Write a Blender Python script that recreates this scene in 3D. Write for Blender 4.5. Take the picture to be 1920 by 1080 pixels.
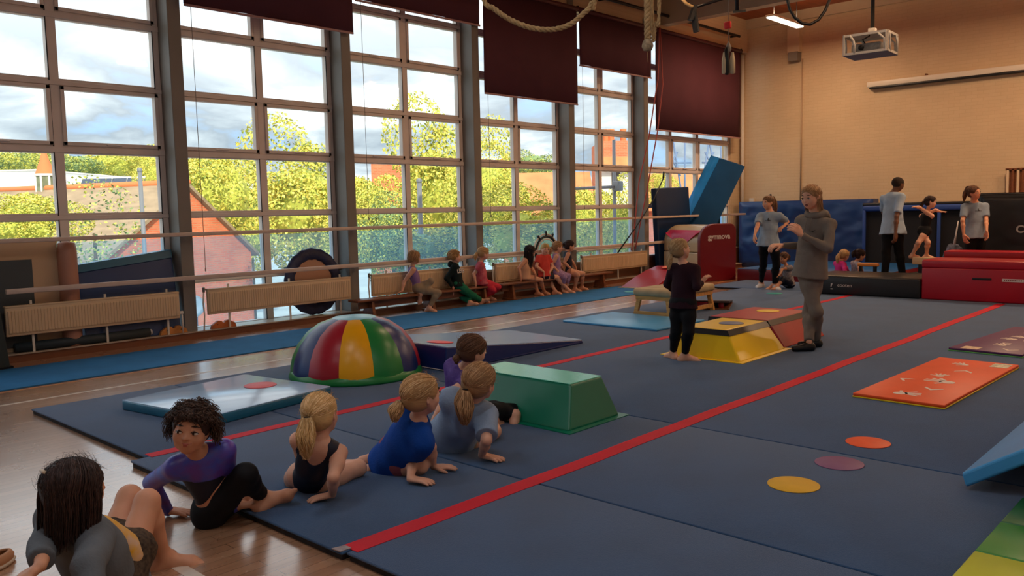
import bpy, bmesh, math, random
import numpy as np
from mathutils import Vector, Matrix, noise as mnoise
from math import pi, sin, cos, radians as R_

sc = bpy.context.scene
for o in list(bpy.data.objects):
    bpy.data.objects.remove(o)

# ------------------------------------------------------------------ camera
FPX = 1573.3
YAW, PITCH, ROLL = 0.74894659, 0.09171647, -0.02158247
CAM = np.array([0.0, 0.0, 1.56])
_fwd = np.array([-sin(YAW)*cos(PITCH), cos(YAW)*cos(PITCH), -sin(PITCH)])
_rt = np.array([cos(YAW), sin(YAW), 0.0])
_up = np.cross(_rt, _fwd)
RT = cos(ROLL)*_rt + sin(ROLL)*_up
UP = -sin(ROLL)*_rt + cos(ROLL)*_up
FW = _fwd
cam_d = bpy.data.cameras.new('camera')
cam_d.sensor_width = 36.0
cam_d.lens = FPX/1920*36.0
cam_d.clip_start = 0.05
cam_d.clip_end = 600
cam = bpy.data.objects.new('camera', cam_d)
sc.collection.objects.link(cam)
M = Matrix.Identity(4)
for i in range(3):
    M[i][0], M[i][1], M[i][2], M[i][3] = RT[i], UP[i], -FW[i], CAM[i]
cam.matrix_world = M
sc.camera = cam

# ------------------------------------------------------------------ view, exposure
sc.view_settings.view_transform = 'Standard'
sc.view_settings.look = 'None'
sc.view_settings.gamma = 1.0
sc.view_settings.exposure = 0.25
sc.view_settings.use_curve_mapping = False
sc.cycles.use_denoising = True
sc.cycles.max_bounces = 6
sc.cycles.diffuse_bounces = 4
sc.cycles.glossy_bounces = 3
sc.cycles.transmission_bounces = 4
sc.cycles.transparent_max_bounces = 12
sc.cycles.caustics_reflective = False
sc.cycles.caustics_refractive = False
sc.cycles.sample_clamp_indirect = 4.0

# ------------------------------------------------------------------ sky: broken cloud over pale blue
def make_world():
    w = bpy.data.worlds.new('sky_world'); sc.world = w; w.use_nodes = True
    nt = w.node_tree; N = nt.nodes; L = nt.links; N.clear()
    out = N.new('ShaderNodeOutputWorld'); bg = N.new('ShaderNodeBackground')
    tc = N.new('ShaderNodeTexCoord'); sep = N.new('ShaderNodeSeparateXYZ')
    L.new(tc.outputs['Generated'], sep.inputs[0])
    # project the direction on a cloud deck so that clouds flatten towards the horizon
    add = N.new('ShaderNodeMath'); add.operation = 'ADD'; add.inputs[1].default_value = 0.22
    L.new(sep.outputs['Z'], add.inputs[0])
    dx = N.new('ShaderNodeMath'); dx.operation = 'DIVIDE'; L.new(sep.outputs['X'], dx.inputs[0]); L.new(add.outputs[0], dx.inputs[1])
    dy = N.new('ShaderNodeMath'); dy.operation = 'DIVIDE'; L.new(sep.outputs['Y'], dy.inputs[0]); L.new(add.outputs[0], dy.inputs[1])
    cmb = N.new('ShaderNodeCombineXYZ'); L.new(dx.outputs[0], cmb.inputs[0]); L.new(dy.outputs[0], cmb.inputs[1])
    n1 = N.new('ShaderNodeTexNoise'); n1.inputs['Scale'].default_value = 1.9; n1.inputs['Detail'].default_value = 7; n1.inputs['Roughness'].default_value = 0.52; n1.inputs['Distortion'].default_value = 0.35
    L.new(cmb.outputs[0], n1.inputs['Vector'])
    n2 = N.new('ShaderNodeTexNoise'); n2.inputs['Scale'].default_value = 0.9; n2.inputs['Detail'].default_value = 3
    L.new(cmb.outputs[0], n2.inputs['Vector'])
    r1 = N.new('ShaderNodeValToRGB')
    e = r1.color_ramp.elements
    e[0].position = 0.36; e[0].color = (0.20, 0.32, 0.47, 1)
    e[1].position = 0.66; e[1].color = (0.75, 0.77, 0.79, 1)
    a = e.new(0.44); a.color = (0.19, 0.235, 0.275, 1)
    a = e.new(0.53); a.color = (0.31, 0.36, 0.39, 1)
    a = e.new(0.59); a.color = (0.52, 0.56, 0.58, 1)
    L.new(n1.outputs['Fac'], r1.inputs['Fac'])
    r2 = N.new('ShaderNodeMapRange'); r2.inputs['From Min'].default_value = 0.08; r2.inputs['From Max'].default_value = 0.36
    r2.inputs['To Min'].default_value = 0.0; r2.inputs['To Max'].default_value = 0.72
    L.new(sep.outputs['Z'], r2.inputs['Value'])
    mx = N.new('ShaderNodeMixRGB'); mx.inputs['Color2'].default_value = (0.8, 0.82, 0.84, 1)
    L.new(r2.outputs[0], mx.inputs['Fac']); L.new(r1.outputs['Color'], mx.inputs['Color1'])
    bg.inputs['Strength'].default_value = SKY
    L.new(mx.outputs['Color'], bg.inputs['Color']); L.new(bg.outputs[0], out.inputs[0])
SKY = 2.3
LAMP = 88.0
make_world()

# low warm sun from behind the hall: lights the trees and houses outside
sd = bpy.data.lights.new('sun', 'SUN'); sd.energy = 4.5; sd.angle = 0.01; sd.color = (1.0, 0.87, 0.66)
so = bpy.data.objects.new('sun', sd); sc.collection.objects.link(so)
so.rotation_euler = Vector((-0.64, 0.30, -0.58)).to_track_quat('-Z', 'Y').to_euler()

# ------------------------------------------------------------------ helpers
def srgb(r, g, b):
    def f(c):
        c = c/255.0
        return c/12.92 if c <= 0.04045 else ((c+0.055)/1.055)**2.4
    return (f(r), f(g), f(b), 1.0)

def mat(name, col, rough=0.6, spec=0.4, metal=0.0, var=0.0, vscale=6.0, bump=0.0, bscale=40.0, stretch=(1, 1, 1), col2=None, emit=None, estr=0.0, sheen=0.0, detail=3.0):
    m = bpy.data.materials.new(name); m.use_nodes = True
    nt = m.node_tree; N = nt.nodes; L = nt.links
    b = N['Principled BSDF']
    c = srgb(*col) if max(col[:3]) > 1.0 else (*col[:3], 1.0)
    b.inputs['Base Color'].default_value = c
    b.inputs['Roughness'].default_value = rough
    b.inputs['Specular IOR Level'].default_value = spec
    b.inputs['Metallic'].default_value = metal
    if sheen: b.inputs['Sheen Weight'].default_value = sheen
    if emit:
        b.inputs['Emission Color'].default_value = (*emit, 1); b.inputs['Emission Strength'].default_value = estr
    if var or bump or col2:
        tc = N.new('ShaderNodeTexCoord'); mp = N.new('ShaderNodeMapping'); mp.inputs['Scale'].default_value = stretch
        L.new(tc.outputs['Object'], mp.inputs['Vector'])
    if var or col2:
        n = N.new('ShaderNodeTexNoise'); n.inputs['Scale'].default_value = vscale; n.inputs['Detail'].default_value = detail
        L.new(mp.outputs[0], n.inputs['Vector'])
        rp = N.new('ShaderNodeValToRGB')
        c2 = srgb(*col2) if col2 else tuple(min(1, x*(1+var)) for x in c[:3]) + (1,)
        c1 = c if col2 else tuple(x*(1-var) for x in c[:3]) + (1,)
        rp.color_ramp.elements[0].position = 0.35; rp.color_ramp.elements[0].color = c1
        rp.color_ramp.elements[1].position = 0.65; rp.color_ramp.elements[1].color = c2
        L.new(n.outputs['Fac'], rp.inputs['Fac']); L.new(rp.outputs['Color'], b.inputs['Base Color'])
    if bump:
        n = N.new('ShaderNodeTexNoise'); n.inputs['Scale'].default_value = bscale; n.inputs['Detail'].default_value = 4
        L.new(mp.outputs[0], n.inputs['Vector'])
        bp = N.new('ShaderNodeBump'); bp.inputs['Strength'].default_value = bump; bp.inputs['Distance'].default_value = 0.01
        L.new(n.outputs['Fac'], bp.inputs['Height']); L.new(bp.outputs['Normal'], b.inputs['Normal'])
    return m

def brick_mat(name, c1, c2, mortar, scale=1.0, bw=0.23, rh=0.075, msize=0.012, rough=0.85, bump=0.4, axis='XZ', var=0.0, spec=0.2):
    m = bpy.data.materials.new(name); m.use_nodes = True
    nt = m.node_tree; N = nt.nodes; L = nt.links; b = N['Principled BSDF']
    tc = N.new('ShaderNodeTexCoord'); sep = N.new('ShaderNodeSeparateXYZ'); cmb = N.new('ShaderNodeCombineXYZ')
    L.new(tc.outputs['Object'], sep.inputs[0])
    if axis == 'SUM':
        a = N.new('ShaderNodeMath'); a.operation = 'ADD'; L.new(sep.outputs['X'], a.inputs[0]); L.new(sep.outputs['Y'], a.inputs[1]); L.new(a.outputs[0], cmb.inputs[0])
    else:
        L.new(sep.outputs[axis[0]], cmb.inputs[0])
    L.new(sep.outputs['Y' if axis == 'XY' else 'Z'], cmb.inputs[1])
    t = N.new('ShaderNodeTexBrick'); t.inputs['Scale'].default_value = scale
    t.inputs['Color1'].default_value = srgb(*c1); t.inputs['Color2'].default_value = srgb(*c2); t.inputs['Mortar'].default_value = srgb(*mortar)
    t.inputs['Mortar Size'].default_value = msize; t.inputs['Brick Width'].default_value = bw; t.inputs['Row Height'].default_value = rh
    t.inputs['Mortar Smooth'].default_value = 0.3
    L.new(cmb.outputs[0], t.inputs['Vector'])
    src = t.outputs['Color']
    if var:
        n = N.new('ShaderNodeTexNoise'); n.inputs['Scale'].default_value = 1.3; n.inputs['Detail'].default_value = 6
        L.new(tc.outputs['Object'], n.inputs['Vector'])
        mr = N.new('ShaderNodeMapRange'); mr.inputs['From Min'].default_value = 0.3; mr.inputs['From Max'].default_value = 0.7
        mr.inputs['To Min'].default_value = 1-var; mr.inputs['To Max'].default_value = 1+var*0.5
        L.new(n.outputs['Fac'], mr.inputs['Value'])
        mx = N.new('ShaderNodeMixRGB'); mx.blend_type = 'MULTIPLY'; mx.inputs['Fac'].default_value = 1
        L.new(src, mx.inputs['Color1']); L.new(mr.outputs[0], mx.inputs['Color2']); src = mx.outputs['Color']
    L.new(src, b.inputs['Base Color'])
    b.inputs['Roughness'].default_value = rough; b.inputs['Specular IOR Level'].default_value = spec
    bp = N.new('ShaderNodeBump'); bp.inputs['Strength'].default_value = bump; bp.inputs['Distance'].default_value = 0.01; bp.invert = True
    L.new(t.outputs['Fac'], bp.inputs['Height']); L.new(bp.outputs['Normal'], b.inputs['Normal'])
    return m

def glass_mat(name, tint, refl=0.06, cloud=0.0):
    m = bpy.data.materials.new(name); m.use_nodes = True
    nt = m.node_tree; N = nt.nodes; L = nt.links; N.clear()
    out = N.new('ShaderNodeOutputMaterial'); tr = N.new('ShaderNodeBsdfTransparent'); gl = N.new('ShaderNodeBsdfGlossy')
    tr.inputs['Color'].default_value = (*tint, 1); gl.inputs['Roughness'].default_value = 0.03
    fr = N.new('ShaderNodeFresnel'); geo = N.new('ShaderNodeNewGeometry'); mr = N.new('ShaderNodeMapRange')
    mr.inputs['To Min'].default_value = 1.45; mr.inputs['To Max'].default_value = 1/1.45
    L.new(geo.outputs['Backfacing'], mr.inputs['Value']); L.new(mr.outputs[0], fr.inputs['IOR'])
    mx = N.new('ShaderNodeMixShader'); L.new(fr.outputs[0], mx.inputs[0]); L.new(tr.outputs[0], mx.inputs[1]); L.new(gl.outputs[0], mx.inputs[2])
    last = mx
    if cloud:
        df = N.new('ShaderNodeBsdfTranslucent'); df.inputs['Color'].default_value = (0.30, 0.55, 0.80, 1)
        m2 = N.new('ShaderNodeMixShader'); m2.inputs[0].default_value = cloud
        L.new(mx.outputs[0], m2.inputs[1]); L.new(df.outputs[0], m2.inputs[2]); last = m2
    L.new(last.outputs[0], out.inputs[0])
    return m

class MB:
    """collects shapes; build() links them as one mesh object"""
    def __init__(s):
        s.v = []; s.f = []; s.m = []; s.sm = []
    def add(s, vs, fs, mi=0, smooth=False):
        n = len(s.v); s.v += [tuple(float(c) for c in p) for p in vs]
        s.f += [tuple(i+n for i in f) for f in fs]; s.m += [mi]*len(fs); s.sm += [smooth]*len(fs); return s
    def box(s, lo, hi, mi=0, rz=0.0, piv=None):
        x0, y0, z0 = lo; x1, y1, z1 = hi
        vs = [(x0, y0, z0), (x1, y0, z0), (x1, y1, z0), (x0, y1, z0), (x0, y0, z1), (x1, y0, z1), (x1, y1, z1), (x0, y1, z1)]
        if rz:
            cx, cy = piv if piv else ((x0+x1)/2, (y0+y1)/2)
            vs = [(cx+(x-cx)*cos(rz)-(y-cy)*sin(rz), cy+(x-cx)*sin(rz)+(y-cy)*cos(rz), z) for x, y, z in vs]
        return s.hexa(vs, mi)
    def hexa(s, vs, mi=0):
        return s.add(vs, [(0, 3, 2, 1), (4, 5, 6, 7), (0, 1, 5, 4), (1, 2, 6, 5), (2, 3, 7, 6), (3, 0, 4, 7)], mi)
    def rbox(s, lo, hi, r=0.01, mi=0, seg=2):
        """box with rounded edges"""
        bm = bmesh.new(); bmesh.ops.create_cube(bm, size=1)
        for v in bm.verts:
            v.co = Vector([lo[i] + (v.co[i]+0.5)*(hi[i]-lo[i]) for i in range(3)])
        bmesh.ops.bevel(bm, geom=bm.edges[:], offset=r, segments=seg, affect='EDGES', profile=0.5)
        bm.verts.index_update()
        s.add([v.co[:] for v in bm.verts], [tuple(v.index for v in f.verts) for f in bm.faces], mi, True); bm.free(); return s
    def bar(s, a, b, w, h, mi=0):
        """rectangular bar from a to b; w sideways, h up"""
        a = Vector(a); b = Vector(b); d = (b-a).normalized(); u = Vector((0, 0, 1))
        if abs(d.z) > 0.95: u = Vector((0, 1, 0))
        x = d.cross(u).normalized()*w/2; y = x.cross(d).normalized()*h/2
        vs = [a-x-y, a+x-y, a+x+y, a-x+y, b-x-y, b+x-y, b+x+y, b-x+y]
        return s.add(vs, [(0, 1, 2, 3), (4, 7, 6, 5), (0, 4, 5, 1), (1, 5, 6, 2), (2, 6, 7, 3), (3, 7, 4, 0)], mi)
    def tube(s, pts, r, n=8, mi=0, caps=True, closed=False):
        pts = [Vector(p) for p in pts]; k = len(pts)
        rs = r if isinstance(r, (list, tuple)) else [r]*k
        rings = []; prev = None
        for i, p in enumerate(pts):
            if closed: d = pts[(i+1) % k]-pts[i-1]
            else: d = pts[min(i+1, k-1)]-pts[max(i-1, 0)]
            if d.length < 1e-9: d = Vector((0, 0, 1))
            d.normalize()
            if prev is None:
                u = d.cross(Vector((0, 0, 1)) if abs(d.z) < 0.9 else Vector((1, 0, 0))).normalized()
            else:
                u = (prev - d*prev.dot(d))
                u = u.normalized() if u.length > 1e-6 else d.orthogonal().normalized()
            prev = u; w = d.cross(u)
            rings.append([p + (u*cos(2*pi*j/n)+w*sin(2*pi*j/n))*rs[i] for j in range(n)])
        vs = [q for rg in rings for q in rg]; fs = []
        kk = k if closed else k-1
        for i in range(kk):
            for j in range(n):
                a = i*n+j; b = i*n+(j+1) % n; c = ((i+1) % k)*n+(j+1) % n; d_ = ((i+1) % k)*n+j
                fs.append((a, b, c, d_))
        if caps and not closed:
            fs.append(tuple(range(n-1, -1, -1))); fs.append(tuple(range((k-1)*n, k*n)))
        return s.add(vs, fs, mi, True)
    def lathe(s, prof, c=(0, 0, 0), n=32, mi=0, mif=None, a0=0.0, smooth=True):
        vs = []; fs = []; ms = []
        for (r, z) in prof:
            for j in range(n):
                a = a0+2*pi*j/n; vs.append((c[0]+r*cos(a), c[1]+r*sin(a), c[2]+z))
        base = len(s.v)
        for i in range(len(prof)-1):
            for j in range(n):
                fs.append((i*n+j, i*n+(j+1) % n, (i+1)*n+(j+1) % n, (i+1)*n+j)); ms.append(mif(i, j) if mif else mi)
        s.add(vs, fs, 0, smooth); s.m[-len(fs):] = ms
        return s
    def disc(s, c, r, h, n=40, mi=0):
        return s.lathe([(0.0001, 0), (r, 0), (r, h), (0.0001, h)], c, n, mi, smooth=False)
    def prism(s, poly, axis, a, b, mi=0, smooth=False):
        """poly: list of 2d points in the two remaining axes; extruded from a to b along axis"""
        def P(u, v, t):
            return {'x': (t, u, v), 'y': (u, t, v), 'z': (u, v, t)}[axis]
        n = len(poly)
        vs = [P(u, v, a) for u, v in poly]+[P(u, v, b) for u, v in poly]
        ar = sum(poly[i][0]*poly[(i+1) % n][1]-poly[(i+1) % n][0]*poly[i][1] for i in range(n))
        fs = [tuple(range(n)), tuple(range(2*n-1, n-1, -1))]+[(i, i+n, (i+1) % n+n, (i+1) % n) for i in range(n)]
        flip = (ar > 0) == (axis != 'y')
        if flip: fs = [tuple(reversed(f)) for f in fs]
        if b < a: fs = [tuple(reversed(f)) for f in fs]
        return s.add(vs, fs, mi, smooth)
    def xf(s, M):
        s.v = [tuple(M @ Vector(p)) for p in s.v]; return s
    def mesh(s, name, mats):
        me = bpy.data.meshes.new(name); me.from_pydata(s.v, [], s.f)
        for m in (mats if isinstance(mats, (list, tuple)) else [mats]): me.materials.append(m)
        me.polygons.foreach_set('material_index', s.m); me.polygons.foreach_set('use_smooth', s.sm)
        me.update(); return me
    def build(s, name, mats, parent=None, loc=None, rz=0.0, auto=0.6):
        me = s.mesh(name, mats)
        if auto and any(s.sm) and not all(s.sm): pass
        o = bpy.data.objects.new(name, me); sc.collection.objects.link(o)
        if parent is not None: o.parent = parent
        if loc is not None: o.location = loc
        if rz: o.rotation_euler.z = rz
        return o

def fix_normals(o):
    bm = bmesh.new(); bm.from_mesh(o.data); bmesh.ops.recalc_face_normals(bm, faces=bm.faces[:]); bm.to_mesh(o.data); bm.free(); return o
def bevel(o, w=0.01, seg=2):
    md = o.modifiers.new('bevel', 'BEVEL'); md.width = w; md.segments = seg; md.limit_method = 'ANGLE'; md.angle_limit = R_(40); md.harden_normals = False
    return o
def tag(o, label, cat, group=None, kind=None):
    o['label'] = label; o['category'] = cat
    if group: o['group'] = group
    if kind: o['kind'] = kind
    return o
def struct(o):
    o['kind'] = 'structure'; return o
def thing(name, label, cat, loc=(0, 0, 0), rz=0.0, group=None):
    o = bpy.data.objects.new(name, None); sc.collection.objects.link(o)
    o.location = loc; o.rotation_euler.z = rz; o.empty_display_size = 0.1
    return tag(o, label, cat, group)
def text_mb(body, size, M, mi=0, ext=0.0015, font_shear=0.0, bold=0.0):
    """lettering as a mesh, laid in the plane given by matrix M (x along the line, y up)"""
    cu = bpy.data.curves.new('lettering', 'FONT'); cu.body = body; cu.size = size; cu.extrude = ext; cu.offset = bold; cu.shear = font_shear; cu.resolution_u = 3
    cu.align_x = 'CENTER'; cu.align_y = 'CENTER'
    o = bpy.data.objects.new('lettering_tmp', cu); sc.collection.objects.link(o)
    bpy.context.view_layer.update()
    me = bpy.data.meshes.new_from_object(o.evaluated_get(bpy.context.evaluated_depsgraph_get()))
    mb = MB(); mb.add([tuple(M @ v.co) for v in me.vertices], [tuple(p.vertices) for p in me.polygons], mi)
    bpy.data.objects.remove(o); bpy.data.curves.remove(cu); bpy.data.meshes.remove(me)
    return mb
def frame(origin, x, y):
    """matrix whose x axis runs along x, y axis along y, z = x cross y"""
    x = Vector(x).normalized(); y = Vector(y); y = (y-x*y.dot(x)).normalized(); z = x.cross(y)
    m = Matrix.Identity(4)
    for i in range(3): m[i][0], m[i][1], m[i][2], m[i][3] = x[i], y[i], z[i], origin[i]
    return m
def at(px, py, D):
    """world point on the bearing of a photograph pixel, D metres in front of the camera"""
    return CAM + D*(((px-960)/FPX)*RT-((py-540)/FPX)*UP+FW)
def ground(px, py, z=0.04):
    d = ((px-960)/FPX)*RT-((py-540)/FPX)*UP+FW
    return CAM + d*((z-CAM[2])/d[2])
MT = 0.04   # top of the carpeted foam floor
rng = random.Random(7)
# ------------------------------------------------------------------ room shell
GX = -10.70      # glazing plane
CX = -10.37      # front of the window columns
FY = 20.2        # end wall
RX, RY0, HZ = 2.6, -8.3, 6.25

def floor_mat():
    m = bpy.data.materials.new('varnished_boards'); m.use_nodes = True
    nt = m.node_tree; N = nt.nodes; L = nt.links; b = N['Principled BSDF']
    tc = N.new('ShaderNodeTexCoord'); mp = N.new('ShaderNodeMapping'); mp.inputs['Rotation'].default_value = (0, 0, R_(90))
    L.new(tc.outputs['Object'], mp.inputs['Vector'])
    t = N.new('ShaderNodeTexBrick'); t.inputs['Scale'].default_value = 1.0; t.inputs['Brick Width'].default_value = 1.9; t.inputs['Row Height'].default_value = 0.075
    t.inputs['Mortar Size'].default_value = 0.0015; t.inputs['Color1'].default_value = srgb(182, 140, 108); t.inputs['Color2'].default_value = srgb(164, 122, 92)
    t.inputs['Mortar'].default_value = srgb(100, 66, 40); L.new(mp.outputs[0], t.inputs['Vector'])
    n = N.new('ShaderNodeTexNoise'); n.inputs['Scale'].default_value = 5; n.inputs['Detail'].default_value = 6
    mp2 = N.new('ShaderNodeMapping'); mp2.inputs['Scale'].default_value = (6, 0.6, 1); L.new(tc.outputs['Object'], mp2.inputs['Vector']); L.new(mp2.outputs[0], n.inputs['Vector'])
    mr = N.new('ShaderNodeMapRange'); mr.inputs['To Min'].default_value = 0.72; mr.inputs['To Max'].default_value = 1.2; L.new(n.outputs['Fac'], mr.inputs['Value'])
    mx = N.new('ShaderNodeMixRGB'); mx.blend_type = 'MULTIPLY'; mx.inputs['Fac'].default_value = 1; L.new(t.outputs['Color'], mx.inputs['Color1']); L.new(mr.outputs[0], mx.inputs['Color2'])
    L.new(mx.outputs['Color'], b.inputs['Base Color'])
    n3 = N.new('ShaderNodeTexNoise'); n3.inputs['Scale'].default_value = 1.6; n3.inputs['Detail'].default_value = 5; L.new(tc.outputs['Object'], n3.inputs['Vector'])
    mr3 = N.new('ShaderNodeMapRange'); mr3.inputs['From Min'].default_value = 0.3; mr3.inputs['From Max'].default_value = 0.7; mr3.inputs['To Min'].default_value = 0.20; mr3.inputs['To Max'].default_value = 0.36
    L.new(n3.outputs['Fac'], mr3.inputs['Value']); L.new(mr3.outputs[0], b.inputs['Roughness'])
    b.inputs['Specular IOR Level'].default_value = 1.0
    b.inputs['Coat Weight'].default_value = 1.0; b.inputs['Coat Roughness'].default_value = 0.20
    bp = N.new('ShaderNodeBump'); bp.inputs['Strength'].default_value = 0.12; bp.inputs['Distance'].default_value = 0.004
    L.new(n.outputs['Fac'], bp.inputs['Height']); L.new(bp.outputs['Normal'], b.inputs['Normal'])
    return m
M_FLOOR = floor_mat()
M_WALLPAINT = brick_mat('painted_brick', (210, 186, 152), (207, 182, 148), (202, 177, 143), bw=0.225, rh=0.075, msize=0.006, rough=0.55, bump=0.2, axis='XZ', var=0.06, spec=0.35)
M_PLASTER = mat('cream_plaster', (228, 222, 210), rough=0.7, var=0.05, vscale=2)
M_FRAME = mat('window_frame_enamel', (222, 208, 198), rough=0.45, var=0.05, vscale=3)
M_COLUMN = mat('column_grey_paint', (128, 121, 113), rough=0.5, var=0.06, vscale=2)
M_GASKET = mat('black_gasket', (30, 32, 36), rough=0.5)
M_GLASS = glass_mat('clear_glazing', (0.97, 0.985, 0.98))
M_GLASSLOW = glass_mat('reflection_tinted_lower_glazing', (0.80, 0.92, 1.0), cloud=0.10)  # blue tint and translucency stand in for the blue floor reflected in the glass
M_STEP = mat('brown_step_board', (118, 70, 42), rough=0.3, spec=0.6, var=0.2, vscale=3, stretch=(1, 0.15, 1))
M_STEPTOP = mat('scuffed_step_top', (176, 160, 142), rough=0.35, var=0.15, vscale=4, stretch=(4, 0.4, 1))
M_WOODCEIL = mat('brown_ceiling_board', (150, 78, 42), rough=0.5, var=0.15, vscale=3, stretch=(6, 0.4, 1))
M_BEAM = mat('cream_ceiling_beam', (206, 188, 158), rough=0.6, var=0.05, vscale=2)
M_BLACK = mat('black_steel', (22, 22, 24), rough=0.4)
M_WHITE = mat('white_enamel', (220, 212, 198), rough=0.4)

struct(MB().box((GX-0.05, RY0, -0.1), (RX, FY+0.1, 0.0)).build('floor', M_FLOOR))
struct(MB().box((GX-0.3, FY, -0.1), (RX, FY+0.3, HZ+0.2)).build('wall_far', M_WALLPAINT))
struct(MB().box((RX, RY0, -0.1), (RX+0.2, FY, HZ+0.2)).build('wall_right', M_PLASTER))
struct(MB().box((GX-0.3, RY0-0.2, -0.1), (RX, RY0, HZ+0.2)).build('wall_rear', M_PLASTER))
struct(MB().box((GX-0.4, RY0-0.2, HZ), (RX+0.2, FY+0.3, HZ+0.2)).build('ceiling', M_WOODCEIL))
# header above the glazing and wall below the far bay
wl = MB()
wl.box((GX-0.16, RY0, 5.44), (CX-0.02, FY, HZ))
wl.box((GX-0.16, RY0, -0.1), (GX+0.06, FY, 0.02))
wl.box((GX-0.16, 19.72, 0.0), (GX+0.10, FY, 5.5))
wl.box((GX-0.16, RY0, 0.0), (GX+0.02, -8.06, 5.5))
struct(wl.build('wall_left', M_WALLPAINT))
# long step below the windows
st = MB(); st.box((GX+0.06, RY0, 0.0), (-10.31, FY, 0.085), 0); st.box((GX+0.06, RY0, 0.085), (-10.29, FY, 0.10), 1)
struct(st.build('trim_1', [M_STEP, M_STEPTOP]))
tm = MB(); tm.box((GX+0.16, 9.3, 0.10), (GX+0.19, FY, 0.50), 0); tm.box((GX+0.06, 9.3, 0.48), (GX+0.2, FY, 0.51), 1)
struct(tm.build('trim_2', [M_STEP, M_STEPTOP]))
# pale floor line and light border beside the blue runner
ln = MB(); ln.box((-8.62, RY0, 0.0), (-8.58, FY-2, 0.0012), 0)
struct(ln.build('trim_3', mat('orange_floor_line', (196, 132, 70), rough=0.3, spec=0.6)))
ln = MB(); ln.box((-8.02, 0, 0.0), (-7.97, 14.5, 0.0012), 0)
ln.box((-3.62, 1.60, 0.0), (-3.22, 1.66, 0.0012), 0)
MARK = mat('worn_white_floor_line', (214, 200, 184), rough=0.3, spec=0.5, var=0.12, vscale=9)
struct(ln.build('trim_4', MARK))

# columns
COLS = [-8.06, -5.42, -2.78, -0.14, 2.50, 5.14, 7.745, 10.45, 13.06, 15.63]     # right-hand front edges
for k, yr in enumerate(COLS):
    c = MB(); c.box((GX-0.05, yr-0.17, 0.0), (CX, yr, 5.6), 0)
    o = struct(c.build('trim_%d' % (30+k), M_COLUMN)); bevel(o, 0.006, 1)

BARS = [0.06, 0.74, 1.60, 2.40, 3.17, 3.95, 4.72, 5.47]
def window(n, y0, y1, mulls, sash=((2.40, 3.17), (3.95, 4.72)), low=0.04):
    root = bpy.data.objects.new('window_%d' % n, None); sc.collection.objects.link(root); struct(root); root.location = (GX, y0, 0)
    fr = MB(); gk = MB()
    for z in BARS:
        h = 0.046 if z not in (2.40, 3.95) else 0.054
        fr.box((-0.045, 0, z-h), (0.045, y1-y0, z+h))
        fr.box((0.045, 0, z-h+0.012), (0.062, y1-y0, z+h-0.03))
    ys = [0.0]+[m-y0 for m in mulls]+[y1-y0]
    for i, y in enumerate(ys):
        w = 0.058 if 0 < i < len(ys)-1 else 0.085
        fr.box((-0.045, max(0, y-w), 0.02), (0.05, min(y1-y0, y+w), 5.5))
        gk.box((0.046, max(0, y-w), 0.02), (0.052, max(0, y-w)+0.012, 5.5))
    for a, b in zip(BARS[:-1], BARS[1:]):
        for ya, yb in zip(ys[:-1], ys[1:]):
            if (a, b) in sash:
                p, q = ya+0.055, yb-0.055; s = 0.045
                fr.box((-0.02, p, a+0.04), (0.068, p+s, b-0.04)); fr.box((-0.02, q-s, a+0.04), (0.068, q, b-0.04))
                fr.box((-0.02, p, a+0.04), (0.068, q, a+0.04+s)); fr.box((-0.02, p, b-0.04-s), (0.068, q, b-0.04))
                fr.box((0.068, (p+q)/2-0.09, a+0.055), (0.09, (p+q)/2+0.09, a+0.07))
    fo = fr.build('window_frame', M_FRAME, root); bevel(fo, 0.004, 1)
    gk.build('gasket', M_GASKET, root)
    g = MB(); g.box((-0.006, 0.02, 1.30), (0.006, y1-y0-0.02, 5.46)); g.build('pane', M_GLASS, root)
    g = MB(); g.box((-0.006, 0.02, 0.05), (0.006, y1-y0-0.02, 1.30)); g.build('pane', M_GLASSLOW, root)
    return root
window(1, -0.14, 2.50-0.17, [1.1])
window(8, -2.78, -0.31, [-1.6]); window(9, -5.42, -2.95, [-4.2]); window(10, -8.06, -5.59, [-6.9])  # unseen bays behind the camera, added for more cool light in the foreground
window(2, 2.50, 5.14-0.17, [3.70])
window(3, 5.14, 7.745-0.17, [6.37])
window(4, 7.745, 10.45-0.17, [9.01])
window(5, 10.45, 13.06-0.17, [11.66])
window(6, 13.06, 15.63-0.17, [14.24])
window(7, 15.63, 19.72, [16.95, 18.15])

# ceiling beams
for k, y in enumerate((3.2, 7.4, 11.8, 16.3)):
    struct(MB().box((GX, y-0.12, 5.56), (RX, y+0.12, HZ)).build('trim_%d' % (12+k), M_BEAM))
struct(MB().box((GX, FY-0.10, 6.02), (RX, FY, HZ)).build('trim_16', M_BEAM))
# boxing and pipes on the end wall
bx = MB(); bx.box((-9.25, FY-0.18, 5.25), (-8.95, FY, 6.05), 0); bx.box((-9.21, FY-0.22, 5.05), (-8.97, FY, 5.26), 1)
struct(bx.build('trim_17', [M_BEAM, M_COLUMN]))
pp = MB(); pp.tube([(-8.93, FY-0.02, 5.1), (-8.95, FY-0.02, 1.6)], 0.018, 6)
struct(pp.build('trim_18', mat('wall_pipe_paint', (176, 150, 122), rough=0.5)))
pp = MB(); pp.tube([(-10.5, FY-0.05, 5.4), (-10.5, FY-0.05, 0.1)], 0.045, 8); pp.tube([(-10.62, FY-0.04, 3.4), (-10.62, FY-0.04, 0.8)], 0.015, 6); pp.box((-10.3, FY-0.06, 1.55), (-10.18, FY, 1.75))
struct(pp.build('trim_19', M_WHITE))
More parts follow.
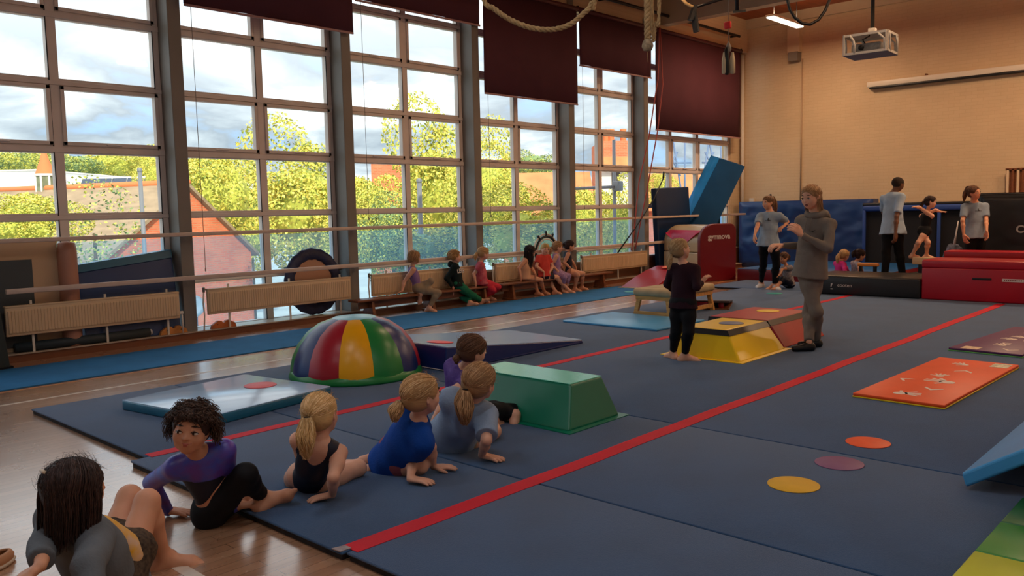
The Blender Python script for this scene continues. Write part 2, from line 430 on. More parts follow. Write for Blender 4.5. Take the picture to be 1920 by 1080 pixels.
# ------------------------------------------------------------------ outside, first-floor view over a yard
GZ = -4.6
M_YARD = mat('pale_yard_paving', (168, 172, 170), rough=0.9, var=0.12, vscale=0.4)
M_BRICK = brick_mat('red_brick', (226, 126, 90), (208, 108, 76), (190, 140, 110), bw=0.24, rh=0.08, msize=0.012, axis='SUM', bump=0.3, var=0.15)
M_TILE = mat('weathered_roof_tile', (150, 132, 108), rough=0.85, var=0.15, vscale=1.5, bump=0.3, bscale=20, stretch=(1, 1, 4))
M_TILERED = mat('orange_roof_tile', (196, 128, 82), rough=0.85, var=0.15, vscale=1.2)
M_RIDGE = mat('terracotta_ridge', (206, 120, 74), rough=0.8)
M_RENDER = mat('white_render', (225, 222, 214), rough=0.8, var=0.04, vscale=1)
M_WHITEROOF = mat('white_membrane_roof', (238, 238, 236), rough=0.7)
M_PANEL = mat('solar_cell_blue', (60, 72, 92), rough=0.3)
M_POST = mat('galvanised_post', (112, 118, 126), rough=0.5)
M_WINDK = mat('dark_window_glass', (60, 66, 74), rough=0.2)
M_BARK = mat('bark', (92, 76, 56), rough=0.9, var=0.2)
LEAF = [mat('leaf_yellow', (228, 214, 104), rough=0.6, spec=0.2), mat('leaf_green', (178, 186, 82), rough=0.6, spec=0.2), mat('leaf_deep', (118, 136, 60), rough=0.6, spec=0.2)]
LEAFG = [mat('leaf_olive', (186, 190, 90), rough=0.6, spec=0.2), mat('leaf_blue_green', (120, 146, 96), rough=0.6, spec=0.2), mat('leaf_dark', (80, 108, 70), rough=0.6, spec=0.2)]

g = MB(); g.box((-140, -60, GZ-0.3), (GX-0.4, 160, GZ)); struct(g.build('ground_yard', M_YARD))
g = MB(); g.box((-17.5, 1.0, -1.75), (-11.1, 13.0, -1.55)); g.box((-17.6, 1.0, -1.75), (-17.4, 13.0, -1.35))
struct(g.build('trim_20', mat('pale_flat_roof_felt', (150, 186, 196), rough=0.7, var=0.08, vscale=0.8)))

def crown_mesh(seed, n, leaf, mats, rx=1.0, rz=1.15, core=True):
    r = np.random.RandomState(seed)
    lobes = [(r.randn(3)*0.42, 0.45+0.25*r.rand()) for _ in range(13)]+[(np.zeros(3), 0.75)]
    V = []; F = []; MI = []
    cnt = 0
    while cnt < n:
        c, rad = lobes[r.randint(len(lobes))]
        d = r.randn(3); d /= np.linalg.norm(d)
        p = c+d*rad*(0.82+0.22*r.rand())
        inside = any(np.linalg.norm(p-c2) < 0.72*r2 for c2, r2 in lobes)
        if inside: continue
        q = p*np.array([rx, rx, rz])
        a = r.randn(3); a /= np.linalg.norm(a); nrm = d+0.9*r.randn(3); u = np.cross(nrm, a); u /= np.linalg.norm(u)+1e-9
        w = np.cross(nrm, u); w /= np.linalg.norm(w)+1e-9
        s = leaf*(0.7+0.7*r.rand())
        k = len(V)
        V += [q-u*s*0.5, q+w*s*0.35+u*s*0.05, q+u*s*0.6, q-w*s*0.35+u*s*0.05]; F.append((k, k+1, k+2, k+3))
        MI.append(int(r.choice(3, p=[0.5, 0.36, 0.14]))); cnt += 1
    # leafy inner mass so the crown is not see-through
    bm = bmesh.new(); bmesh.ops.create_icosphere(bm, subdivisions=3, radius=0.66 if core else 0.001)
    k = len(V); bm.verts.index_update()
    for v in bm.verts:
        s_ = 1+0.25*mnoise.noise(v.co*3+Vector((seed, 0, 0)))
        V.append(np.array(v.co)*s_*np.array([rx, rx, rz]))
    for f in bm.faces: F.append(tuple(v.index+k for v in f.verts)); MI.append(1)
    bm.free()
    me = bpy.data.meshes.new('crown'); me.from_pydata([tuple(v) for v in V], [], F)
    for m in mats: me.materials.append(m)
    me.polygons.foreach_set('material_index', MI); me.update(); return me
CROWNS = [crown_mesh(3, 12500, 0.058, LEAF), crown_mesh(11, 12500, 0.058, LEAF), crown_mesh(23, 11000, 0.064, LEAFG), crown_mesh(29, 900, 0.08, LEAFG, core=False)]
trunk_mb = MB(); trunk_mb.tube([(0, 0, 0), (0.02, 0.01, 0.5), (-0.01, 0.02, 1.0)], [0.06, 0.045, 0.03], 8)
TRUNK = trunk_mb.mesh('trunk', M_BARK)
TREES = [ # px, py of crown centre, D, half width px, half height px, variant, label
 (412, 375, 42, 78, 92, 0, 'yellow-green tree whose round crown rises past the brick gable'),
 (470, 420, 50, 48, 85, 1, 'small yellowing tree in the gap between two taller crowns'),
 (567, 392, 32, 92, 108, 1, 'broad golden tree filling the right half of the second bay'),
 (645, 420, 41, 55, 85, 0, 'yellow tree partly hidden by the second window column'),
 (600, 300, 60, 40, 18, 2, 'distant treetop just showing above the broad golden tree'),
 (695, 410, 30, 58, 80, 0, 'yellow bushy tree below the box-shaped brick building'),
 (735, 440, 23, 50, 72, 2, 'dull olive tree in front of the box-shaped brick building'),
 (815, 362, 34, 82, 112, 1, 'tall yellow-green tree with two peaks behind a grey post'),
 (868, 400, 43, 50, 95, 0, 'leafy tree beside the third window column'),
 (800, 480, 19, 75, 55, 2, 'low green tree under the tall two-peaked tree'),
 (925, 370, 29, 60, 95, 1, 'yellow tree wrapping the slim brick chimney stack'),
 (1000, 320, 52, 48, 38, 2, 'pale green treetop rising over the orange roof'),
 (990, 445, 22, 90, 62, 1, 'low yellow tree in front of the orange roof'),
 (1100, 430, 30, 50, 75, 0, 'yellow tree under the brown roof in the fifth bay'),
 (1165, 440, 28, 44, 78, 1, 'slim yellow-green tree in front of the white-rendered house'),
 (1240, 360, 40, 24, 36, 0, 'small golden tree above the dark blue upright mat'),
 (45, 425, 24, 75, 62, 0, 'bright yellow bush in front of the tiled roof'),
 (175, 440, 22, 75, 72, 3, 'thin grey-green tree growing up before the tiled roof'),
 (295, 345, 45, 30, 48, 0, 'yellow-green tree standing behind the tall grey lamp post'),
]
for k in range(7):
    TREES.append((-40+k*62, 312, (80, 100, 122)[k % 3], 52, 26, [2, 0, 1][k % 3], None))
for k, (px, py, D, hw, hh, var, lab) in enumerate(TREES):
    c = at(px, py, D); rw = hw*D/FPX/0.95; rh = hh*D/FPX/1.12
    r = thing('tree', lab or 'distant olive tree in the line along the skyline', 'tree', (c[0], c[1], GZ), group=None if lab else 'trees along the skyline')
    co = bpy.data.objects.new('crown', CROWNS[var]); sc.collection.objects.link(co); co.parent = r
    co.location = (0, 0, c[2]-GZ); co.scale = (rw, rw, rh); co.rotation_euler.z = k*1.3
    to = bpy.data.objects.new('trunk', TRUNK); sc.collection.objects.link(to); to.parent = r
    H = c[2]-GZ; to.scale = (max(1.5, rw), max(1.5, rw), max(0.6, H))
    lw = MB()
# --- gabled brick building with tiled roof and cupola
def poly_obj(name, polys, mats, parent, mis=None):
    mb = MB()
    for i, p in enumerate(polys): mb.add(p, [tuple(range(len(p)))], mis[i] if mis else 0)
    return mb.build(name, mats, parent)
A = Vector(at(188, 492, 27)); Bp = Vector(at(470, 455, 33)); Ap = Vector(at(347, 350, 30)); Vr = Vector(at(-160, 368, 35)); Vr = Vr-Ap; Vr.z = 0
Bp.z = A.z
hall = thing('gabled_building', 'red brick gabled building with a long weathered tile roof outside the first two bays', 'building', (A.x, A.y, GZ))
o0 = Vector((A.x, A.y, GZ))
def L_(p): return tuple(Vector(p)-o0)
gA, gB = Vector((A.x, A.y, GZ)), Vector((Bp.x, Bp.y, GZ))
poly_obj('brick_walls', [[L_(gA), L_(gB), L_(Bp), L_(Ap), L_(A)], [L_(gA+Vr), L_(gA), L_(A), L_(A+Vr)], [L_(gB), L_(gB+Vr), L_(Bp+Vr), L_(Bp)], [L_(gB+Vr), L_(gA+Vr), L_(A+Vr), L_(Ap+Vr), L_(Bp+Vr)]], M_BRICK, hall)
nrm = Vector((0, 0, 0.14)); ov = -Vr.normalized()*0.18
def slab(p, q, dirn, name, m):
    mb = MB(); e = (q-p).normalized()*0.3
    a, b, c, d = p+ov, q+ov+e, q+Vr+e, p+Vr
    mb.hexa([L_(a), L_(b), L_(c), L_(d), L_(a+nrm), L_(b+nrm), L_(c+nrm), L_(d+nrm)]); return fix_normals(mb.build(name, m, hall))
slab(Ap, A, 1, 'roof', M_TILE); slab(Ap, Bp, 1, 'roof', M_TILE)
rb = MB(); rb.tube([L_(Ap+ov+nrm), L_(Ap+Vr+nrm)], 0.12, 8); rb.build('ridge', M_RIDGE, hall)
cu_p = Ap+Vr*0.60
cpx = Vector(at(88, 366, 32.6))
cup = thing('roof_cupola', 'slatted cupola with a small brown spire on the tiled roof ridge', 'cupola', (cpx.x, cpx.y, cpx.z-0.6))
mb = MB(); s_ = 32.6/FPX
mb.lathe([(26*s_, -0.9), (26*s_, 0.0), (25*s_, 0.45), (20*s_, 0.5)], n=8); mb.build('base', M_POST, cup)
mb = MB(); mb.lathe([(17*s_, 0.45), (17*s_, 1.35)], n=8); mb.build('louvre_drum', mat('verdigris_louvre', (112, 120, 96), rough=0.8, var=0.35, vscale=4), cup)
mb = MB()
for a in range(8): mb.tube([(17.5*s_*cos(a*pi/4), 17.5*s_*sin(a*pi/4), 0.45), (17.5*s_*cos(a*pi/4), 17.5*s_*sin(a*pi/4), 1.35)], 0.04, 5)
mb.lathe([(19*s_, 1.33), (20*s_, 1.37), (19*s_, 1.42)], n=8); mb.build('mouldings', M_RENDER, cup)
mb = MB(); mb.lathe([(18*s_, 1.42), (9*s_, 1.9), (1*s_, 2.5)], n=8); mb.build('spire', M_RIDGE, cup)

def box_building(name, label, px0, px1, pyt, D, depth, m, zb=GZ, extra=None):
    """block facing the hall: left/right edges and top given on their bearings"""
    a = Vector(at(px0, pyt, D)); b = Vector(at(px1, pyt, D)); zt = (a.z+b.z)/2
    w = (Vector((b.x, b.y, 0))-Vector((a.x, a.y, 0))).length
    rz = math.atan2(b.y-a.y, b.x-a.x)
    r = thing(name, label, 'building', (a.x, a.y, zb), rz)
    mb = MB(); mb.box((0, 0, 0), (w, depth, zt-zb)); mb.build('walls', m, r)
    return r, w, zt-zb
r, w, h = box_building('flat_roofed_building', 'box-shaped orange brick building with a flat pale parapet', 695, 752, 296, 44, 5, M_BRICK)
MB().box((-0.1, -0.1, h), (w+0.1, 5.1, h+0.12)).build('parapet', M_RENDER, r)
MB().box((0, -0.03, h-3.3), (w, 0.0, h-3.0)).build('stone_band', M_RENDER, r)
r, w, h = box_building('white_roofed_building', 'long low white building at the left below the skyline trees', -120, 74, 322, 60, 14, M_WHITEROOF)
MB().box((-0.1, -0.1, h), (w+0.1, 14, h+0.1)).build('roof_edge', M_RENDER, r)
r, w, h = box_building('white_roofed_building', 'white building carrying a bank of solar panels', 118, 345, 331, 58, 12, M_WHITEROOF)
sp = MB()
for i in range(5):
    x0 = w*(0.16+0.125*i); sp.hexa([(x0, -0.5, h-0.75), (x0+w*0.118, -0.5, h-0.75), (x0+w*0.118, 0.0, h-0.1), (x0, 0.0, h-0.1), (x0, -0.46, h-0.72), (x0+w*0.118, -0.46, h-0.72), (x0+w*0.118, 0.04, h-0.06), (x0, 0.04, h-0.06)])
sp.build('solar_panels', M_PANEL, r)
r, w, h = box_building('brick_chimney_stack', 'slim brick chimney stack standing among yellow leaves', 940, 964, 296, 35, 0.7, M_BRICK)
MB().box((-0.06, -0.06, h-0.25), (w+0.06, 0.76, h-0.05)).build('corbel', M_RIDGE, r)
def roofed(label, px0, px1, pyr, pye, D, depth, wallm, roofm):
    r, w, h = box_building('house', label, px0, px1, pye, D, depth, wallm)
    hr = (pye-pyr)*D/FPX
    mb = MB(); mb.prism([(-0.3, h-0.05), (depth+0.3, h-0.05), (depth/2, h+hr)], 'x', -0.2, w+0.2); fix_normals(mb.build('roof', roofm, r)); return r, w, h
r, w, h = roofed('house with a big orange tiled roof beside the fourth column', 968, 1110, 318, 398, 38, 6, M_BRICK, M_TILERED)
r, w, h = roofed('house with a brown-orange roof filling the last bay', 1205, 1400, 318, 392, 44, 8, M_BRICK, M_TILERED)
r, w, h = box_building('tall_house', 'tall orange brick house with three chimney pots and a white rendered front', 1124, 1186, 264, 40, 4, M_BRICK)
MB().box((0, -0.12, 0), (w, 0, h-1.25)).build('rendered_front', M_RENDER, r)
mb = MB(); mb.hexa([(-0.1, -0.5, h-1.35), (w+0.1, -0.5, h-1.35), (w+0.1, 0.0, h-0.85), (-0.1, 0, h-0.85), (-0.1, -0.5, h-1.25), (w+0.1, -0.5, h-1.25), (w+0.1, 0.0, h-0.75), (-0.1, 0, h-0.75)]); mb.build('lean_to_roof', M_TILERED, r)
for x in (0.36, 0.62, 1.2):
    mb = MB(); mb.lathe([(0.15, 0), (0.14, 0.5), (0.17, 0.56), (0.12, 0.6)], (x, 0.5, h), 10); mb.build('chimney_pot', M_RIDGE, r)
mb = MB(); mb.box((0.55, -0.16, h-2.1), (0.95, -0.12, h-1.5)); mb.box((0.3, -0.16, h-3.4), (0.75, -0.12, h-2.7)); mb.build('window', M_WINDK, r)
tag(MB().build('x', M_POST) if False else thing('lamp_post', 'tall grey lamp post in front of the red brick gable', 'lamp post', tuple(Vector(at(262, 322, 21))*1.0)), 'tall grey lamp post in front of the red brick gable', 'lamp post')
def post(px, pyt, D, r, label, arm=False):
    p = at(px, pyt, D); h = p[2]-GZ
    t = thing('lamp_post', label, 'post', (p[0], p[1], GZ))
    MB().tube([(0, 0, 0), (0, 0, h)], r, 8).build('pole', M_POST, t)
    MB().lathe([(r*1.15, 0), (r*1.25, 0.06), (r*0.6, 0.1)], (0, 0, h), 8).build('pole_cap', M_POST, t)
bpy.data.objects.remove([o for o in bpy.data.objects if o.name.startswith('lamp_post')][0])
post(262, 322, 21, 0.055, 'tall grey post in front of the red brick gable')
post(786, 342, 21, 0.06, 'grey post in front of the tall two-peaked tree')
post(1183, 326, 22, 0.05, 'short grey post right of the scaffold pole')
# scaffolding pole and lattice frames past the fifth and last bays
sf = thing('scaffold', 'grey scaffold pole with a horizontal tube and clamp in the sixth bay', 'scaffold', tuple(at(1151, 600, 24)))
a = Vector(at(1151, 262, 24))-sf.location; b = Vector(at(1151, 600, 24))-sf.location
MB().tube([a, (a.x, a.y, GZ-sf.location.z)], 0.05, 8).build('upright', M_POST, sf)
a = Vector(at(1070, 354, 23.4))-sf.location; b = Vector(at(1158, 350, 24))-sf.location
MB().tube([a, b], 0.045, 8).build('ledger', M_POST, sf)
MB().rbox((b.x-0.12, b.y-0.12, b.z-0.12), (b.x+0.12, b.y+0.12, b.z+0.16), 0.03).build('clamp', M_POST, sf)
M_BLUESTEEL = mat('blue_painted_steel', (96, 122, 160), rough=0.5)
for (p0, label) in ((1262, 'blue-grey lattice goal frame seen below the long blind'), (1330, 'second lattice frame beyond the last window, near the room corner')):
    q = Vector(at(p0, 600, 27)); lf = thing('lattice_frame', label, 'frame', (q.x, q.y, GZ))
    mb = MB(); o_ = Vector((q.x, q.y, GZ))
    for (x1, y1, x2, y2) in ((-22, 400, 0, 262), (22, 400, 0, 262), (-14, 305, 34, 305), (-8, 285, 14, 330), (8, 285, -14, 330), (22, 262, 22, 400), (-22, 400, -22, 600), (22, 400, 22, 600)):
        mb.tube([Vector(at(p0+x1, y1, 27))-o_, Vector(at(p0+x2, y2, 27))-o_], 0.03, 6)
    mb.build('tubes', M_BLUESTEEL, lf)
MB()
dd = thing('satellite_dish', 'white satellite dish outside, low beside the first column', 'dish', tuple(at(368, 575, 16)))
MB().lathe([(0.0, 0.0), (0.12, 0.02), (0.2, 0.07), (0.21, 0.10), (0.12, 0.06), (0.0, 0.03)], n=20).build('dish', M_WHITEROOF, dd).rotation_euler = (R_(80), 0, R_(40))
MB().tube([(0, 0, 0), (0, 0, -1.5)], 0.02, 6).build('mast', M_POST, dd)
# ------------------------------------------------------------------ fabrics and vinyls
def vinyl(name, c, rough=0.32, var=0.06, bump=0.10, bscale=7):
    return mat(name, c, rough=rough, spec=0.5, var=var, vscale=1.5, bump=bump, bscale=bscale)
def carpet_mat():
    m = mat('navy_ribbed_carpet', (40, 78, 118), rough=0.85, spec=0.35, var=0.10, vscale=2.5, bump=0.5, bscale=260, stretch=(1, 1, 1), sheen=0.25)
    return m
M_CARPET = carpet_mat()
M_CUT = mat('dark_foam_edge', (46, 40, 38), rough=0.9, var=0.3, vscale=30)
M_REDSTRIP = mat('red_hook_strip', (204, 34, 52), rough=0.7, spec=0.25, var=0.08, vscale=4, bump=0.2, bscale=200)
M_RUNNER = mat('blue_carpet_runner', (40, 116, 172), rough=0.8, spec=0.3, var=0.08, vscale=3, bump=0.3, bscale=150)
M_VNAVY = vinyl('navy_vinyl', (24, 44, 104))
M_VBLUE = vinyl('blue_vinyl', (36, 92, 150), bump=0.3, bscale=4)
M_VSKY = vinyl('sky_blue_vinyl', (74, 158, 214))
M_VTEAL = vinyl('teal_vinyl', (34, 104, 132))
M_VRED = vinyl('red_vinyl', (164, 20, 38), bump=0.25, bscale=5)
M_VDRED = vinyl('deep_red_vinyl', (112, 15, 28), bump=0.2, bscale=4)
M_VYEL = vinyl('yellow_vinyl', (240, 200, 20))
M_VGREEN = vinyl('green_vinyl', (6, 112, 84))
M_VGREEN2 = vinyl('leaf_green_vinyl', (30, 128, 62))
M_VBLACK = vinyl('black_vinyl', (34, 34, 36), bump=0.3, bscale=5)
M_VCREAM = vinyl('cream_vinyl', (206, 186, 150))
M_VPINK = vinyl('pink_crinkled_vinyl', (206, 50, 92), bump=0.6, bscale=12)
M_PINEWOOD = mat('varnished_pine', (206, 152, 84), rough=0.4, var=0.18, vscale=4, stretch=(1, 8, 8))
M_BENCHWOOD = mat('dark_varnished_bench_wood', (118, 70, 42), rough=0.35, var=0.2, vscale=4, stretch=(8, 1, 8))
M_SUEDE = mat('worn_beige_suede', (176, 156, 122), rough=0.85, var=0.12, vscale=6, bump=0.2, bscale=60)
M_LETTER = mat('pale_printed_letters', (214, 206, 200), rough=0.5)
M_CORD = mat('pale_cord', (150, 140, 130), rough=0.8)

# ------------------------------------------------------------------ carpeted foam floor, three lengths of four rolls
colx = [(-7.45, -5.325), (-5.315, -3.075), (-3.065, -0.83), (-0.82, 1.42)]
y0s = [2.24, 2.14, 2.16, 2.13]
names = ['beside the window runner', 'between the two red strips', 'right of the long red strip', 'under the green and yellow mat']
ends = [((None, 3.425), 'short near piece of navy carpeted foam '), ((3.437, 5.02), 'middle piece of navy carpeted foam '), ((5.032, 14.3), 'long far piece of navy carpeted foam ')]
for ci, (x0, x1) in enumerate(colx):
    for (ya, yb), lab in ends:
        ya_ = y0s[ci] if ya is None else ya
        r = thing('carpeted_foam_mat', lab+names[ci], 'floor mat', ((x0+x1)/2, ya_, 0), group='carpeted foam pieces of the sprung floor')
        w = (x1-x0)/2; L0 = yb-ya_
        MB().box((-w+0.01, 0.01, 0), (w-0.01, L0-0.01, 0.028)).build('foam_core', M_CUT, r)
        o = MB().rbox((-w, 0, 0.026), (w, L0, MT), 0.006, seg=2).build('carpet_top', M_CARPET, r)
r = thing('carpeted_foam_mat', 'far corner piece of navy carpeted foam near the vaulting block', 'floor mat', (-6.9, 14.31, 0), group='carpeted foam pieces of the sprung floor')
MB().box((-1.29, 0.01, 0), (1.29, 1.59, 0.028)).build('foam_core', M_CUT, r); MB().rbox((-1.3, 0, 0.026), (1.3, 1.6, MT), 0.006).build('carpet_top', M_CARPET, r)

def strip(x, ya, yb, w, label):
    mb = MB(); n = 60; P = []
    for i in range(n+1):
        y = ya+(yb-ya)*i/n; P.append((x+0.006*sin(y*2.1)+0.004*sin(y*5.3), y))
    for i in range(n):
        (xa, a), (xb, b) = P[i], P[i+1]
        mb.hexa([(xa-w/2, a, MT), (xa+w/2, a, MT), (xb+w/2, b, MT), (xb-w/2, b, MT), (xa-w/2, a, MT+0.003), (xa+w/2, a, MT+0.003), (xb+w/2, b, MT+0.003), (xb-w/2, b, MT+0.003)])
    tag(mb.build('red_joining_strip', M_REDSTRIP), label, 'strip', 'red joining strips of the foam floor')
strip(-3.07, 2.19, 13.9, 0.115, 'wide red strip running up to the big red mats')
strip(-5.32, 2.26, 14.2, 0.10, 'red strip running from the curly-haired girl to the black mat')
tag(MB().rbox((-9.88, -6, 0.0), (-8.67, 13.75, 0.012), 0.004).build('runner', M_RUNNER), 'long bright blue carpet runner laid along the foot of the windows', 'runner')
tp = MB(); tp.hexa([(-3.145, 2.135, MT), (-3.085, 2.14, MT), (-3.08, 2.20, MT), (-3.13, 2.20, MT), (-3.145, 2.135, MT+0.005), (-3.085, 2.14, MT+0.005), (-3.08, 2.20, MT+0.004), (-3.13, 2.20, MT+0.004)])
tag(tp.build('tape_patch', mat('silvery_tape', (150, 140, 142), rough=0.3, var=0.2, vscale=30)), 'scrap of silvery tape at the near end of the wide red strip', 'tape')

# ------------------------------------------------------------------ round rubber spots
def spot(x, y, z, col, label, r=0.135):
    mb = MB(); mb.lathe([(0.0001, 0.0), (r, 0.0), (r, 0.002), (r-0.004, 0.004), (0.0001, 0.004)], n=48)
    o = mb.build('marker_spot', mat('rubber_'+label.split()[0]+'_%d' % int(abs(x*100)), col, rough=0.5, var=0.04, vscale=12)); o.location = (x, y, z)
    tag(o, label, 'marker spot', 'round rubber marker spots')
spot(-1.915, 5.36, MT+0.001, (250, 96, 50), 'orange round spot on the floor, closest to the orange mat')
spot(-1.885, 4.82, MT+0.001, (132, 84, 124), 'purple round spot on the floor between the orange and yellow ones', 0.138)
spot(-1.925, 4.29, MT+0.001, (224, 172, 34), 'yellow round spot on the floor beyond the red strip', 0.138)
spot(-6.40, 3.70, 0.1225, (226, 92, 96), 'salmon round spot lying on the pale blue landing mat')
spot(-7.93, 11.95, MT+0.001-0.028, (80, 176, 176), 'pale teal round spot at the far end of the blue runner', 0.14)
bpy.data.objects[[o.name for o in bpy.data.objects if o.name.startswith('marker_spot')][-1]].location = (-8.95, 12.9, 0.013)
spot(-6.50, 13.65, MT+0.001, (70, 168, 160), 'teal round spot on the floor by the white socks')

# ------------------------------------------------------------------ pale blue landing mat
r = thing('landing_mat', 'pale shiny blue square landing mat with a salmon spot on top', 'mat', (-6.80, 2.70, MT), R_(8.8))
o = MB().rbox((0, 0, 0.0), (1.12, 1.2, 0.078), 0.012).build('cover_sides', M_VTEAL, r)
MB().rbox((0.004, 0.004, 0.074), (1.116, 1.196, 0.0815), 0.003).build('cover_top', mat('pale_blue_vinyl', (180, 216, 250), rough=0.16, spec=1.0, bump=0.12, bscale=4), r)
# thin blue mat
r = thing('folding_mat', 'thin light blue mat lying in front of the padded bench', 'mat', (-7.2, 8.74, MT), R_(-1))
MB().rbox((0, 0, 0), (1.52, 1.12, 0.028), 0.008).build('cover', M_VSKY, r)
# foam wedge
r = thing('foam_wedge', 'long navy foam wedge with a pale shiny slope beside the striped dome', 'wedge', (-7.06, 5.36, MT), R_(0))
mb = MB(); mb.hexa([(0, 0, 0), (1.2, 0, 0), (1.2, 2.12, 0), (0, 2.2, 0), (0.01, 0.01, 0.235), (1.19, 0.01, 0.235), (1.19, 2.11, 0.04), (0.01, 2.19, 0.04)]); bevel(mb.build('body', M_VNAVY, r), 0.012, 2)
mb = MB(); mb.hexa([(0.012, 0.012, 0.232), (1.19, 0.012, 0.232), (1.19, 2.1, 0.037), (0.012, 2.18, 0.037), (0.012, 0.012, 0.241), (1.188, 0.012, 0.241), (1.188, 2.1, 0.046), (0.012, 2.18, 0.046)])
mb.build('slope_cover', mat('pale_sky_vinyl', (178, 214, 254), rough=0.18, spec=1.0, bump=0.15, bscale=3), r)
mb = MB(); mb.tube([(0.0, -0.004, 0.012), (1.2, -0.004, 0.012)], 0.004, 6); mb.build('zip', M_LETTER, r)
spot(-6.23, 5.62, 0.261, (236, 84, 84), 'red round spot on top of the navy wedge')
bpy.data.objects[[o.name for o in bpy.data.objects if o.name.startswith('marker_spot')][-1]].rotation_euler = (-math.atan2(0.195, 2.1), 0, 0)

# ------------------------------------------------------------------ striped dome
r = thing('striped_dome', 'padded dome of navy, red, yellow and green gores with a green rim', 'dome', (-6.50, 4.78, MT), R_(0))
prof = [(0.60, 0.05), (0.598, 0.10), (0.575, 0.20), (0.525, 0.31), (0.44, 0.42), (0.33, 0.50), (0.20, 0.545)]
cols = [M_VNAVY, vinyl('crimson_vinyl', (164, 28, 44)), vinyl('amber_vinyl', (238, 170, 16), bump=0.3), M_VGREEN2]
nseg = 12; a_mid = math.atan2(-4.78, 6.50)   # towards the camera
nm = ['navy_gore', 'red_gore', 'yellow_gore', 'green_gore']
for g_ in range(nseg):
    a0 = a_mid-pi/12+g_*2*pi/nseg; ci = (2+g_) % 4      # g=0 is the yellow gore facing the room
    vs = []; k = 6
    for (rr, z) in prof:
        for j in range(k+1):
            t = j/k; a = a0+t*2*pi/nseg; bul = 1+0.022*sin(pi*t)
            vs.append((rr*bul*cos(a), rr*bul*sin(a), z))
    fs = [(i*(k+1)+j, i*(k+1)+j+1, (i+1)*(k+1)+j+1, (i+1)*(k+1)+j) for i in range(len(prof)-1) for j in range(k)]
    MB().add(vs, fs, 0, True).build(nm[ci], cols[ci], r)
MB().lathe([(0.0001, 0), (0.625, 0), (0.63, 0.02), (0.612, 0.06), (0.60, 0.075), (0.0001, 0.075)], n=48).build('rim', M_VGREEN2, r)
MB().lathe([(0.225, 0.535), (0.19, 0.552), (0.0001, 0.566)], n=24).build('crown_disc', vinyl('pale_aqua_vinyl', (130, 196, 216)), r)

# ------------------------------------------------------------------ trapezoid blocks
def trap(name, label, bx, by, tx, ty, z, m, skirt=True, band=None, topm=None):
    cx, cy = (bx[0]+bx[1])/2, (by[0]+by[1])/2
    r = thing(name, label, 'foam block', (cx, cy, MT))
    B = [(bx[0]-cx, by[0]-cy), (bx[1]-cx, by[0]-cy), (bx[1]-cx, by[1]-cy), (bx[0]-cx, by[1]-cy)]
    T = [(tx[0]-cx, ty[0]-cy), (tx[1]-cx, ty[0]-cy), (tx[1]-cx, ty[1]-cy), (tx[0]-cx, ty[1]-cy)]
    h = z-MT
    mb = MB(); mb.hexa([(*p, 0.0) for p in B]+[(*p, h) for p in T]); bevel(mb.build('body', m, r), 0.018, 3)
    if skirt:
        mb = MB(); e = 0.05
        mb.hexa([(p[0]+math.copysign(e, p[0]), p[1]+math.copysign(e, p[1]), 0) for p in B]+[(p[0]+math.copysign(e, p[0]), p[1]+math.copysign(e, p[1]), 0.006) for p in B])
        mb.build('base_flap', m, r)
    if band:
        mb = MB(); f0, f1 = 0.80, 0.985
        def lv(f, e): return [(b[0]+(t[0]-b[0])*f+math.copysign(e, b[0]), b[1]+(t[1]-b[1])*f+math.copysign(e, b[1]), h*f) for b, t in zip(B, T)]
        mb.hexa(lv(f0, 0.004)+lv(f1, 0.004)); mb.build('black_band', M_VBLACK, r)
    if topm:
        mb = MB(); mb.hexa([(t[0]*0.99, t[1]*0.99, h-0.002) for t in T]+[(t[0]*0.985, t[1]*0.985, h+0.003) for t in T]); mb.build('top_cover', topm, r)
    return r
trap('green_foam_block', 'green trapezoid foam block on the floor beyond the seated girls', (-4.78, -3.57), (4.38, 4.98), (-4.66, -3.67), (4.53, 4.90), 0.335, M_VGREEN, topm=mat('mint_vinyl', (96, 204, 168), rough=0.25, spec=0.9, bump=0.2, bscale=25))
trap('yellow_foam_block', 'yellow trapezoid foam block with a black band and a blue-grey spot on top', (-4.70, -3.87), (7.40, 8.40), (-4.62, -4.10), (7.56, 8.40), 0.325, M_VYEL, band=True)
trap('red_foam_block', 'red trapezoid foam block with a black band, behind the yellow block', (-4.86, -3.90), (8.44, 9.50), (-4.80, -4.10), (8.44, 9.50), 0.325, M_VRED, skirt=False, band=True)
spot(-4.30, 8.02, 0.3265, (104, 112, 140), 'blue-grey round spot on the yellow foam block', 0.13)
spot(-4.46, 9.2, 0.3265, (228, 190, 60), 'yellow round spot on the red foam block', 0.13)

# ------------------------------------------------------------------ padded wooden bench (low vaulting horse)
r = thing('padded_vaulting_bench', 'low wooden vaulting bench with a worn beige padded top', 'bench', (-6.78, 9.86, MT), R_(0))
MB().rbox((-0.03, -0.04, 0.285), (0.60, 1.20, 0.395), 0.045, seg=4).build('pad', M_SUEDE, r)
mb = MB(); mb.box((0.0, 0.0, 0.235), (0.57, 0.04, 0.29)); mb.box((0.0, 1.12, 0.235), (0.57, 1.16, 0.29)); mb.box((0.0, 0.04, 0.235), (0.035, 1.12, 0.29)); mb.box((0.535, 0.04, 0.235), (0.57, 1.12, 0.29)); mb.build('top_frame', M_PINEWOOD, r)
for (x, y, dx, dy) in ((0.05, 0.03, -0.05, -0.03), (0.52, 0.03, 0.05, -0.03), (0.05, 1.13, -0.05, 0.03), (0.52, 1.13, 0.05, 0.03)):
    MB().bar((x+dx, y+dy, 0.0), (x, y, 0.26), 0.06, 0.045).build('leg', M_PINEWOOD, r)
MB().bar((0.0, 0.0, 0.045), (0.57, 0.0, 0.045), 0.03, 0.055).build('foot_rail', M_PINEWOOD, r)
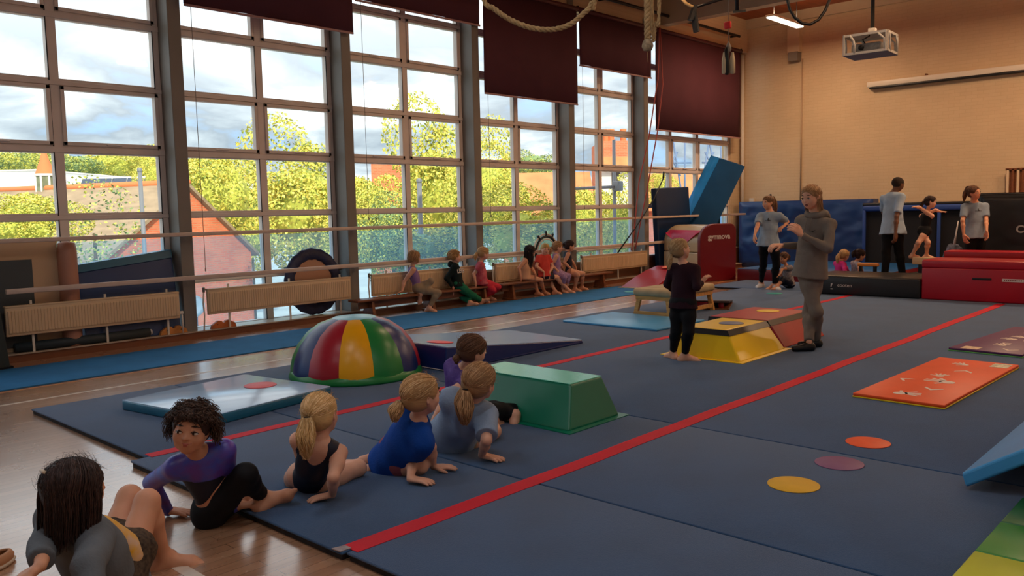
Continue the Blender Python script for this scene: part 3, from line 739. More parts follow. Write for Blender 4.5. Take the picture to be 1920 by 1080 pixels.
MB().bar((0.0, 1.16, 0.045), (0.57, 1.16, 0.045), 0.03, 0.055).build('foot_rail', M_PINEWOOD, r)
MB().bar((0.565, 0.0, 0.07), (0.565, 1.16, 0.07), 0.03, 0.055).build('side_rail', M_PINEWOOD, r)
# springboard behind
r = thing('springboard', 'dark springboard with a red front standing behind the padded bench', 'springboard', (-6.02, 11.16, MT), R_(25))
mb = MB(); mb.hexa([(-0.6, 0, 0), (0, 0, 0), (0, 0.95, 0), (-0.6, 0.95, 0), (-0.6, 0, 0.015), (0, 0, 0.015), (0, 0.95, 0.015), (-0.6, 0.95, 0.015)]); mb.build('base_board', M_BENCHWOOD, r)
mb = MB(); mb.hexa([(-0.6, 0, 0.10), (0, 0, 0.10), (0, 0.95, 0.02), (-0.6, 0.95, 0.02), (-0.6, 0, 0.13), (0, 0, 0.13), (0, 0.95, 0.035), (-0.6, 0.95, 0.035)]); mb.build('deck', mat('dark_brown_board', (60, 40, 36), rough=0.6), r)
for x in (-0.48, -0.12): MB().lathe([(0.035, 0.015), (0.045, 0.06), (0.035, 0.10)], (x, 0.1, 0), 12).build('spring', M_VRED, r)
MB().rbox((-0.58, -0.03, 0.02), (-0.3, 0.02, 0.11), 0.01).build('red_pad', M_VRED, r)

# ------------------------------------------------------------------ exercise mats on the right
def hands(mb, M, s, mi):
    """white printed hand, 5 fingers"""
    for k in range(5):
        a = R_(-40+20*k) if k else R_(-75)
        L0 = (0.075, 0.10, 0.11, 0.10, 0.085)[k]*s if k else 0.06*s
        u = Vector((sin(a), cos(a), 0)); v = Vector((u.y, -u.x, 0))*0.011*s; b = Vector(((k-2.2)*0.016*s, 0.02*s if k else 0, 0))
        mb.add([tuple(M @ q) for q in (b-v, b+v, b+u*L0+v, b+u*L0-v)], [(0, 1, 2, 3)], mi)
    mb.add([tuple(M @ Vector((0.045*s*cos(t*pi/5), 0.05*s*sin(t*pi/5)-0.01*s, 0))) for t in range(10)], [tuple(range(10))], mi)
def arrow(mb, M, s, mi):
    for sx in (-1, 1):
        mb.add([tuple(M @ Vector(q)) for q in ((0, 0.06*s, 0), (sx*0.07*s, -0.02*s, 0), (sx*0.07*s, -0.055*s, 0), (0, 0.02*s, 0))], [(0, 1, 2, 3) if sx < 0 else (3, 2, 1, 0)], mi)
def print_mat(x, y, rz, w, L, top, under, seed, label):
    r = thing('exercise_mat', label, 'mat', (x, y, MT), rz)
    o = MB().rbox((0, 0, 0.0), (w, L, 0.012), 0.004).build('underside', under, r)
    MB().rbox((0.003, 0.003, 0.012), (w-0.003, L-0.003, 0.034), 0.006).build('top', top, r)
    return r
PW = mat('white_print', (232, 216, 206), rough=0.5)
def Mx(x, y, a, z=0.0352): return Matrix.Translation((x, y, z)) @ Matrix.Rotation(a, 4, 'Z')
r = print_mat(-2.48, 6.58, R_(-1.5), 0.68, 2.04, mat('orange_vinyl', (240, 84, 28), rough=0.45, var=0.05, vscale=3, bump=0.15, bscale=5), M_VYEL, 1, 'orange exercise mat printed with white hands and arrows')
pm = MB()
hands(pm, Mx(0.30, 0.22, R_(-60)), 1.1, 0); arrow(pm, Mx(0.43, 0.52, R_(180)), 1.0, 0); hands(pm, Mx(0.42, 0.86, R_(75)), 1.3, 0); hands(pm, Mx(0.30, 1.10, R_(10)), 0.8, 0)
arrow(pm, Mx(0.40, 1.42, R_(0)), 1.0, 0); hands(pm, Mx(0.30, 1.75, R_(60)), 0.8, 0); arrow(pm, Mx(0.13, 0.78, R_(70)), 0.9, 0)
pm.build('printed_hands_and_arrows', PW, r)
pl = MB(); pl.box((0.50, 1.78, 0.034), (0.64, 1.98, 0.0355)); pl.build('care_label', mat('pale_printed_label', (206, 204, 176), rough=0.5, var=0.3, vscale=40), r)
r = print_mat(-2.52, 9.24, R_(-5), 0.68, 1.98, mat('purple_vinyl', (92, 44, 96), rough=0.45, var=0.06, vscale=3, bump=0.15, bscale=5), mat('light_green_vinyl', (110, 190, 100), rough=0.5), 2, 'purple exercise mat with a light green underside, beyond the orange one')
pm = MB()
hands(pm, Mx(0.35, 0.48, R_(20)), 0.9, 0); arrow(pm, Mx(0.50, 0.22, R_(180)), 1.0, 0); arrow(pm, Mx(0.34, 0.62, R_(60)), 0.7, 0); hands(pm, Mx(0.30, 0.95, R_(75)), 0.9, 0); hands(pm, Mx(0.34, 1.15, R_(75)), 0.9, 0)
hands(pm, Mx(0.52, 0.95, R_(120)), 0.9, 0); hands(pm, Mx(0.36, 1.5, R_(10)), 1.2, 0); pm.build('printed_hands_and_arrows', PW, r)
pl = MB(); pl.box((0.10, 0.04, 0.034), (0.26, 0.20, 0.0355)); pl.build('care_label', mat('beige_printed_label', (214, 190, 160), rough=0.5, var=0.25, vscale=40), r)
r = thing('striped_folding_mat', 'folding mat in dark green, green and yellow-green panels at the near right', 'mat', (-0.93, 3.0, MT), 0)
for y0, y1, nme, c in ((0, 0.43, 'lime_panel', (206, 204, 40)), (0.434, 0.866, 'yellow_green_panel', (190, 196, 40)), (0.87, 1.30, 'green_panel', (60, 140, 60)), (1.304, 1.73, 'dark_green_panel', (36, 104, 60))):
    MB().rbox((0, y0, 0), (1.2, y1, 0.034), 0.008).build(nme, vinyl('vinyl_'+nme, c, bump=0.3, bscale=3), r)
r = thing('blue_incline_mat', 'bright blue incline mat sloping up out of the picture over dark shade', 'incline mat', (-1.22, 4.76, MT), R_(0))
mb = MB(); c_, s_ = cos(R_(33)), sin(R_(33)); t = 0.075
def sl(u, v, n_): return (u*c_-n_*s_, v, u*s_+n_*c_)
mb.hexa([sl(0.03, 0, -0.0+0.0), sl(1.3, 0, 0), sl(1.3, 1.9, 0), sl(0.03, 1.9, 0), sl(0.05, 0, t), sl(1.3, 0, t), sl(1.3, 1.9, t), sl(0.05, 1.9, t)]); bevel(mb.build('slab', M_VSKY, r), 0.015, 3)
mb = MB(); mb.prism([(0.62, 0.0), (1.2, 0.0), (1.2, 0.70), (0.62, 0.38)], 'y', 0.35, 1.8); fix_normals(mb.build('support_block', M_VBLACK, r))

# ------------------------------------------------------------------ far end: landing mats
r = thing('low_black_mat', 'long low black landing mat with a small white maker mark', 'mat', (-6.05, 13.95, MT))
w = 1.82
o = MB().rbox((0, 0, 0), (w, 1.15, 0.32), 0.03, seg=3).build('cover', M_VBLACK, r)
MB().bar((0.02, -0.002, 0.29), (w-0.02, -0.002, 0.29), 0.004, 0.006).build('zip', M_VBLACK, r)
M_ = frame((0.64, -0.003, 0.165), (1, 0, 0), (0, 0, 1))
a = text_mb('cooten', 0.085, M_); a.add([tuple(M_ @ Vector(q)) for q in ((-0.23, 0.02, 0), (-0.20, 0.03, 0), (-0.22, -0.035, 0), (-0.235, -0.04, 0))], [(0, 1, 2, 3)]); a.add([tuple(M_ @ Vector(q)) for q in ((-0.235, -0.075, 0), (-0.195, -0.075, 0), (-0.195, -0.06, 0), (-0.235, -0.06, 0))], [(0, 1, 2, 3)])
a.build('maker_mark', M_LETTER, r)
def red_mat(x, y, w, d, h, label, z0=MT):
    r = thing('red_landing_mat', label, 'mat', (x, y, z0), group='thick red landing mats')
    MB().rbox((0, 0, 0), (w, d, h-0.12), 0.02, seg=3).build('cover', M_VRED, r)
    MB().rbox((-0.004, -0.004, h-0.125), (w+0.004, d+0.004, h), 0.025, seg=3).build('lid_panel', M_VRED, r)
    return r
r = red_mat(-4.22, 13.98, 2.6, 0.75, 0.62, 'thick red landing mat with a carry handle and a white tag, nearest one')
MB().rbox((0.72, -0.012, 0.335), (0.98, 0.0, 0.365), 0.005).build('handle', M_BLACK, r)
MB().box((1.12, -0.006, 0.32), (1.40, -0.001, 0.365)).build('white_tag', M_LETTER, r)
tg = MB()
for k in range(9): tg.box((1.145+0.027*k, -0.0075, 0.333), (1.160+0.027*k, -0.006, 0.351))
tg.build('tag_print', mat('faded_tag_print', (120, 60, 60), rough=0.6), r)
red_mat(-4.45, 15.93, 2.8, 0.42, 0.66, 'second thick red landing mat, just behind the tagged one')
r = thing('blue_landing_mat', 'big landing mat with a blue top and red sides before the blue wall pad', 'mat', (-8.45, 16.0, 0.0))
MB().rbox((0, 0, 0), (3.0, 2.9, 0.25), 0.02, seg=3).build('red_sides', M_VDRED, r); MB().rbox((0.01, 0.01, 0.246), (2.99, 2.89, 0.262), 0.006).build('blue_top', M_VBLUE, r)
# wrinkled wall pad
def wrinkled(lo, hi, nx, nz, amp, name, m, parent, seed=0):
    """padded panel standing upright, quilting folds on its near face"""
    vs = []; fs = []
    for j in range(nz+1):
        for i in range(nx+1):
            u, v = i/nx, j/nz; edge = min(u, 1-u)*nx*0.35; ev = min(v, 1-v)*nz*0.35; e = min(1, edge, ev)
            x = lo[0]+(hi[0]-lo[0])*u; z = lo[2]+(hi[2]-lo[2])*v
            f = mnoise.noise(Vector((x*1.3+z*1.0+seed, z*2.4-x*0.9, seed)))+0.5*mnoise.noise(Vector((x*3+z*3+seed, z*5-x*2, seed+4)))
            vs.append((x, lo[1]+0.05*(1-e)-amp*f*e, z))
    for j in range(nz):
        for i in range(nx):
            a = j*(nx+1)+i; fs.append((a, a+1, a+nx+2, a+nx+1))
    mb = MB(); mb.add(vs, fs, 0, True); mb.box((lo[0], lo[1]+0.045, lo[2]), hi); return mb.build(name, m, parent)
r = thing('wall_crash_pad', 'tall wrinkled blue crash pad standing against the end wall', 'crash pad', (-10.4, 19.75, 0))
wrinkled((0, 0, 0), (3.35, 0.38, 1.66), 90, 46, 0.05, 'cover', vinyl('deep_blue_vinyl', (24, 56, 112)), r, 3)
# padded trampoline frame folded upright
r = thing('folded_trampoline', 'upright trampoline frame with blue rails and a black net bed', 'trampoline', (-6.95, 18.9, 0))
M_RAIL = mat('blue_rail_pad', (40, 70, 140), rough=0.5)
mb = MB(); mb.rbox((0, -0.03, 1.38), (2.25, 0.05, 1.50), 0.03); mb.build('top_rail', M_RAIL, r)
for x in (0.0, 1.53, 2.2): MB().rbox((x, -0.03, 0.0), (x+0.06, 0.04, 1.40), 0.012).build('post', M_RAIL, r)
MB().box((0.03, 0.05, 0.02), (2.22, 0.08, 1.47)).build('net_bed', mat('black_net', (20, 21, 26), rough=0.8), r)
MB().rbox((-0.02, 0.0, 1.495), (2.3, 0.16, 1.56), 0.02).build('black_edge_pad', M_VBLACK, r)
r = thing('upright_black_mat', 'tall black crash mat standing on edge, large grey letters CO', 'crash mat', (-4.36, 17.6, 0))
wrinkled((0, 0, 0), (2.0, 0.4, 1.70), 50, 40, 0.012, 'cover', M_VBLACK, r, 9)
for x in (0.04,): MB().tube([(x, -0.005, 0.03), (x, -0.005, 1.64), (x+0.03, -0.005, 1.67), (1.9, -0.005, 1.67)], 0.012, 6).build('piping', M_BLACK, r)
text_mb('CO', 0.19, frame((0.80, -0.02, 1.02), (1, 0, 0), (0, 0, 1)), bold=0.006).build('lettering', mat('grey_letters', (150, 150, 150), rough=0.5), r)
mb = MB()
for k in range(13): mb.box((0.0+0.095*k, 0.0, 1.6), (0.045+0.095*k, 0.05, 2.20), k % 2)
mb.box((-0.02, 0.05, 1.6), (1.25, 0.07, 2.21), 1); mb.box((-0.02, 0.0, 2.18), (1.25, 0.07, 2.22), 1); mb.box((0, 0.0, 0), (0.05, 0.07, 1.6), 1); mb.box((1.1, 0, 0), (1.15, 0.07, 1.6), 1)
r = thing('wooden_slat_rack', 'rack of wooden slats rising behind the upright black mat', 'rack', (-4.42, FY-0.2, 0))
mb.build('slats', [mat('pale_slat', (214, 190, 160), rough=0.5), M_BENCHWOOD], r)
r = thing('grey_cloth_bag', 'crumpled blue-grey cloth bag between the woman and the black mat', 'bag', (-4.55, 16.9, 0))
bm = bmesh.new(); bmesh.ops.create_icosphere(bm, subdivisions=4, radius=1)
for v in bm.verts:
    s_ = 1+0.22*mnoise.noise(v.co*2.6)+0.08*mnoise.noise(v.co*8); v.co = Vector((v.co.x*0.2*s_, v.co.y*0.18*s_, 0.38+v.co.z*0.38*s_))
mb = MB(); bm.verts.index_update(); mb.add([v.co[:] for v in bm.verts], [tuple(v.index for v in f.verts) for f in bm.faces], 0, True); bm.free()
mb.build('sack', mat('blue_grey_cloth', (92, 96, 112), rough=0.9, var=0.5, vscale=14), r)
MB().tube([(0, 0, 0.74), (0.02, 0, 0.9), (0.06, 0, 1.2)], [0.03, 0.015, 0.01], 6).build('drawcord', M_LETTER, r)
# low mats the far coaches stand on
r = thing('floor_mat', 'low dark mat under the man with the shaved head', 'mat', (-5.33, 15.22, 0.0)); MB().rbox((0, 0, 0), (0.44, 0.9, 0.18), 0.02).build('cover', M_VBLACK, r)
r = thing('floor_mat', 'low dark mat under the woman beside the upright black mat', 'mat', (-4.6, 16.4, 0.0)); MB().rbox((0, 0, 0), (1.2, 0.75, 0.18), 0.02).build('cover', M_VBLACK, r)
# beams
r = thing('balance_beam', 'pale wooden beam that the child in black walks along', 'beam', (-4.86, 15.62, 0))
MB().rbox((0, -0.06, 0.47), (2.4, 0.06, 0.60), 0.012).build('beam_body', mat('pale_beam_wood', (214, 176, 130), rough=0.5, var=0.08, vscale=4), r)
MB().rbox((-0.02, -0.2, MT-0.03), (2.4, 0.2, 0.33), 0.02).build('padding', M_VBLACK, r)
MB().box((0.1, -0.05, 0.33), (0.2, 0.05, 0.47)).build('leg', M_BLACK, r); MB().box((2.0, -0.05, 0.33), (2.1, 0.05, 0.47)).build('leg', M_BLACK, r)
r = thing('balance_beam', 'short orange wooden beam beside the girl in white', 'beam', (-5.72, 15.36, 0))
MB().rbox((0, -0.05, 0.43), (0.36, 0.05, 0.49), 0.015).build('beam_body', mat('orange_beam_wood', (230, 140, 60), rough=0.4, var=0.1, vscale=4), r)
for x in (0.03, 0.28): MB().box((x, -0.04, MT), (x+0.04, 0.04, 0.43)).build('leg', M_BLACK, r)

# ------------------------------------------------------------------ vaulting block
r = thing('vaulting_block', 'big rounded vaulting block, dark red end panel and cream body', 'vaulting block', (-9.05, 15.42, 0), math.atan2(0.92, 0.39))
W = 0.93
def arch(x0, x1, z1, rl, rr, zb=0.0, n=10):
    P = [(x0, zb), (x1, zb)]
    P += [(x1-rr+rr*cos(t*pi/2/n), z1-rr+rr*sin(t*pi/2/n)) for t in range(n+1)]
    P += [(x0+rl-rl*sin(t*pi/2/n), z1-rl*0.9+rl*0.9*cos(t*pi/2/n)) for t in range(n+1)]
    return P
mb = MB(); mb.prism(arch(0, W, 1.20, 0.36, 0.16), 'y', -0.10, 0.0, smooth=False); bevel(fix_normals(mb.build('end_panel', M_VDRED, r)), 0.02, 3)
text_mb('GYMNOVA'.lower(), 0.16, frame((W*0.52, -0.104, 0.93), (1, 0, 0), (0, 0, 1)), bold=0.004).build('lettering', M_LETTER, r)
mb = MB(); mb.prism([(0.02, 0), (W-0.02, 0), (W-0.02, 0.60), (0.02, 0.60)], 'y', 0.0, 1.25); bevel(fix_normals(mb.build('lower_box', M_VCREAM, r)), 0.02, 3)
mb = MB(); mb.prism(arch(0.03, W-0.03, 1.17, 0.40, 0.16, 0.61), 'y', 0.0, 1.25); bevel(fix_normals(mb.build('arched_top', vinyl('beige_vinyl', (190, 168, 130)), r)), 0.02, 3)
# pink crinkled insert on the curved side: follows the arch profile, V-shaped lower edge
pts = arch(0.03, W-0.03, 1.17, 0.40, 0.16, 0.61)[13:]
vs = []; fs = []; ny = 16
prof2 = [(x-0.012, z+0.004) for x, z in pts]+[(0.018, 0.66)]
for j in range(ny+1):
    y = 0.05+1.12*j/ny; lim = 0.70+abs(j/ny-0.5)*0.60
    for (x, z) in prof2[5:]: vs.append((x, y, max(z, lim) if z < lim else z) if z > lim else (0.018, y, lim))
m_ = len(prof2[5:])
for j in range(ny):
    for i in range(m_-1): fs.append((j*m_+i, j*m_+i+1, (j+1)*m_+i+1, (j+1)*m_+i))
fix_normals(MB().add(vs, fs, 0, True).build('pink_insert', M_VPINK, r))
# red ramp with pale base
r = thing('red_foam_ramp', 'small red foam ramp with a pale base edge at the far end of the runner', 'ramp', (-9.62, 13.5, 0), R_(4))
mb = MB(); mb.prism([(0, 0.02), (0.5, 0.17), (1.0, 0.29), (1.45, 0.35), (1.45, 0.10), (0.9, 0.08), (0.02, 0.0)], 'x', 0, 0.72); fix_normals(mb.build('body', M_VRED, r))
mb = MB(); mb.box((-0.04, -0.06, 0.0), (0.76, 0.10, 0.022), 0); mb.build('base_edge', M_VCREAM, r)
mb = MB(); mb.box((0.04, 0.3, 0), (0.68, 1.42, 0.06)); mb.build('underframe', M_VBLACK, r)
spot(-9.33, 14.74, 0.349, (240, 120, 80), 'orange round spot on top of the red ramp', 0.12)
bpy.data.objects[[o.name for o in bpy.data.objects if o.name.startswith('marker_spot')][-1]].rotation_euler = (R_(9), 0, 0)

# ------------------------------------------------------------------ mats in the window corner
def slab8(name, label, cat, quad, thick, m, parts=None):
    """leaning mat from the four corners of its face (world) and a thickness vector"""
    q = [Vector(p) for p in quad]; t = Vector(thick); zb = min((p+(t if i else t)).z for i, p in enumerate(q)); o = Vector((q[0].x, q[0].y, 0))
    r = thing(name, label, cat, tuple(o)); mb = MB()
    mb.hexa([tuple(p-o) for p in q]+[tuple(p+t-o) for p in q]); bevel(fix_normals(mb.build('cover', m, r)), 0.03, 3); return r, o
slab8('upright_blue_mat', 'dark blue mat standing on edge against the last window column', 'mat', [(-10.22, 15.85, 0.1), (-10.22, 17.25, 0.1), (-10.34, 17.25, 2.03), (-10.34, 15.85, 1.99)], (-0.14, 0, 0), vinyl('deep_petrol_vinyl', (14, 46, 84)))
T2, T3, T1 = Vector(at(1349, 297, 20.2)), Vector(at(1397, 312, 20.0)), Vector(at(1333, 291, 20.5))
dn = (Vector(at(1262, 470, 19.3))-T2)*0.76
r = thing('leaning_crash_mat', 'thick teal-blue crash mat tilted against the corner above the vaulting block', 'crash mat', (T2.x, T2.y, 0)); o0 = Vector((T2.x, T2.y, 0))
side = T1-T2
def fold(name, m, a, b, c, d, t, wr=0.05, n=26, sd=1.0):
    """puffy slab: face a,b,c,d (a-b along the top) and thickness t"""
    vs = []; fs = []
    for j in range(n+1):
        for i in range(n+1):
            u, v = i/n, j/n; p = (a*(1-u)+b*u)*(1-v)+(d*(1-u)+c*u)*v
            e = min(1, min(u, 1-u)*7, min(v, 1-v)*7); nn = -t.normalized()
            p = p+nn*(wr*e*(0.6+0.9*mnoise.noise(Vector((u*2+v*3+sd, v*9-u*4, sd)))))
            vs.append(tuple(p-o0))
    for j in range(n):
        for i in range(n): k = j*(n+1)+i; fs.append((k, k+1, k+n+2, k+n+1))
    mb = MB(); mb.add(vs, fs, 0, True); q = [a, b, c, d]; mb.hexa([tuple(p-o0) for p in q]+[tuple(p+t-o0) for p in q]); return fix_normals(mb.build(name, m, r))
fold('folded_upper_half', mat('petrol_vinyl', (10, 58, 96), rough=0.75, spec=0.15, var=0.1, vscale=2), T2, T3, T3+dn, T2+dn, side*1.0, 0.02)
fold('bright_side_panel', mat('cyan_vinyl', (16, 104, 160), rough=0.7, spec=0.2, var=0.1, vscale=3), T1, T2, T2+dn*0.98, T1+dn*0.98, (T3-T2).normalized()*0.05, 0.03, sd=5.0)
b0 = T2+dn; 
lh = (dn[0] if dn[0] > -0.3 else -0.3)
MB().box((lh, -0.6, 0.0), (0.02, 0.0, 1.34)).build('lower_half', vinyl('dark_petrol_vinyl', (16, 56, 66)), r)

# ------------------------------------------------------------------ radiators
def radiator(y0, y1, label, valve=True):
    r = thing('radiator', label, 'radiator', (-10.24, y0, 0), group='low panel radiators under the windows')
    L0 = y1-y0; z0, z1 = 0.30, 0.625; n = int(L0/0.0333); vs = []
    mb = MB(); mb.rbox((-0.055, 0, z0), (-0.012, L0, z1), 0.006)
    P = []
    for i in range(n+1):
        y = 0.02+(L0-0.04)*i/n; P += [(y, -0.006), (y+0.006, 0.0), (y+0.026, 0.0), (y+0.031, -0.006)] if i < n else []
    zs = [z0+0.025, z0+0.04, z1-0.05, z1-0.035]; m_ = len(P)
    for k, z in enumerate(zs):
        for (y, x) in P: vs.append((x if k in (1, 2) else -0.010, min(y, L0-0.01), z))
    fs = [(k*m_+i, k*m_+i+1, (k+1)*m_+i+1, (k+1)*m_+i) for k in range(3) for i in range(m_-1)]
    mb.add(vs, fs); mb.build('panel', M_RAD, r)
    MB().rbox((-0.09, 0.0, z1-0.01), (-0.008, L0, z1+0.012), 0.004).build('top_grille', M_RAD, r)
    if valve:
        MB().rbox((-0.05, -0.055, z1-0.03), (-0.02, -0.025, z1+0.035), 0.008).build('valve', M_COLUMN, r)
        MB().tube([(-0.035, -0.04, z1-0.02), (-0.035, -0.055, 0.45), (-0.035, -0.045, 0.3), (-0.04, -0.06, 0.10)], 0.011, 6).build('pipe', M_WHITE, r)
    else:
        MB().tube([(-0.035, L0+0.035, 0.36), (-0.035, L0+0.035, 0.10)], 0.011, 6).build('pipe', M_WHITE, r)
        MB().rbox((-0.05, L0, 0.345), (-0.02, L0+0.05, 0.385), 0.008).build('valve', M_WHITE, r)
    for y in (L0*0.14, L0*0.55, L0*0.93):
        MB().box((-0.075, y-0.012, 0.10), (-0.058, y+0.012, z1+0.055)).build('bracket', M_WHITE, r)
M_RAD = mat('radiator_cream_enamel', (214, 184, 146), rough=0.4, spec=0.5, var=0.03, vscale=2)
radiator(2.90, 4.86, 'cream radiator in front of the leaning boards in the first bay', False)
radiator(5.24, 7.50, 'cream radiator in front of the mini trampoline')
radiator(7.90, 10.12, 'cream radiator behind the girl in lilac and the boy in the dark hoodie')
radiator(10.62, 12.6, 'cream radiator behind the girl in pink and the dark-haired girl')
radiator(13.12, 15.38, 'cream radiator just before the red ramp')
# barre rails
def barre(z, y0, y1, w, label):
    r = thing('barre_rail', label, 'rail', (-10.19, y0, 0), group='long pale rails along the windows')
    MB().rbox((-0.028, 0, z-w), (0.028, y1-y0, z+w), 0.008).build('rail', M_RAILW, r)
    y = 0.0
    for yc in COLS:
        if y0 < yc-0.08 < y1: MB().box((-0.18, yc-0.10-y0, z-0.02), (-0.028, yc-0.06-y0, z+0.02)).build('bracket', M_BLACK, r)
M_RAILW = mat('worn_pale_rail_paint', (206, 184, 168), rough=0.35, spec=0.5, var=0.06, vscale=6)
barre(1.352, -7.0, 19.7, 0.024, 'upper pale rail running the whole length of the windows')
barre(0.80, 2.90, 16.0, 0.028, 'lower pale rail, its chipped end in the first bay')

# ------------------------------------------------------------------ things leaning in the first bay
r = thing('framed_board', 'cream-framed dark board leaning behind the first radiator', 'board', (-10.45, 1.9, 0.10))
mb = MB(); mb.rbox((-0.04, 0, 0), (0.0, 1.64, 1.24), 0.01); mb.build('frame', mat('board_frame', (190, 160, 128), rough=0.6), r); MB().box((0.0, 0.1, 0.05), (0.008, 1.36, 1.03)).build('dark_panel', mat('charcoal_panel', (72, 78, 80), rough=0.7), r)
r = thing('rolled_mat', 'pinkish-beige rolled end of a mat standing beside the cream-framed board', 'rolled mat', (-10.42, 3.63, 0.10))
MB().lathe([(0.0001, 0), (0.10, 0), (0.105, 0.05), (0.105, 1.10), (0.09, 1.2), (0.0001, 1.22)], n=20).build('roll', mat('pinkish_vinyl', (176, 126, 104), rough=0.5), r)
MB().lathe([(0.107, 0.5), (0.108, 0.54)], n=20).build('strap', M_BENCHWOOD, r)
r = thing('leaning_navy_mat', 'navy mats leaning in the first bay under a teal folded edge', 'mat', (-10.36, 3.76, 0.10))
mb = MB(); mb.hexa([(0, 0, 0), (0, 1.16, 0), (-0.16, 1.16, 0.96), (-0.16, 0, 0.84), (-0.12, 0, 0), (-0.12, 1.16, 0), (-0.28, 1.16, 0.96), (-0.28, 0, 0.84)]); bevel(fix_normals(mb.build('front_mat', vinyl('ink_blue_vinyl', (20, 56, 104)), r)), 0.01)
mb = MB(); mb.hexa([(-0.145, 0, 0.84), (-0.145, 1.16, 0.96), (-0.165, 1.16, 1.06), (-0.165, 0, 0.93), (-0.28, 0, 0.84), (-0.28, 1.16, 0.96), (-0.30, 1.16, 1.06), (-0.30, 0, 0.93)]); fix_normals(mb.build('folded_edge', M_VTEAL, r))
r = thing('dark_board', 'dark greenish board standing at the left edge before the first radiator', 'board', (-9.98, 2.2, 0.0))
mb = MB(); mb.hexa([(0, 0, 0.0), (0.06, 0, 0.0), (0.06, 0.62, 0.0), (0, 0.62, 0.0), (-0.03, 0, 0.95), (0.03, 0, 0.95), (0.03, 0.55, 0.80), (-0.03, 0.55, 0.80)]); bevel(mb.build('panel', mat('bottle_green_black', (42, 48, 44), rough=0.5), r), 0.008)
MB().box((-0.02, 0, 0), (0.08, 0.64, 0.03)).build('foot', M_BLACK, r)
r = thing('rolled_black_mat', 'dark rolled mat lying along the step with a pale roller wheel', 'rolled mat', (-10.36, 3.0, 0.10))
MB().tube([(0, 0, 0.055), (0, 1.5, 0.055)], 0.055, 14).build('roll', mat('dark_blue_green_roll', (44, 54, 58), rough=0.6), r)
MB().tube([(0, 1.505, 0.055), (0, 1.53, 0.055)], 0.034, 14).build('wheel', M_LETTER, r); MB().tube([(0, 1.53, 0.055), (0, 1.535, 0.055)], 0.016, 10).build('hub', M_BLACK, r)
def block(y, label, c):
    r = thing('wooden_foot_block', label, 'wooden block', (-10.345, y, 0.10), group='orange wooden foot blocks')
    mb = MB(); mb.prism([(0, 0), (0.36, 0), (0.34, 0.055), (0.25, 0.10), (0.21, 0.095), (0.19, 0.07), (0.17, 0.07), (0.15, 0.095), (0.10, 0.10), (0.02, 0.05)], 'x', -0.02, 0.03)
    bevel(fix_normals(mb.build('shaped_board', c, r)), 0.004)
    for y_ in (0.09, 0.27): MB().tube([(0.03, y_, 0.05), (0.033, y_, 0.05)], 0.007, 8).build('bolt', M_BLACK, r)
block(4.62, 'pale orange shaped wooden block left of the first column', mat('orange_block_wood', (200, 132, 66), rough=0.5, var=0.15, vscale=10))
block(5.30, 'darker orange shaped wooden block right of the first column', mat('orange_block_wood_dark', (188, 104, 52), rough=0.5, var=0.15, vscale=10))

# ------------------------------------------------------------------ mini trampoline and hoop frame
def ring(R0, r0, n=56, m=12, sq=1.0, wob=0.0):
    vs = []; fs = []
    for i in range(n):
        a = 2*pi*i/n
        for j in range(m):
            b = 2*pi*j/m; rr = R0+r0*cos(b)*(1+wob*sin(a*17)); vs.append((r0*sq*sin(b)*(1+wob*sin(a*17+1)), rr*cos(a), rr*sin(a)))
    for i in range(n):
        for j in range(m): fs.append((i*m+j, ((i+1) % n)*m+j, ((i+1) % n)*m+(j+1) % m, i*m+(j+1) % m))
    return MB().add(vs, fs, 0, True)
r = thing('mini_trampoline', 'round mini trampoline with a navy skirt standing on edge behind a radiator', 'trampoline', (-10.47, 7.02, 0.10)); r.rotation_euler = (0, R_(-4), 0)
o = ring(0.405, 0.085, sq=0.5, wob=0.08).build('spring_skirt', mat('navy_nylon_skirt', (40, 44, 74), rough=0.5, bump=0.6, bscale=30, var=0.2, vscale=10), r); o.location = (0, 0, 0.492)
o = MB().prism([(0.335*cos(t*pi/20), 0.335*sin(t*pi/20)) for t in range(40)], 'x', -0.01, 0.0).build('jumping_bed', mat('tan_bed_fabric', (186, 140, 112), rough=0.8), r); o.location = (0, 0, 0.492)
for a in (10, 70, 130, 190, 250, 310):
    c_, s_ = cos(R_(a+20)), sin(R_(a+20)); MB().tube([(0.0, 0.44*c_, 0.492+0.44*s_), (-0.10, 0.46*c_, 0.492+0.46*s_)], 0.016, 6).build('leg', M_BLACK, r)
MB().bar((0.02, 0.42, 0.63), (0.03, 0.62, 0.69), 0.03, 0.03).build('strap', M_BLACK, r)
r = thing('hoop_frame', 'white and black hoop frame with clamps above the seated children', 'hoop', (-10.44, 12.2, 0.10))
o = ring(0.36, 0.018).build('outer_hoop', M_WHITE, r); o.location = (0, 0, 0.64)
o = ring(0.315, 0.022).build('inner_hoop', M_BLACK, r); o.location = (0.02, 0, 0.64)
o = ring(0.27, 0.014).build('small_hoop', M_WHITE, r); o.location = (0.02, 0, 0.64)
for a in (20, 60, 90, 125, 165):
    c_, s_ = cos(R_(a)), sin(R_(a)); MB().bar((0.01, 0.33*c_, 0.64+0.33*s_), (0.01, 0.42*c_, 0.64+0.42*s_), 0.03, 0.035).build('clamp', M_BLACK, r)
MB().box((-0.03, -0.25, 0), (0.0, -0.2, 0.5)).build('stay', M_BLACK, r); MB().box((-0.03, 0.2, 0), (0.0, 0.25, 0.5)).build('stay', M_BLACK, r)

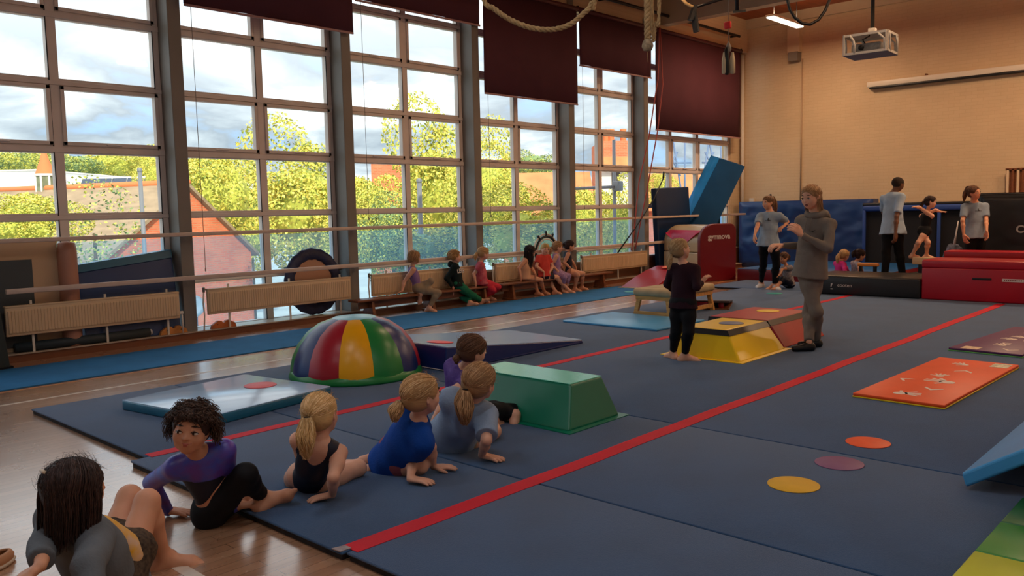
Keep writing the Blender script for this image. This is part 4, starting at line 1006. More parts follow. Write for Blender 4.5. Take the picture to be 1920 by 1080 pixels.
# ------------------------------------------------------------------ low benches
def bench(y0, y1, label, zt=0.30):
    r = thing('low_wooden_bench', label, 'bench', (-10.06, y0, 0.0), group='low dark wooden benches by the windows'); L0 = y1-y0
    MB().rbox((-0.12, 0, zt-0.035), (0.12, L0, zt), 0.008).build('seat', M_BENCHWOOD, r)
    MB().bar((0, 0.1, zt-0.09), (0, L0-0.1, zt-0.09), 0.03, 0.10).build('rail', M_BENCHWOOD, r)
    for y in (0.30, L0/2, L0-0.3):
        MB().hexa([(-0.13, y-0.03, 0.03), (0.13, y-0.03, 0.03), (0.13, y+0.03, 0.03), (-0.13, y+0.03, 0.03), (-0.09, y-0.02, zt-0.035), (0.09, y-0.02, zt-0.035), (0.09, y+0.02, zt-0.035), (-0.09, y+0.02, zt-0.035)]).build('leg', M_BENCHWOOD, r)
        MB().rbox((-0.14, y-0.045, 0), (0.14, y+0.045, 0.035), 0.008).build('foot', M_BENCHWOOD, r)
bench(7.38, 10.35, 'low dark wooden bench on which the girl in lilac sits')
bench(10.45, 13.7, 'low dark wooden bench carrying the row of four children')
# ------------------------------------------------------------------ roller blinds
def blind(y0, y1, zb, label, shade=(96, 36, 44)):
    r = thing('roller_blind', label, 'blind', (-10.28, y0, 0), group='maroon roller blinds'); L0 = y1-y0
    vs = []; fs = []; n = 30
    for i in range(n+1):
        u = i/n; d = 0.008*sin(u*9+y0)+0.005*sin(u*23)
        vs += [(d*1.6, u*L0, zb), (d*0.6, u*L0, (zb+5.36)/2), (0, u*L0, 5.36)]
    for i in range(n): k = i*3; fs += [(k, k+3, k+4, k+1), (k+1, k+4, k+5, k+2)]
    o = MB().add(vs, fs, 0, True).build('cloth', M_BLIND, r); md = o.modifiers.new('thickness', 'SOLIDIFY'); md.thickness = 0.002
    MB().rbox((-0.012, 0, zb-0.03), (0.012, L0, zb), 0.004).build('bottom_bar', M_BLINDBAR, r)
    MB().tube([(0, -0.03, 5.40), (0, L0+0.03, 5.40)], 0.045, 12).build('roller', M_MAROON, r)
    for y in (-0.04, L0+0.02): MB().box((-0.09, y, 5.35), (0.02, y+0.02, 5.46)).build('bracket', M_BLACK, r)
def blind_mat():
    m = mat('maroon_blackout_cloth', (84, 46, 56), rough=0.85, spec=0.25, var=0.06, vscale=1.5)
    return m
M_BLIND = blind_mat(); M_MAROON = mat('maroon_tube', (84, 36, 42), rough=0.5); M_BLINDBAR = mat('mauve_bottom_bar', (170, 130, 130), rough=0.5)
blind(5.15, 7.74, 4.23, 'short maroon blind over the second bay, cut off by the top of the picture')
blind(7.80, 10.40, 4.72, 'shortest maroon blind, over the third bay')
blind(10.48, 13.05, 3.60, 'longer maroon blind behind the sagging rope')
blind(13.12, 15.62, 4.36, 'maroon blind behind the hanging rope end')
blind(15.78, 19.62, 3.27, 'widest and longest maroon blind, next to the end wall')
for k, (y, zb, lab) in enumerate(((5.24, 0.9, 'thin blind cord beside the first column'), (7.90, 1.5, 'thin blind cord beside the second column'), (10.56, 1.5, 'thin blind cord beside the third column'), (13.22, 1.6, 'thin blind cord beside the fourth column'))):
    t = thing('blind_cord', lab, 'cord', (-10.29, y, 0), group='blind cords')
    MB().tube([(0, 0, 5.4), (0, 0.01, zb)], 0.004, 5).build('cord', M_CORD, t); MB().lathe([(0.001, 0), (0.01, 0.01), (0.006, 0.05)], (0, 0.01, zb-0.04), 8).build('weight', M_CORD, t)
M_REDROPE = mat('faded_red_strap', (176, 84, 76), rough=0.7)
t = thing('red_strap', 'faded red strap hanging in a long loop by the last column', 'strap', (-10.12, 15.5, 0), group=None)
MB().tube([(0, 0.2, 5.4), (0, 0.12, 4.3), (0.02, -0.25, 3.1), (0, -0.62, 2.1), (0, -0.85, 0.9), (0, -0.92, 0.68)], 0.013, 6).build('near_length', M_REDROPE, t)
MB().tube([(0, 0.22, 5.4), (0.02, 0.28, 4.2), (0, 0.1, 3.2), (0, -0.3, 2.0), (0, -0.78, 0.70)], 0.013, 6).build('far_length', M_REDROPE, t)
t = thing('black_strap', 'black strap slanting down from a short pole to the lower rail', 'strap', (-10.12, 15.2, 0))
MB().tube([(0.0, 0.62, 2.2), (0, 0.25, 1.75), (0, -0.4, 1.2), (0, -1.1, 0.66)], 0.015, 6).build('webbing', M_BLACK, t); MB().tube([(0, 0.62, 2.2), (0, 0.64, 2.34)], 0.022, 8).build('hook', M_BLACK, t)

# ------------------------------------------------------------------ ropes
M_ROPE = mat('natural_hemp_rope', (188, 156, 110), rough=0.9, var=0.15, vscale=30)
def rope(pts, r0, name, parent, lay=0.11, n=3):
    """laid rope: n strands twisted round the path"""
    P = [Vector(p) for p in pts]; Q = []                      # smooth the path
    for i in range(len(P)-1):
        p0 = P[max(i-1, 0)]; p1 = P[i]; p2 = P[i+1]; p3 = P[min(i+2, len(P)-1)]
        m = max(2, int((p2-p1).length/0.012))
        for k in range(m):
            t = k/m; Q.append(0.5*((2*p1)+(p2-p0)*t+(2*p0-5*p1+4*p2-p3)*t*t+(3*p1-p0-3*p2+p3)*t**3))
    Q.append(P[-1]); mb = MB(); s = 0; u = None
    paths = [[] for _ in range(n)]
    for i, q in enumerate(Q):
        d = (Q[min(i+1, len(Q)-1)]-Q[max(i-1, 0)]).normalized()
        u = (d.orthogonal() if u is None else (u-d*u.dot(d))).normalized(); w = d.cross(u)
        if i: s += (q-Q[i-1]).length
        for k in range(n):
            a = 2*pi*(s/lay+k/n); paths[k].append(q+(u*cos(a)+w*sin(a))*r0*0.52)
    for p in paths: mb.tube(p, r0*0.56, 6)
    return mb.build(name, M_ROPE, parent)
def rel(ps, o): return [tuple(Vector(p)-Vector(o)) for p in ps]
D0 = 6.0
o_ = (-3.9, 4.76, 0)
t = thing('climbing_rope', 'thick hemp rope sagging in a loop from the ceiling in front of the blinds', 'rope', o_)
rope(rel([(-4.50, 4.25, 5.62), (-4.42, 4.32, 3.6)]+[at(x, y, D0) for x, y in ((905, -6), (926, 16), (955, 36), (985, 49), (1015, 55), (1045, 54), (1072, 44), (1093, 26), (1108, 8))]+[(-3.72, 4.97, 3.25), (-3.5, 5.1, 5.62)], o_), 0.019, 'rope', t)
MB().tube(rel([(-4.50, 4.25, 5.56), (-4.5, 4.25, 6.25)], o_), 0.02, 8).build('ceiling_hook', M_BLACK, t); MB().tube(rel([(-3.5, 5.1, 5.56), (-3.5, 5.1, 6.25)], o_), 0.02, 8).build('ceiling_hook', M_BLACK, t)
o_ = (-3.44, 5.18, 0)
t = thing('climbing_rope', 'hemp rope hanging straight down with a bound leather-capped end', 'rope', o_)
rope([(0.0, 0, 6.2), (0.01, 0, 4.6), (0, 0, 3.2), (0, 0, 2.76)], 0.023, 'rope', t, lay=0.10)
mb = MB(); mb.lathe([(0.001, 0), (0.03, 0.008), (0.042, 0.035), (0.036, 0.065), (0.022, 0.085)], (0, 0, 2.675), 14); mb.build('knotted_end', mat('frayed_rope_end', (170, 150, 120), rough=0.9, var=0.3, vscale=40, bump=0.8, bscale=60), t)
MB().tube([(0, 0, 2.68), (0.003, 0, 2.60)], 0.0025, 4).build('loose_thread', M_ROPE, t)
o_ = (-3.41, 5.24, 0)
t = thing('climbing_rope', 'pale doubled rope tied up beside the straight hanging rope', 'rope', o_)
rope([(0.0, 0.02, 6.2), (0.02, 0, 4.2), (0.03, 0, 3.0), (0.0, 0.0, 2.88), (-0.03, 0, 3.05), (-0.02, 0, 6.2)], 0.014, 'rope', t, lay=0.08)

# ------------------------------------------------------------------ dark bars and straps under the ceiling
def hung(name, label, cat, pts, r, m, part):
    o_ = (pts[0][0], pts[0][1], 0); t = thing(name, label, cat, o_)
    MB().tube(rel(pts, o_), r, 8).build(part, m, t); return t, o_
t, o_ = hung('track_bar', 'long black bar fixed along the header above the blinds', 'bar', [(-10.2, 10.5, 5.72), (-10.2, 19.4, 5.72)], 0.035, M_BLACK, 'bar')
for y in (11.2, 13.9, 16.6, 19.3): MB().box((-0.185, y-10.5-0.02, 5.70), (0.0, y-10.5+0.02, 5.74)).build('wall_bracket', M_BLACK, t)
a = at(1150, -8, 13.4); b = at(1365, 62, 19.3)
def hp(px, py, D): return tuple(at(px, py, D))
t = thing('ceiling_harness', 'black ring harness of knotted straps under the cream beam', 'straps', (hp(1300, 10, 12)[0], hp(1300, 10, 12)[1], 0)); o_ = t.location[:]
MB().tube(rel([hp(1278, -4, 12), hp(1286, 6, 12), hp(1296, 12, 12), hp(1303, 14, 12)], o_), 0.022, 8).build('knotted_rope', M_ROPE, t)
MB().tube(rel([hp(1303, 14, 12), hp(1328, 6, 12), hp(1362, -4, 12), hp(1372, -40, 12)], o_), 0.02, 8).build('support_bar', M_BLACK, t)
MB().bar(rel([hp(1303, 12, 12)], o_)[0], rel([hp(1294, 38, 12)], o_)[0], 0.09, 0.05).build('strap', M_BLACK, t)
MB().bar(rel([hp(1300, 20, 12)], o_)[0], rel([hp(1306, 60, 12)], o_)[0], 0.08, 0.05).build('strap', M_BLACK, t)
MB().tube(rel([hp(1372, -40, 12), (hp(1372, -40, 12)[0], hp(1372, -40, 12)[1], 6.25)], o_), 0.012, 6).build('drop_wire', M_BLACK, t)
p = hp(1366, 92, 9.5)
t = thing('hanging_pulley_weight', 'cream and black pulley handle hanging on a thin cord before the widest blind', 'weight', (p[0], p[1], 0))
z1 = hp(1366, 82, 9.5)[2]; z0 = hp(1366, 138, 9.5)[2]; zc = hp(1366, 46, 9.5)[2]
MB().tube([(0, 0, z1), (0, 0, 6.25)], 0.004, 5).build('cord', M_CORD, t)
MB().lathe([(0.02, 0), (0.03, 0.02), (0.03, 0.05), (0.018, 0.09), (0.006, 0.11)], (0, 0, z1-0.09), 10).build('swivel', M_COLUMN, t)
for s_ in (-1, 1):
    q = RT*0.045*s_; mb = MB(); mb.lathe([(0.012, 0), (0.032, 0.01), (0.03, 0.15), (0.015, 0.24)], (q[0], q[1], z0), 10); mb.build('cream_grip', mat('cream_webbing', (214, 196, 160), rough=0.8), t)
MB().lathe([(0.02, 0), (0.03, 0.02), (0.028, 0.28), (0.01, 0.31)], (-0.01, -0.02, z0-0.01), 10).build('black_strap', M_BLACK, t)
MB().rbox((-0.05, -0.02, zc-0.05), (0.03, 0.02, zc+0.03), 0.012).build('red_tag', mat('bright_red_tag', (226, 44, 40), rough=0.5), t)
t = thing('ceiling_bracket', 'small black hook bracket under the beam left of the strip light', 'bracket', (hp(1380, 20, 12)[0], hp(1380, 20, 12)[1], 0)); o_ = t.location[:]
MB().bar(rel([hp(1375, 22, 12)], o_)[0], rel([hp(1398, 20, 12)], o_)[0], 0.03, 0.03).build('arm', M_BLACK, t)
MB().tube([tuple(Vector(rel([hp(1382, 20, 12)], o_)[0])), (Vector(rel([hp(1382, 20, 12)], o_)[0])+Vector((0, 0, 6.25-hp(1382, 20, 12)[2])))[:]], 0.03, 8).build('post', M_BLACK, t)
t = thing('cable_loop', 'black cable hanging in a loop from the ceiling left of the projector', 'cable', (hp(1515, 0, 11)[0], hp(1515, 0, 11)[1], 0)); o_ = t.location[:]
MB().tube(rel([hp(1473, -60, 11), hp(1475, -5, 11), hp(1481, 18, 11), hp(1490, 33, 11), hp(1504, 44, 11), hp(1519, 46, 11), hp(1535, 37, 11), hp(1547, 20, 11), hp(1556, -2, 11), hp(1558, -60, 11)], o_), 0.02, 8).build('cable', M_BLACK, t)
for px in (1473, 1558):
    q = Vector(rel([hp(px, -55, 11)], o_)[0]); MB().tube([q, (q.x, q.y, 6.25)], 0.015, 6).build('fixing', M_BLACK, t)

# ------------------------------------------------------------------ projector in its cage
c = Vector(at(1632, 88, 10)); t = thing('caged_projector', 'white caged projector hanging from a black pole', 'projector', (c.x, c.y, 0), R_(3)); zb, zt = c.z-0.155, c.z+0.075
zc = 0.0
w, d, hgt = 0.50, 0.42, 0.24; zb = at(1600, 100, 10)[2]-0.03; zt = zb+hgt
def cage_side(mb, P0, ux, L0):
    """frame with round-cornered openings"""
    P0 = Vector(P0); ux = Vector(ux); th = 0.028
    def q(u, z): return P0+ux*u+Vector((0, 0, z))
    mb.bar(q(0, th/2), q(L0, th/2), 0.012, th); mb.bar(q(0, hgt-th/2), q(L0, hgt-th/2), 0.012, th)
    for u in (th/2, L0*0.27, L0-th/2): mb.bar(q(u, 0), q(u, hgt), 0.012, th) if u in (th/2, L0-th/2) else mb.tube([q(L0*0.16, hgt-th/2), q(L0*0.24, hgt*0.7), q(L0*0.27, hgt*0.45), q(L0*0.26, th/2)], 0.012, 6)
    mb.tube([q(L0*0.80, hgt-th), q(L0*0.93, hgt*0.62), q(L0*0.95, th)], 0.012, 6)
mb = MB()
for a, u, L0 in (((-w/2, -d/2, zb), (1, 0, 0), w), ((-w/2, d/2, zb), (1, 0, 0), w), ((-w/2, -d/2, zb), (0, 1, 0), d), ((w/2, -d/2, zb), (0, 1, 0), d)): cage_side(mb, a, u, L0)
mb.box((-w/2, -d/2, zt-0.006), (w/2, d/2, zt)); mb.build('cage', M_WHITE, t)
MB().box((-w/2, -d/2, zb-0.004), (w/2, d/2, zb+0.002)).build('base_plate', mat('blue_grey_plate', (128, 130, 142), rough=0.6), t)
MB().rbox((-0.18, -0.14, zb+0.03), (0.16, 0.14, zb+0.13), 0.015).build('projector_body', mat('grey_projector', (150, 146, 140), rough=0.5, var=0.2, vscale=30), t)
MB().tube([(-0.06, -0.145, zb+0.08), (-0.06, -0.165, zb+0.08)], 0.03, 16).build('lens', M_BLACK, t)
MB().tube([(0.02, 0, zt), (0.02, 0, HZ)], 0.022, 10).build('pole', M_BLACK, t); MB().rbox((-0.02, -0.04, zt), (0.06, 0.04, zt+0.075), 0.006).build('collar', M_WHITE, t)
MB().tube([(-0.04, -0.05, zb+0.13), (-0.06, -0.1, zb+0.18), (0.0, -0.05, zt-0.02), (0.02, 0, zt+0.1)], 0.008, 6).build('cable', M_BLACK, t)
# screen housing on the end wall
t = thing('projection_screen_housing', 'long white projection screen housing with a black lower edge on the end wall', 'screen', (-7.34, FY-0.10, 0))
MB().rbox((0, -0.04, 4.215), (4.2, 0.095, 4.335), 0.01).build('housing', M_WHITE, t); MB().rbox((0.06, -0.055, 4.165), (4.2, 0.02, 4.215), 0.01).build('screen_slot', M_BLACK, t)
for x in (1.25, 3.2): MB().box((x, -0.02, 4.33), (x+0.03, 0.095, 4.38)).build('bracket', M_BENCHWOOD, t)

# ------------------------------------------------------------------ strip lights
def strip_light(x, y, label, L0=1.5, pw=14.0, col=(1.0, 0.66, 0.40)):
    t = thing('strip_light', label, 'strip light', (x, y, 5.46), group='warm fluorescent strip lights')
    MB().rbox((-0.10, 0, 0.03), (0.10, L0, 0.07), 0.01).build('tray', M_WHITE, t)
    MB().rbox((-0.085, 0.02, 0.0), (0.085, L0-0.02, 0.032), 0.01).build('diffuser', M_DIFF, t)
    for yy in (0.2, L0-0.2): MB().tube([(0, yy, 0.06), (0, yy, HZ-5.46)], 0.008, 6).build('hanger', M_BLACK, t)
    ld = bpy.data.lights.new('tube_glow', 'AREA'); ld.shape = 'RECTANGLE'; ld.size = 0.16; ld.size_y = L0-0.05; ld.energy = pw; ld.color = col
    lo = bpy.data.objects.new('tube_glow', ld); sc.collection.objects.link(lo); lo.parent = t; lo.location = (0, L0/2, -0.012)
    lu = bpy.data.lights.new('added_uplight', 'AREA'); lu.shape = 'RECTANGLE'; lu.size = 0.16; lu.size_y = L0-0.05; lu.energy = pw*0.38; lu.color = col  # upward lamp added to lift the dark beams and ceiling
    l2 = bpy.data.objects.new('added_uplight', lu); sc.collection.objects.link(l2); l2.parent = t; l2.location = (0, L0/2, 0.085); l2.rotation_euler = (pi, 0, 0)
M_DIFF = mat('glowing_diffuser', (255, 236, 210), rough=0.5, emit=(1.0, 0.80, 0.62), estr=2.2)
strip_light(-8.2, 16.9, 'glowing strip light above the far corner, the only one in the picture', pw=LAMP)
for x, y in ((-3.4, 16.0), (-0.6, 16.0), (-6.6, 8.8), (-2.8, 9.0), (0.2, 9.0)):  # unseen fixtures, added to give the hall more warm light
    strip_light(x, y, 'unseen warm strip light added overhead to light the hall', pw=LAMP*(1.25 if y > 12 else 0.45))
for x, y in ((-4.6, 1.0), (-1.6, 1.2), (1.2, 1.6), (-3.0, -3.0)):  # unseen neutral fixtures, added to brighten the near floor and girls
    strip_light(x, y, 'unseen white strip light added overhead to brighten the seated girls', pw=25.0, col=(0.95, 0.97, 1.0))
# ------------------------------------------------------------------ smooth solids: blended limbs meshed as one surface
def nrm_(v): v = np.asarray(v, float); return v/(np.linalg.norm(v)+1e-12)
def smooth_mesh(prims, vox):
    lo = np.full(3, 1e9); hi = -lo
    for p in prims:
        if p.get('op') == '-': continue
        if p['t'] == 'c':
            r = max(p['ra'], p['rb']); 
            for q in (p['a'], p['b']): lo = np.minimum(lo, q-r); hi = np.maximum(hi, q+r)
        else:
            r = max(p['r']); lo = np.minimum(lo, p['c']-r); hi = np.maximum(hi, p['c']+r)
    lo -= 3*vox; hi += 3*vox
    n = np.ceil((hi-lo)/vox).astype(int)+1
    F = np.full(n, 1.0, np.float32)
    ax = [(lo[i]+vox*np.arange(n[i])).astype(np.float32) for i in range(3)]
    for p in prims:
        k = p.get('k', 0.01); pad = k+2.5*vox
        if p['t'] == 'c':
            r = max(p['ra'], p['rb']); l = np.minimum(p['a'], p['b'])-r-pad; h = np.maximum(p['a'], p['b'])+r+pad
        else:
            r = max(p['r']); l = p['c']-r-pad; h = p['c']+r+pad
        i0 = np.clip(np.floor((l-lo)/vox).astype(int), 0, n); i1 = np.clip(np.ceil((h-lo)/vox).astype(int)+1, 0, n)
        if np.any(i1 <= i0): continue
        X = ax[0][i0[0]:i1[0], None, None]; Y = ax[1][None, i0[1]:i1[1], None]; Z = ax[2][None, None, i0[2]:i1[2]]
        if p['t'] == 'c':
            a, b = p['a'], p['b']; ba = b-a; L2 = float(ba @ ba)+1e-12
            px, py, pz = X-a[0], Y-a[1], Z-a[2]
            t = np.clip((px*ba[0]+py*ba[1]+pz*ba[2])/L2, 0, 1)
            qx, qy, qz = px-t*ba[0], py-t*ba[1], pz-t*ba[2]
            rr = p['ra']+t*(p['rb']-p['ra'])
            fl = p.get('flat')
            if fl is not None:
                nn, s = fl; qn = qx*nn[0]+qy*nn[1]+qz*nn[2]; e = 1/s-1
                qx, qy, qz = qx+nn[0]*qn*e, qy+nn[1]*qn*e, qz+nn[2]*qn*e
                d = (np.sqrt(qx*qx+qy*qy+qz*qz)-rr)*(0.5+0.5*min(1, s))
            else:
                d = np.sqrt(qx*qx+qy*qy+qz*qz)-rr
        else:
            c, R, rad = p['c'], p['R'], p['r']
            px, py, pz = X-c[0], Y-c[1], Z-c[2]
            u = [(px*R[i][0]+py*R[i][1]+pz*R[i][2])/rad[i] for i in range(3)]
            k0 = np.sqrt(u[0]**2+u[1]**2+u[2]**2)+1e-6; k1 = np.sqrt((u[0]/rad[0])**2+(u[1]/rad[1])**2+(u[2]/rad[2])**2)+1e-6
            d = k0*(k0-1)/k1
        for (pt, nn) in p.get('clip', ()):
            d = np.maximum(d, (X-pt[0])*nn[0]+(Y-pt[1])*nn[1]+(Z-pt[2])*nn[2])
        sl = F[i0[0]:i1[0], i0[1]:i1[1], i0[2]:i1[2]]
        if p.get('op') == '-':
            d = -d; h_ = np.maximum(k-np.abs(sl-d), 0)/k; sl[...] = np.maximum(sl, d)+h_*h_*k*0.25
        else:
            h_ = np.maximum(k-np.abs(sl-d), 0)/k; sl[...] = np.minimum(sl, d)-h_*h_*k*0.25
    I = F < 0
    c8 = [(i, j, k) for i in (0, 1) for j in (0, 1) for k in (0, 1)]
    S = sum(I[i:n[0]-1+i, j:n[1]-1+j, k:n[2]-1+k].astype(np.int8) for i, j, k in c8)
    act = np.argwhere((S > 0) & (S < 8))
    vals = np.stack([F[act[:, 0]+i, act[:, 1]+j, act[:, 2]+k] for i, j, k in c8], 1)
    acc = np.zeros((len(act), 3)); cnt = np.zeros(len(act))
    for e0 in range(8):
        for e1 in range(e0+1, 8):
            d3 = np.array(c8[e1])-np.array(c8[e0])
            if np.abs(d3).sum() != 1: continue
            v0, v1 = vals[:, e0], vals[:, e1]; m = (v0 < 0) != (v1 < 0)
            t = np.where(m, v0/np.where(m, v0-v1, 1), 0)
            acc += m[:, None]*(np.array(c8[e0])+t[:, None]*d3); cnt += m
    V = (act+acc/cnt[:, None])*vox+lo
    G = np.full(n-1, -1, np.int32); G[act[:, 0], act[:, 1], act[:, 2]] = np.arange(len(act))
    quads = []
    for a_ in range(3):
        s0 = [slice(None)]*3; s1 = [slice(None)]*3; s0[a_] = slice(0, -1); s1[a_] = slice(1, None)
        ch = np.argwhere(I[tuple(s0)] != I[tuple(s1)]); b_, c_ = (a_+1) % 3, (a_+2) % 3
        ok = (ch[:, b_] > 0) & (ch[:, c_] > 0) & (ch[:, b_] < n[b_]-1) & (ch[:, c_] < n[c_]-1); ch = ch[ok]
        ins = I[ch[:, 0], ch[:, 1], ch[:, 2]]
        def g(db, dc):
            q = ch.copy(); q[:, b_] -= db; q[:, c_] -= dc; return G[q[:, 0], q[:, 1], q[:, 2]]
        q = np.stack([g(1, 1), g(0, 1), g(0, 0), g(1, 0)], 1); q[~ins] = q[~ins][:, ::-1]; quads.append(q)
    Q = np.concatenate(quads); Q = Q[(Q >= 0).all(1)]
    return V, Q
def np_mesh(name, V, Q, m, parent, smooth=True):
    me = bpy.data.meshes.new(name)
    me.vertices.add(len(V)); me.vertices.foreach_set('co', np.asarray(V, np.float32).ravel())
    me.loops.add(len(Q)*4); me.loops.foreach_set('vertex_index', Q.astype(np.int32).ravel())
    me.polygons.add(len(Q)); me.polygons.foreach_set('loop_start', np.arange(0, len(Q)*4, 4, dtype=np.int32)); me.polygons.foreach_set('loop_total', np.full(len(Q), 4, np.int32))
    me.polygons.foreach_set('use_smooth', np.ones(len(Q), bool)); me.materials.append(m); me.update(calc_edges=True); me.validate()
    o = bpy.data.objects.new(name, me); sc.collection.objects.link(o); o.parent = parent; return o
def relax(V, Q, it=2, lam=0.5):
    E_ = np.concatenate([Q[:, [0, 1]], Q[:, [1, 2]], Q[:, [2, 3]], Q[:, [3, 0]]]); E_ = np.concatenate([E_, E_[:, ::-1]])
    cnt = np.bincount(E_[:, 0], minlength=len(V))+1e-9
    for _ in range(it):
        A_ = np.stack([np.bincount(E_[:, 0], weights=V[E_[:, 1], i], minlength=len(V)) for i in range(3)], 1)/cnt[:, None]
        V = V+(A_-V)*lam
    return V
def cap(a, b, ra, rb=None, k=0.01, **kw): return dict(t='c', a=np.asarray(a, float), b=np.asarray(b, float), ra=ra, rb=ra if rb is None else rb, k=k, **kw)
def ell(c, R, r, k=0.01, **kw): return dict(t='e', c=np.asarray(c, float), R=np.asarray(R, float), r=r, k=k, **kw)

RH = nrm_([RT[0], RT[1], 0]); FH = nrm_([FW[0], FW[1], 0]); ZZ = np.array([0, 0, 1.0])
def cd(r, f, u=0.0): return nrm_(RH*r+FH*f+ZZ*u)     # direction: right, away, up as seen from the door
def ray_(px, py): return ((px-960)/FPX)*RT-((py-540)/FPX)*UP+FW
def endp(A_, px, py, L0, s):
    """point on a bearing at distance L0 from joint A_ ('n' near solution, 'f' far)"""
    d = ray_(px, py); oc = CAM-A_; a = d@d; b = 2*d@oc; c = oc@oc-L0*L0; D_ = b*b-4*a*c
    t = -b/(2*a) if D_ < 0 else (-b+(math.sqrt(D_) if s == 'f' else -math.sqrt(D_)))/(2*a)
    return CAM+d*t
def midp(A_, C_, px, py, L1, L2, s='f'):
    d = ray_(px, py); t0 = float(FW@(A_-CAM)); best = None
    for i in range(-120, 121):
        p = CAM+d*(t0+i*0.005); e = (np.linalg.norm(p-A_)-L1)**2+(np.linalg.norm(C_-p)-L2)**2+(1e-5 if (i < 0) == (s == 'f') else 0)
        if best is None or e < best[0]: best = (e, p)
    return best[1]

SKINS = {}
def skin(c):
    if c not in SKINS:
        m = mat('skin_%d' % len(SKINS), c, rough=0.55, spec=0.35, var=0.05, vscale=14)
        b = m.node_tree.nodes['Principled BSDF']; b.inputs['Subsurface Weight'].default_value = 0.08; b.inputs['Subsurface Radius'].default_value = (0.02, 0.008, 0.005); b.inputs['Subsurface Scale'].default_value = 0.5
        SKINS[c] = m
    return SKINS[c]
def cloth(name, c, **kw):
    kw = dict(dict(rough=0.85, spec=0.2, var=0.07, vscale=9, bump=0.25, bscale=90), **kw); return mat(name, c, **kw)
M_EYEW = mat('eye_white', (232, 226, 220), rough=0.25); M_IRIS = mat('dark_brown_iris', (44, 28, 20), rough=0.2); M_MOUTH = mat('mouth_inside', (92, 36, 32), rough=0.5); M_LIP = mat('lips', (176, 96, 84), rough=0.5)
M_SOCK = mat('white_sock', (206, 204, 204), rough=0.9, bump=0.4, bscale=120)

def head_prims(c, f, u, hs, adult=False):
    l = np.cross(u, f)                       # person's left
    def q(x, y, z): return c+(l*x+f*y+u*z)*hs
    R = [l, f, u]
    P = [ell(q(0, -0.07, 0.13), R, (0.365*hs, 0.45*hs, 0.365*hs), 0.02*hs),
         ell(q(0, 0.12, -0.13), R, (0.29*hs, 0.30*hs, 0.34*hs), 0.16*hs),
         ell(q(0, 0.25, -0.37), R, (0.12*hs, 0.11*hs, 0.11*hs), 0.14*hs)]
    for s in (-1, 1):
        P.append(ell(q(s*0.17, 0.24, -0.14), R, (0.13*hs, 0.12*hs, 0.13*hs), 0.1*hs))
        P.append(cap(q(s*0.30, -0.02, -0.10), q(s*0.20, 0.18, -0.33), 0.07*hs, 0.07*hs, 0.08*hs))
        P.append(ell(q(s*0.16, 0.455, 0.01), R, (0.085*hs, 0.055*hs, 0.05*hs), 0.05*hs, op='-'))
        P.append(ell(q(s*0.155, 0.33, 0.01), R, (0.075*hs, 0.075*hs, 0.058*hs), 0.02*hs))
        P.append(ell(q(s*0.375, -0.03, -0.03), nrm3(l*1.0+f*0.35*s, f, u), (0.035*hs, 0.075*hs, 0.115*hs), 0.02*hs))
        P.append(ell(q(s*0.40, -0.03, -0.02), R, (0.02*hs, 0.035*hs, 0.06*hs), 0.02*hs, op='-'))
    P.append(cap(q(-0.14, 0.345, 0.085), q(0.14, 0.345, 0.085), 0.04*hs, None, 0.06*hs))
    P.append(cap(q(0, 0.375, 0.04), q(0, 0.455, -0.10), 0.028*hs, 0.045*hs, 0.04*hs))
    for s in (-1, 1): P.append(ell(q(s*0.045, 0.42, -0.115), R, (0.035*hs, 0.035*hs, 0.028*hs), 0.02*hs))
    P.append(cap(q(-0.07, 0.385, -0.225), q(0.07, 0.385, -0.225), 0.03*hs, None, 0.05*hs))
    P.append(cap(q(-0.055, 0.375, -0.275), q(0.055, 0.375, -0.275), 0.032*hs, None, 0.04*hs))
    P.append(cap(q(-0.08, 0.43, -0.247), q(0.08, 0.43, -0.247), 0.010*hs, None, 0.015*hs, op='-'))
    return P, q, R
def nrm3(a, b, c):
    a = nrm_(a); b = nrm_(b-a*(a@b)); c = np.cross(a, b); return [a, b, c]
def hand_prims(w, d, n, s, curl, thumb_side, minr, spread=0.16):
    """palm and five fingers. w wrist, d pointing direction, n back-of-hand normal, thumb_side vector"""
    d = nrm_(d); n = nrm_(n-d*(d@n)); t = np.cross(d, n); t = t*(1 if t@thumb_side > 0 else -1)
    L0 = s; P = []
    r = max(0.072*L0, minr)
    base = w+d*0.06*L0
    for i in range(4):
        off = (0.34-0.21*i)*0.5*L0*1.05
        kn = w+d*(0.50-0.025*abs(i-1))*L0+t*off; ks = w+d*0.08*L0+t*off*0.6
        P.append(cap(ks, kn, r*1.25, r*1.15, 0.05*L0, flat=None))
        a = math.atan(spread*(1.3-0.85*i)); dd = nrm_(d+t*math.tan(a)); p = kn
        for j, fl in enumerate((0.22, 0.15, 0.11)):
            fl = fl*(0.92, 1.0, 0.95, 0.78)[i]*L0; ang = curl*(0.5, 0.9, 0.7)[j]
            dd = nrm_(dd*math.cos(ang)-n*math.sin(ang)); n2 = n; p2 = p+dd*fl
            P.append(cap(p, p2, r*(1.0-0.07*j), r*(0.93-0.08*j), 0.012*L0)); p = p2
    # thumb leaves the side of the palm near its base
    b = w+d*0.14*L0+t*0.15*L0; k1 = b+nrm_(d*0.7+t*0.75-n*0.25)*0.22*L0; k2 = k1+nrm_(d*0.9+t*0.35-n*0.25*(1+curl))*0.17*L0; k3 = k2+nrm_(d*1.0+t*0.1-n*0.3*(1+curl))*0.12*L0
    P += [cap(w+d*0.1*L0, b, r*1.3, r*1.4, 0.06*L0), cap(b, k1, r*1.35, r*1.15, 0.04*L0), cap(k1, k2, r*1.1, r*1.0, 0.012*L0), cap(k2, k3, r*1.0, r*0.85, 0.01*L0)]
    return P
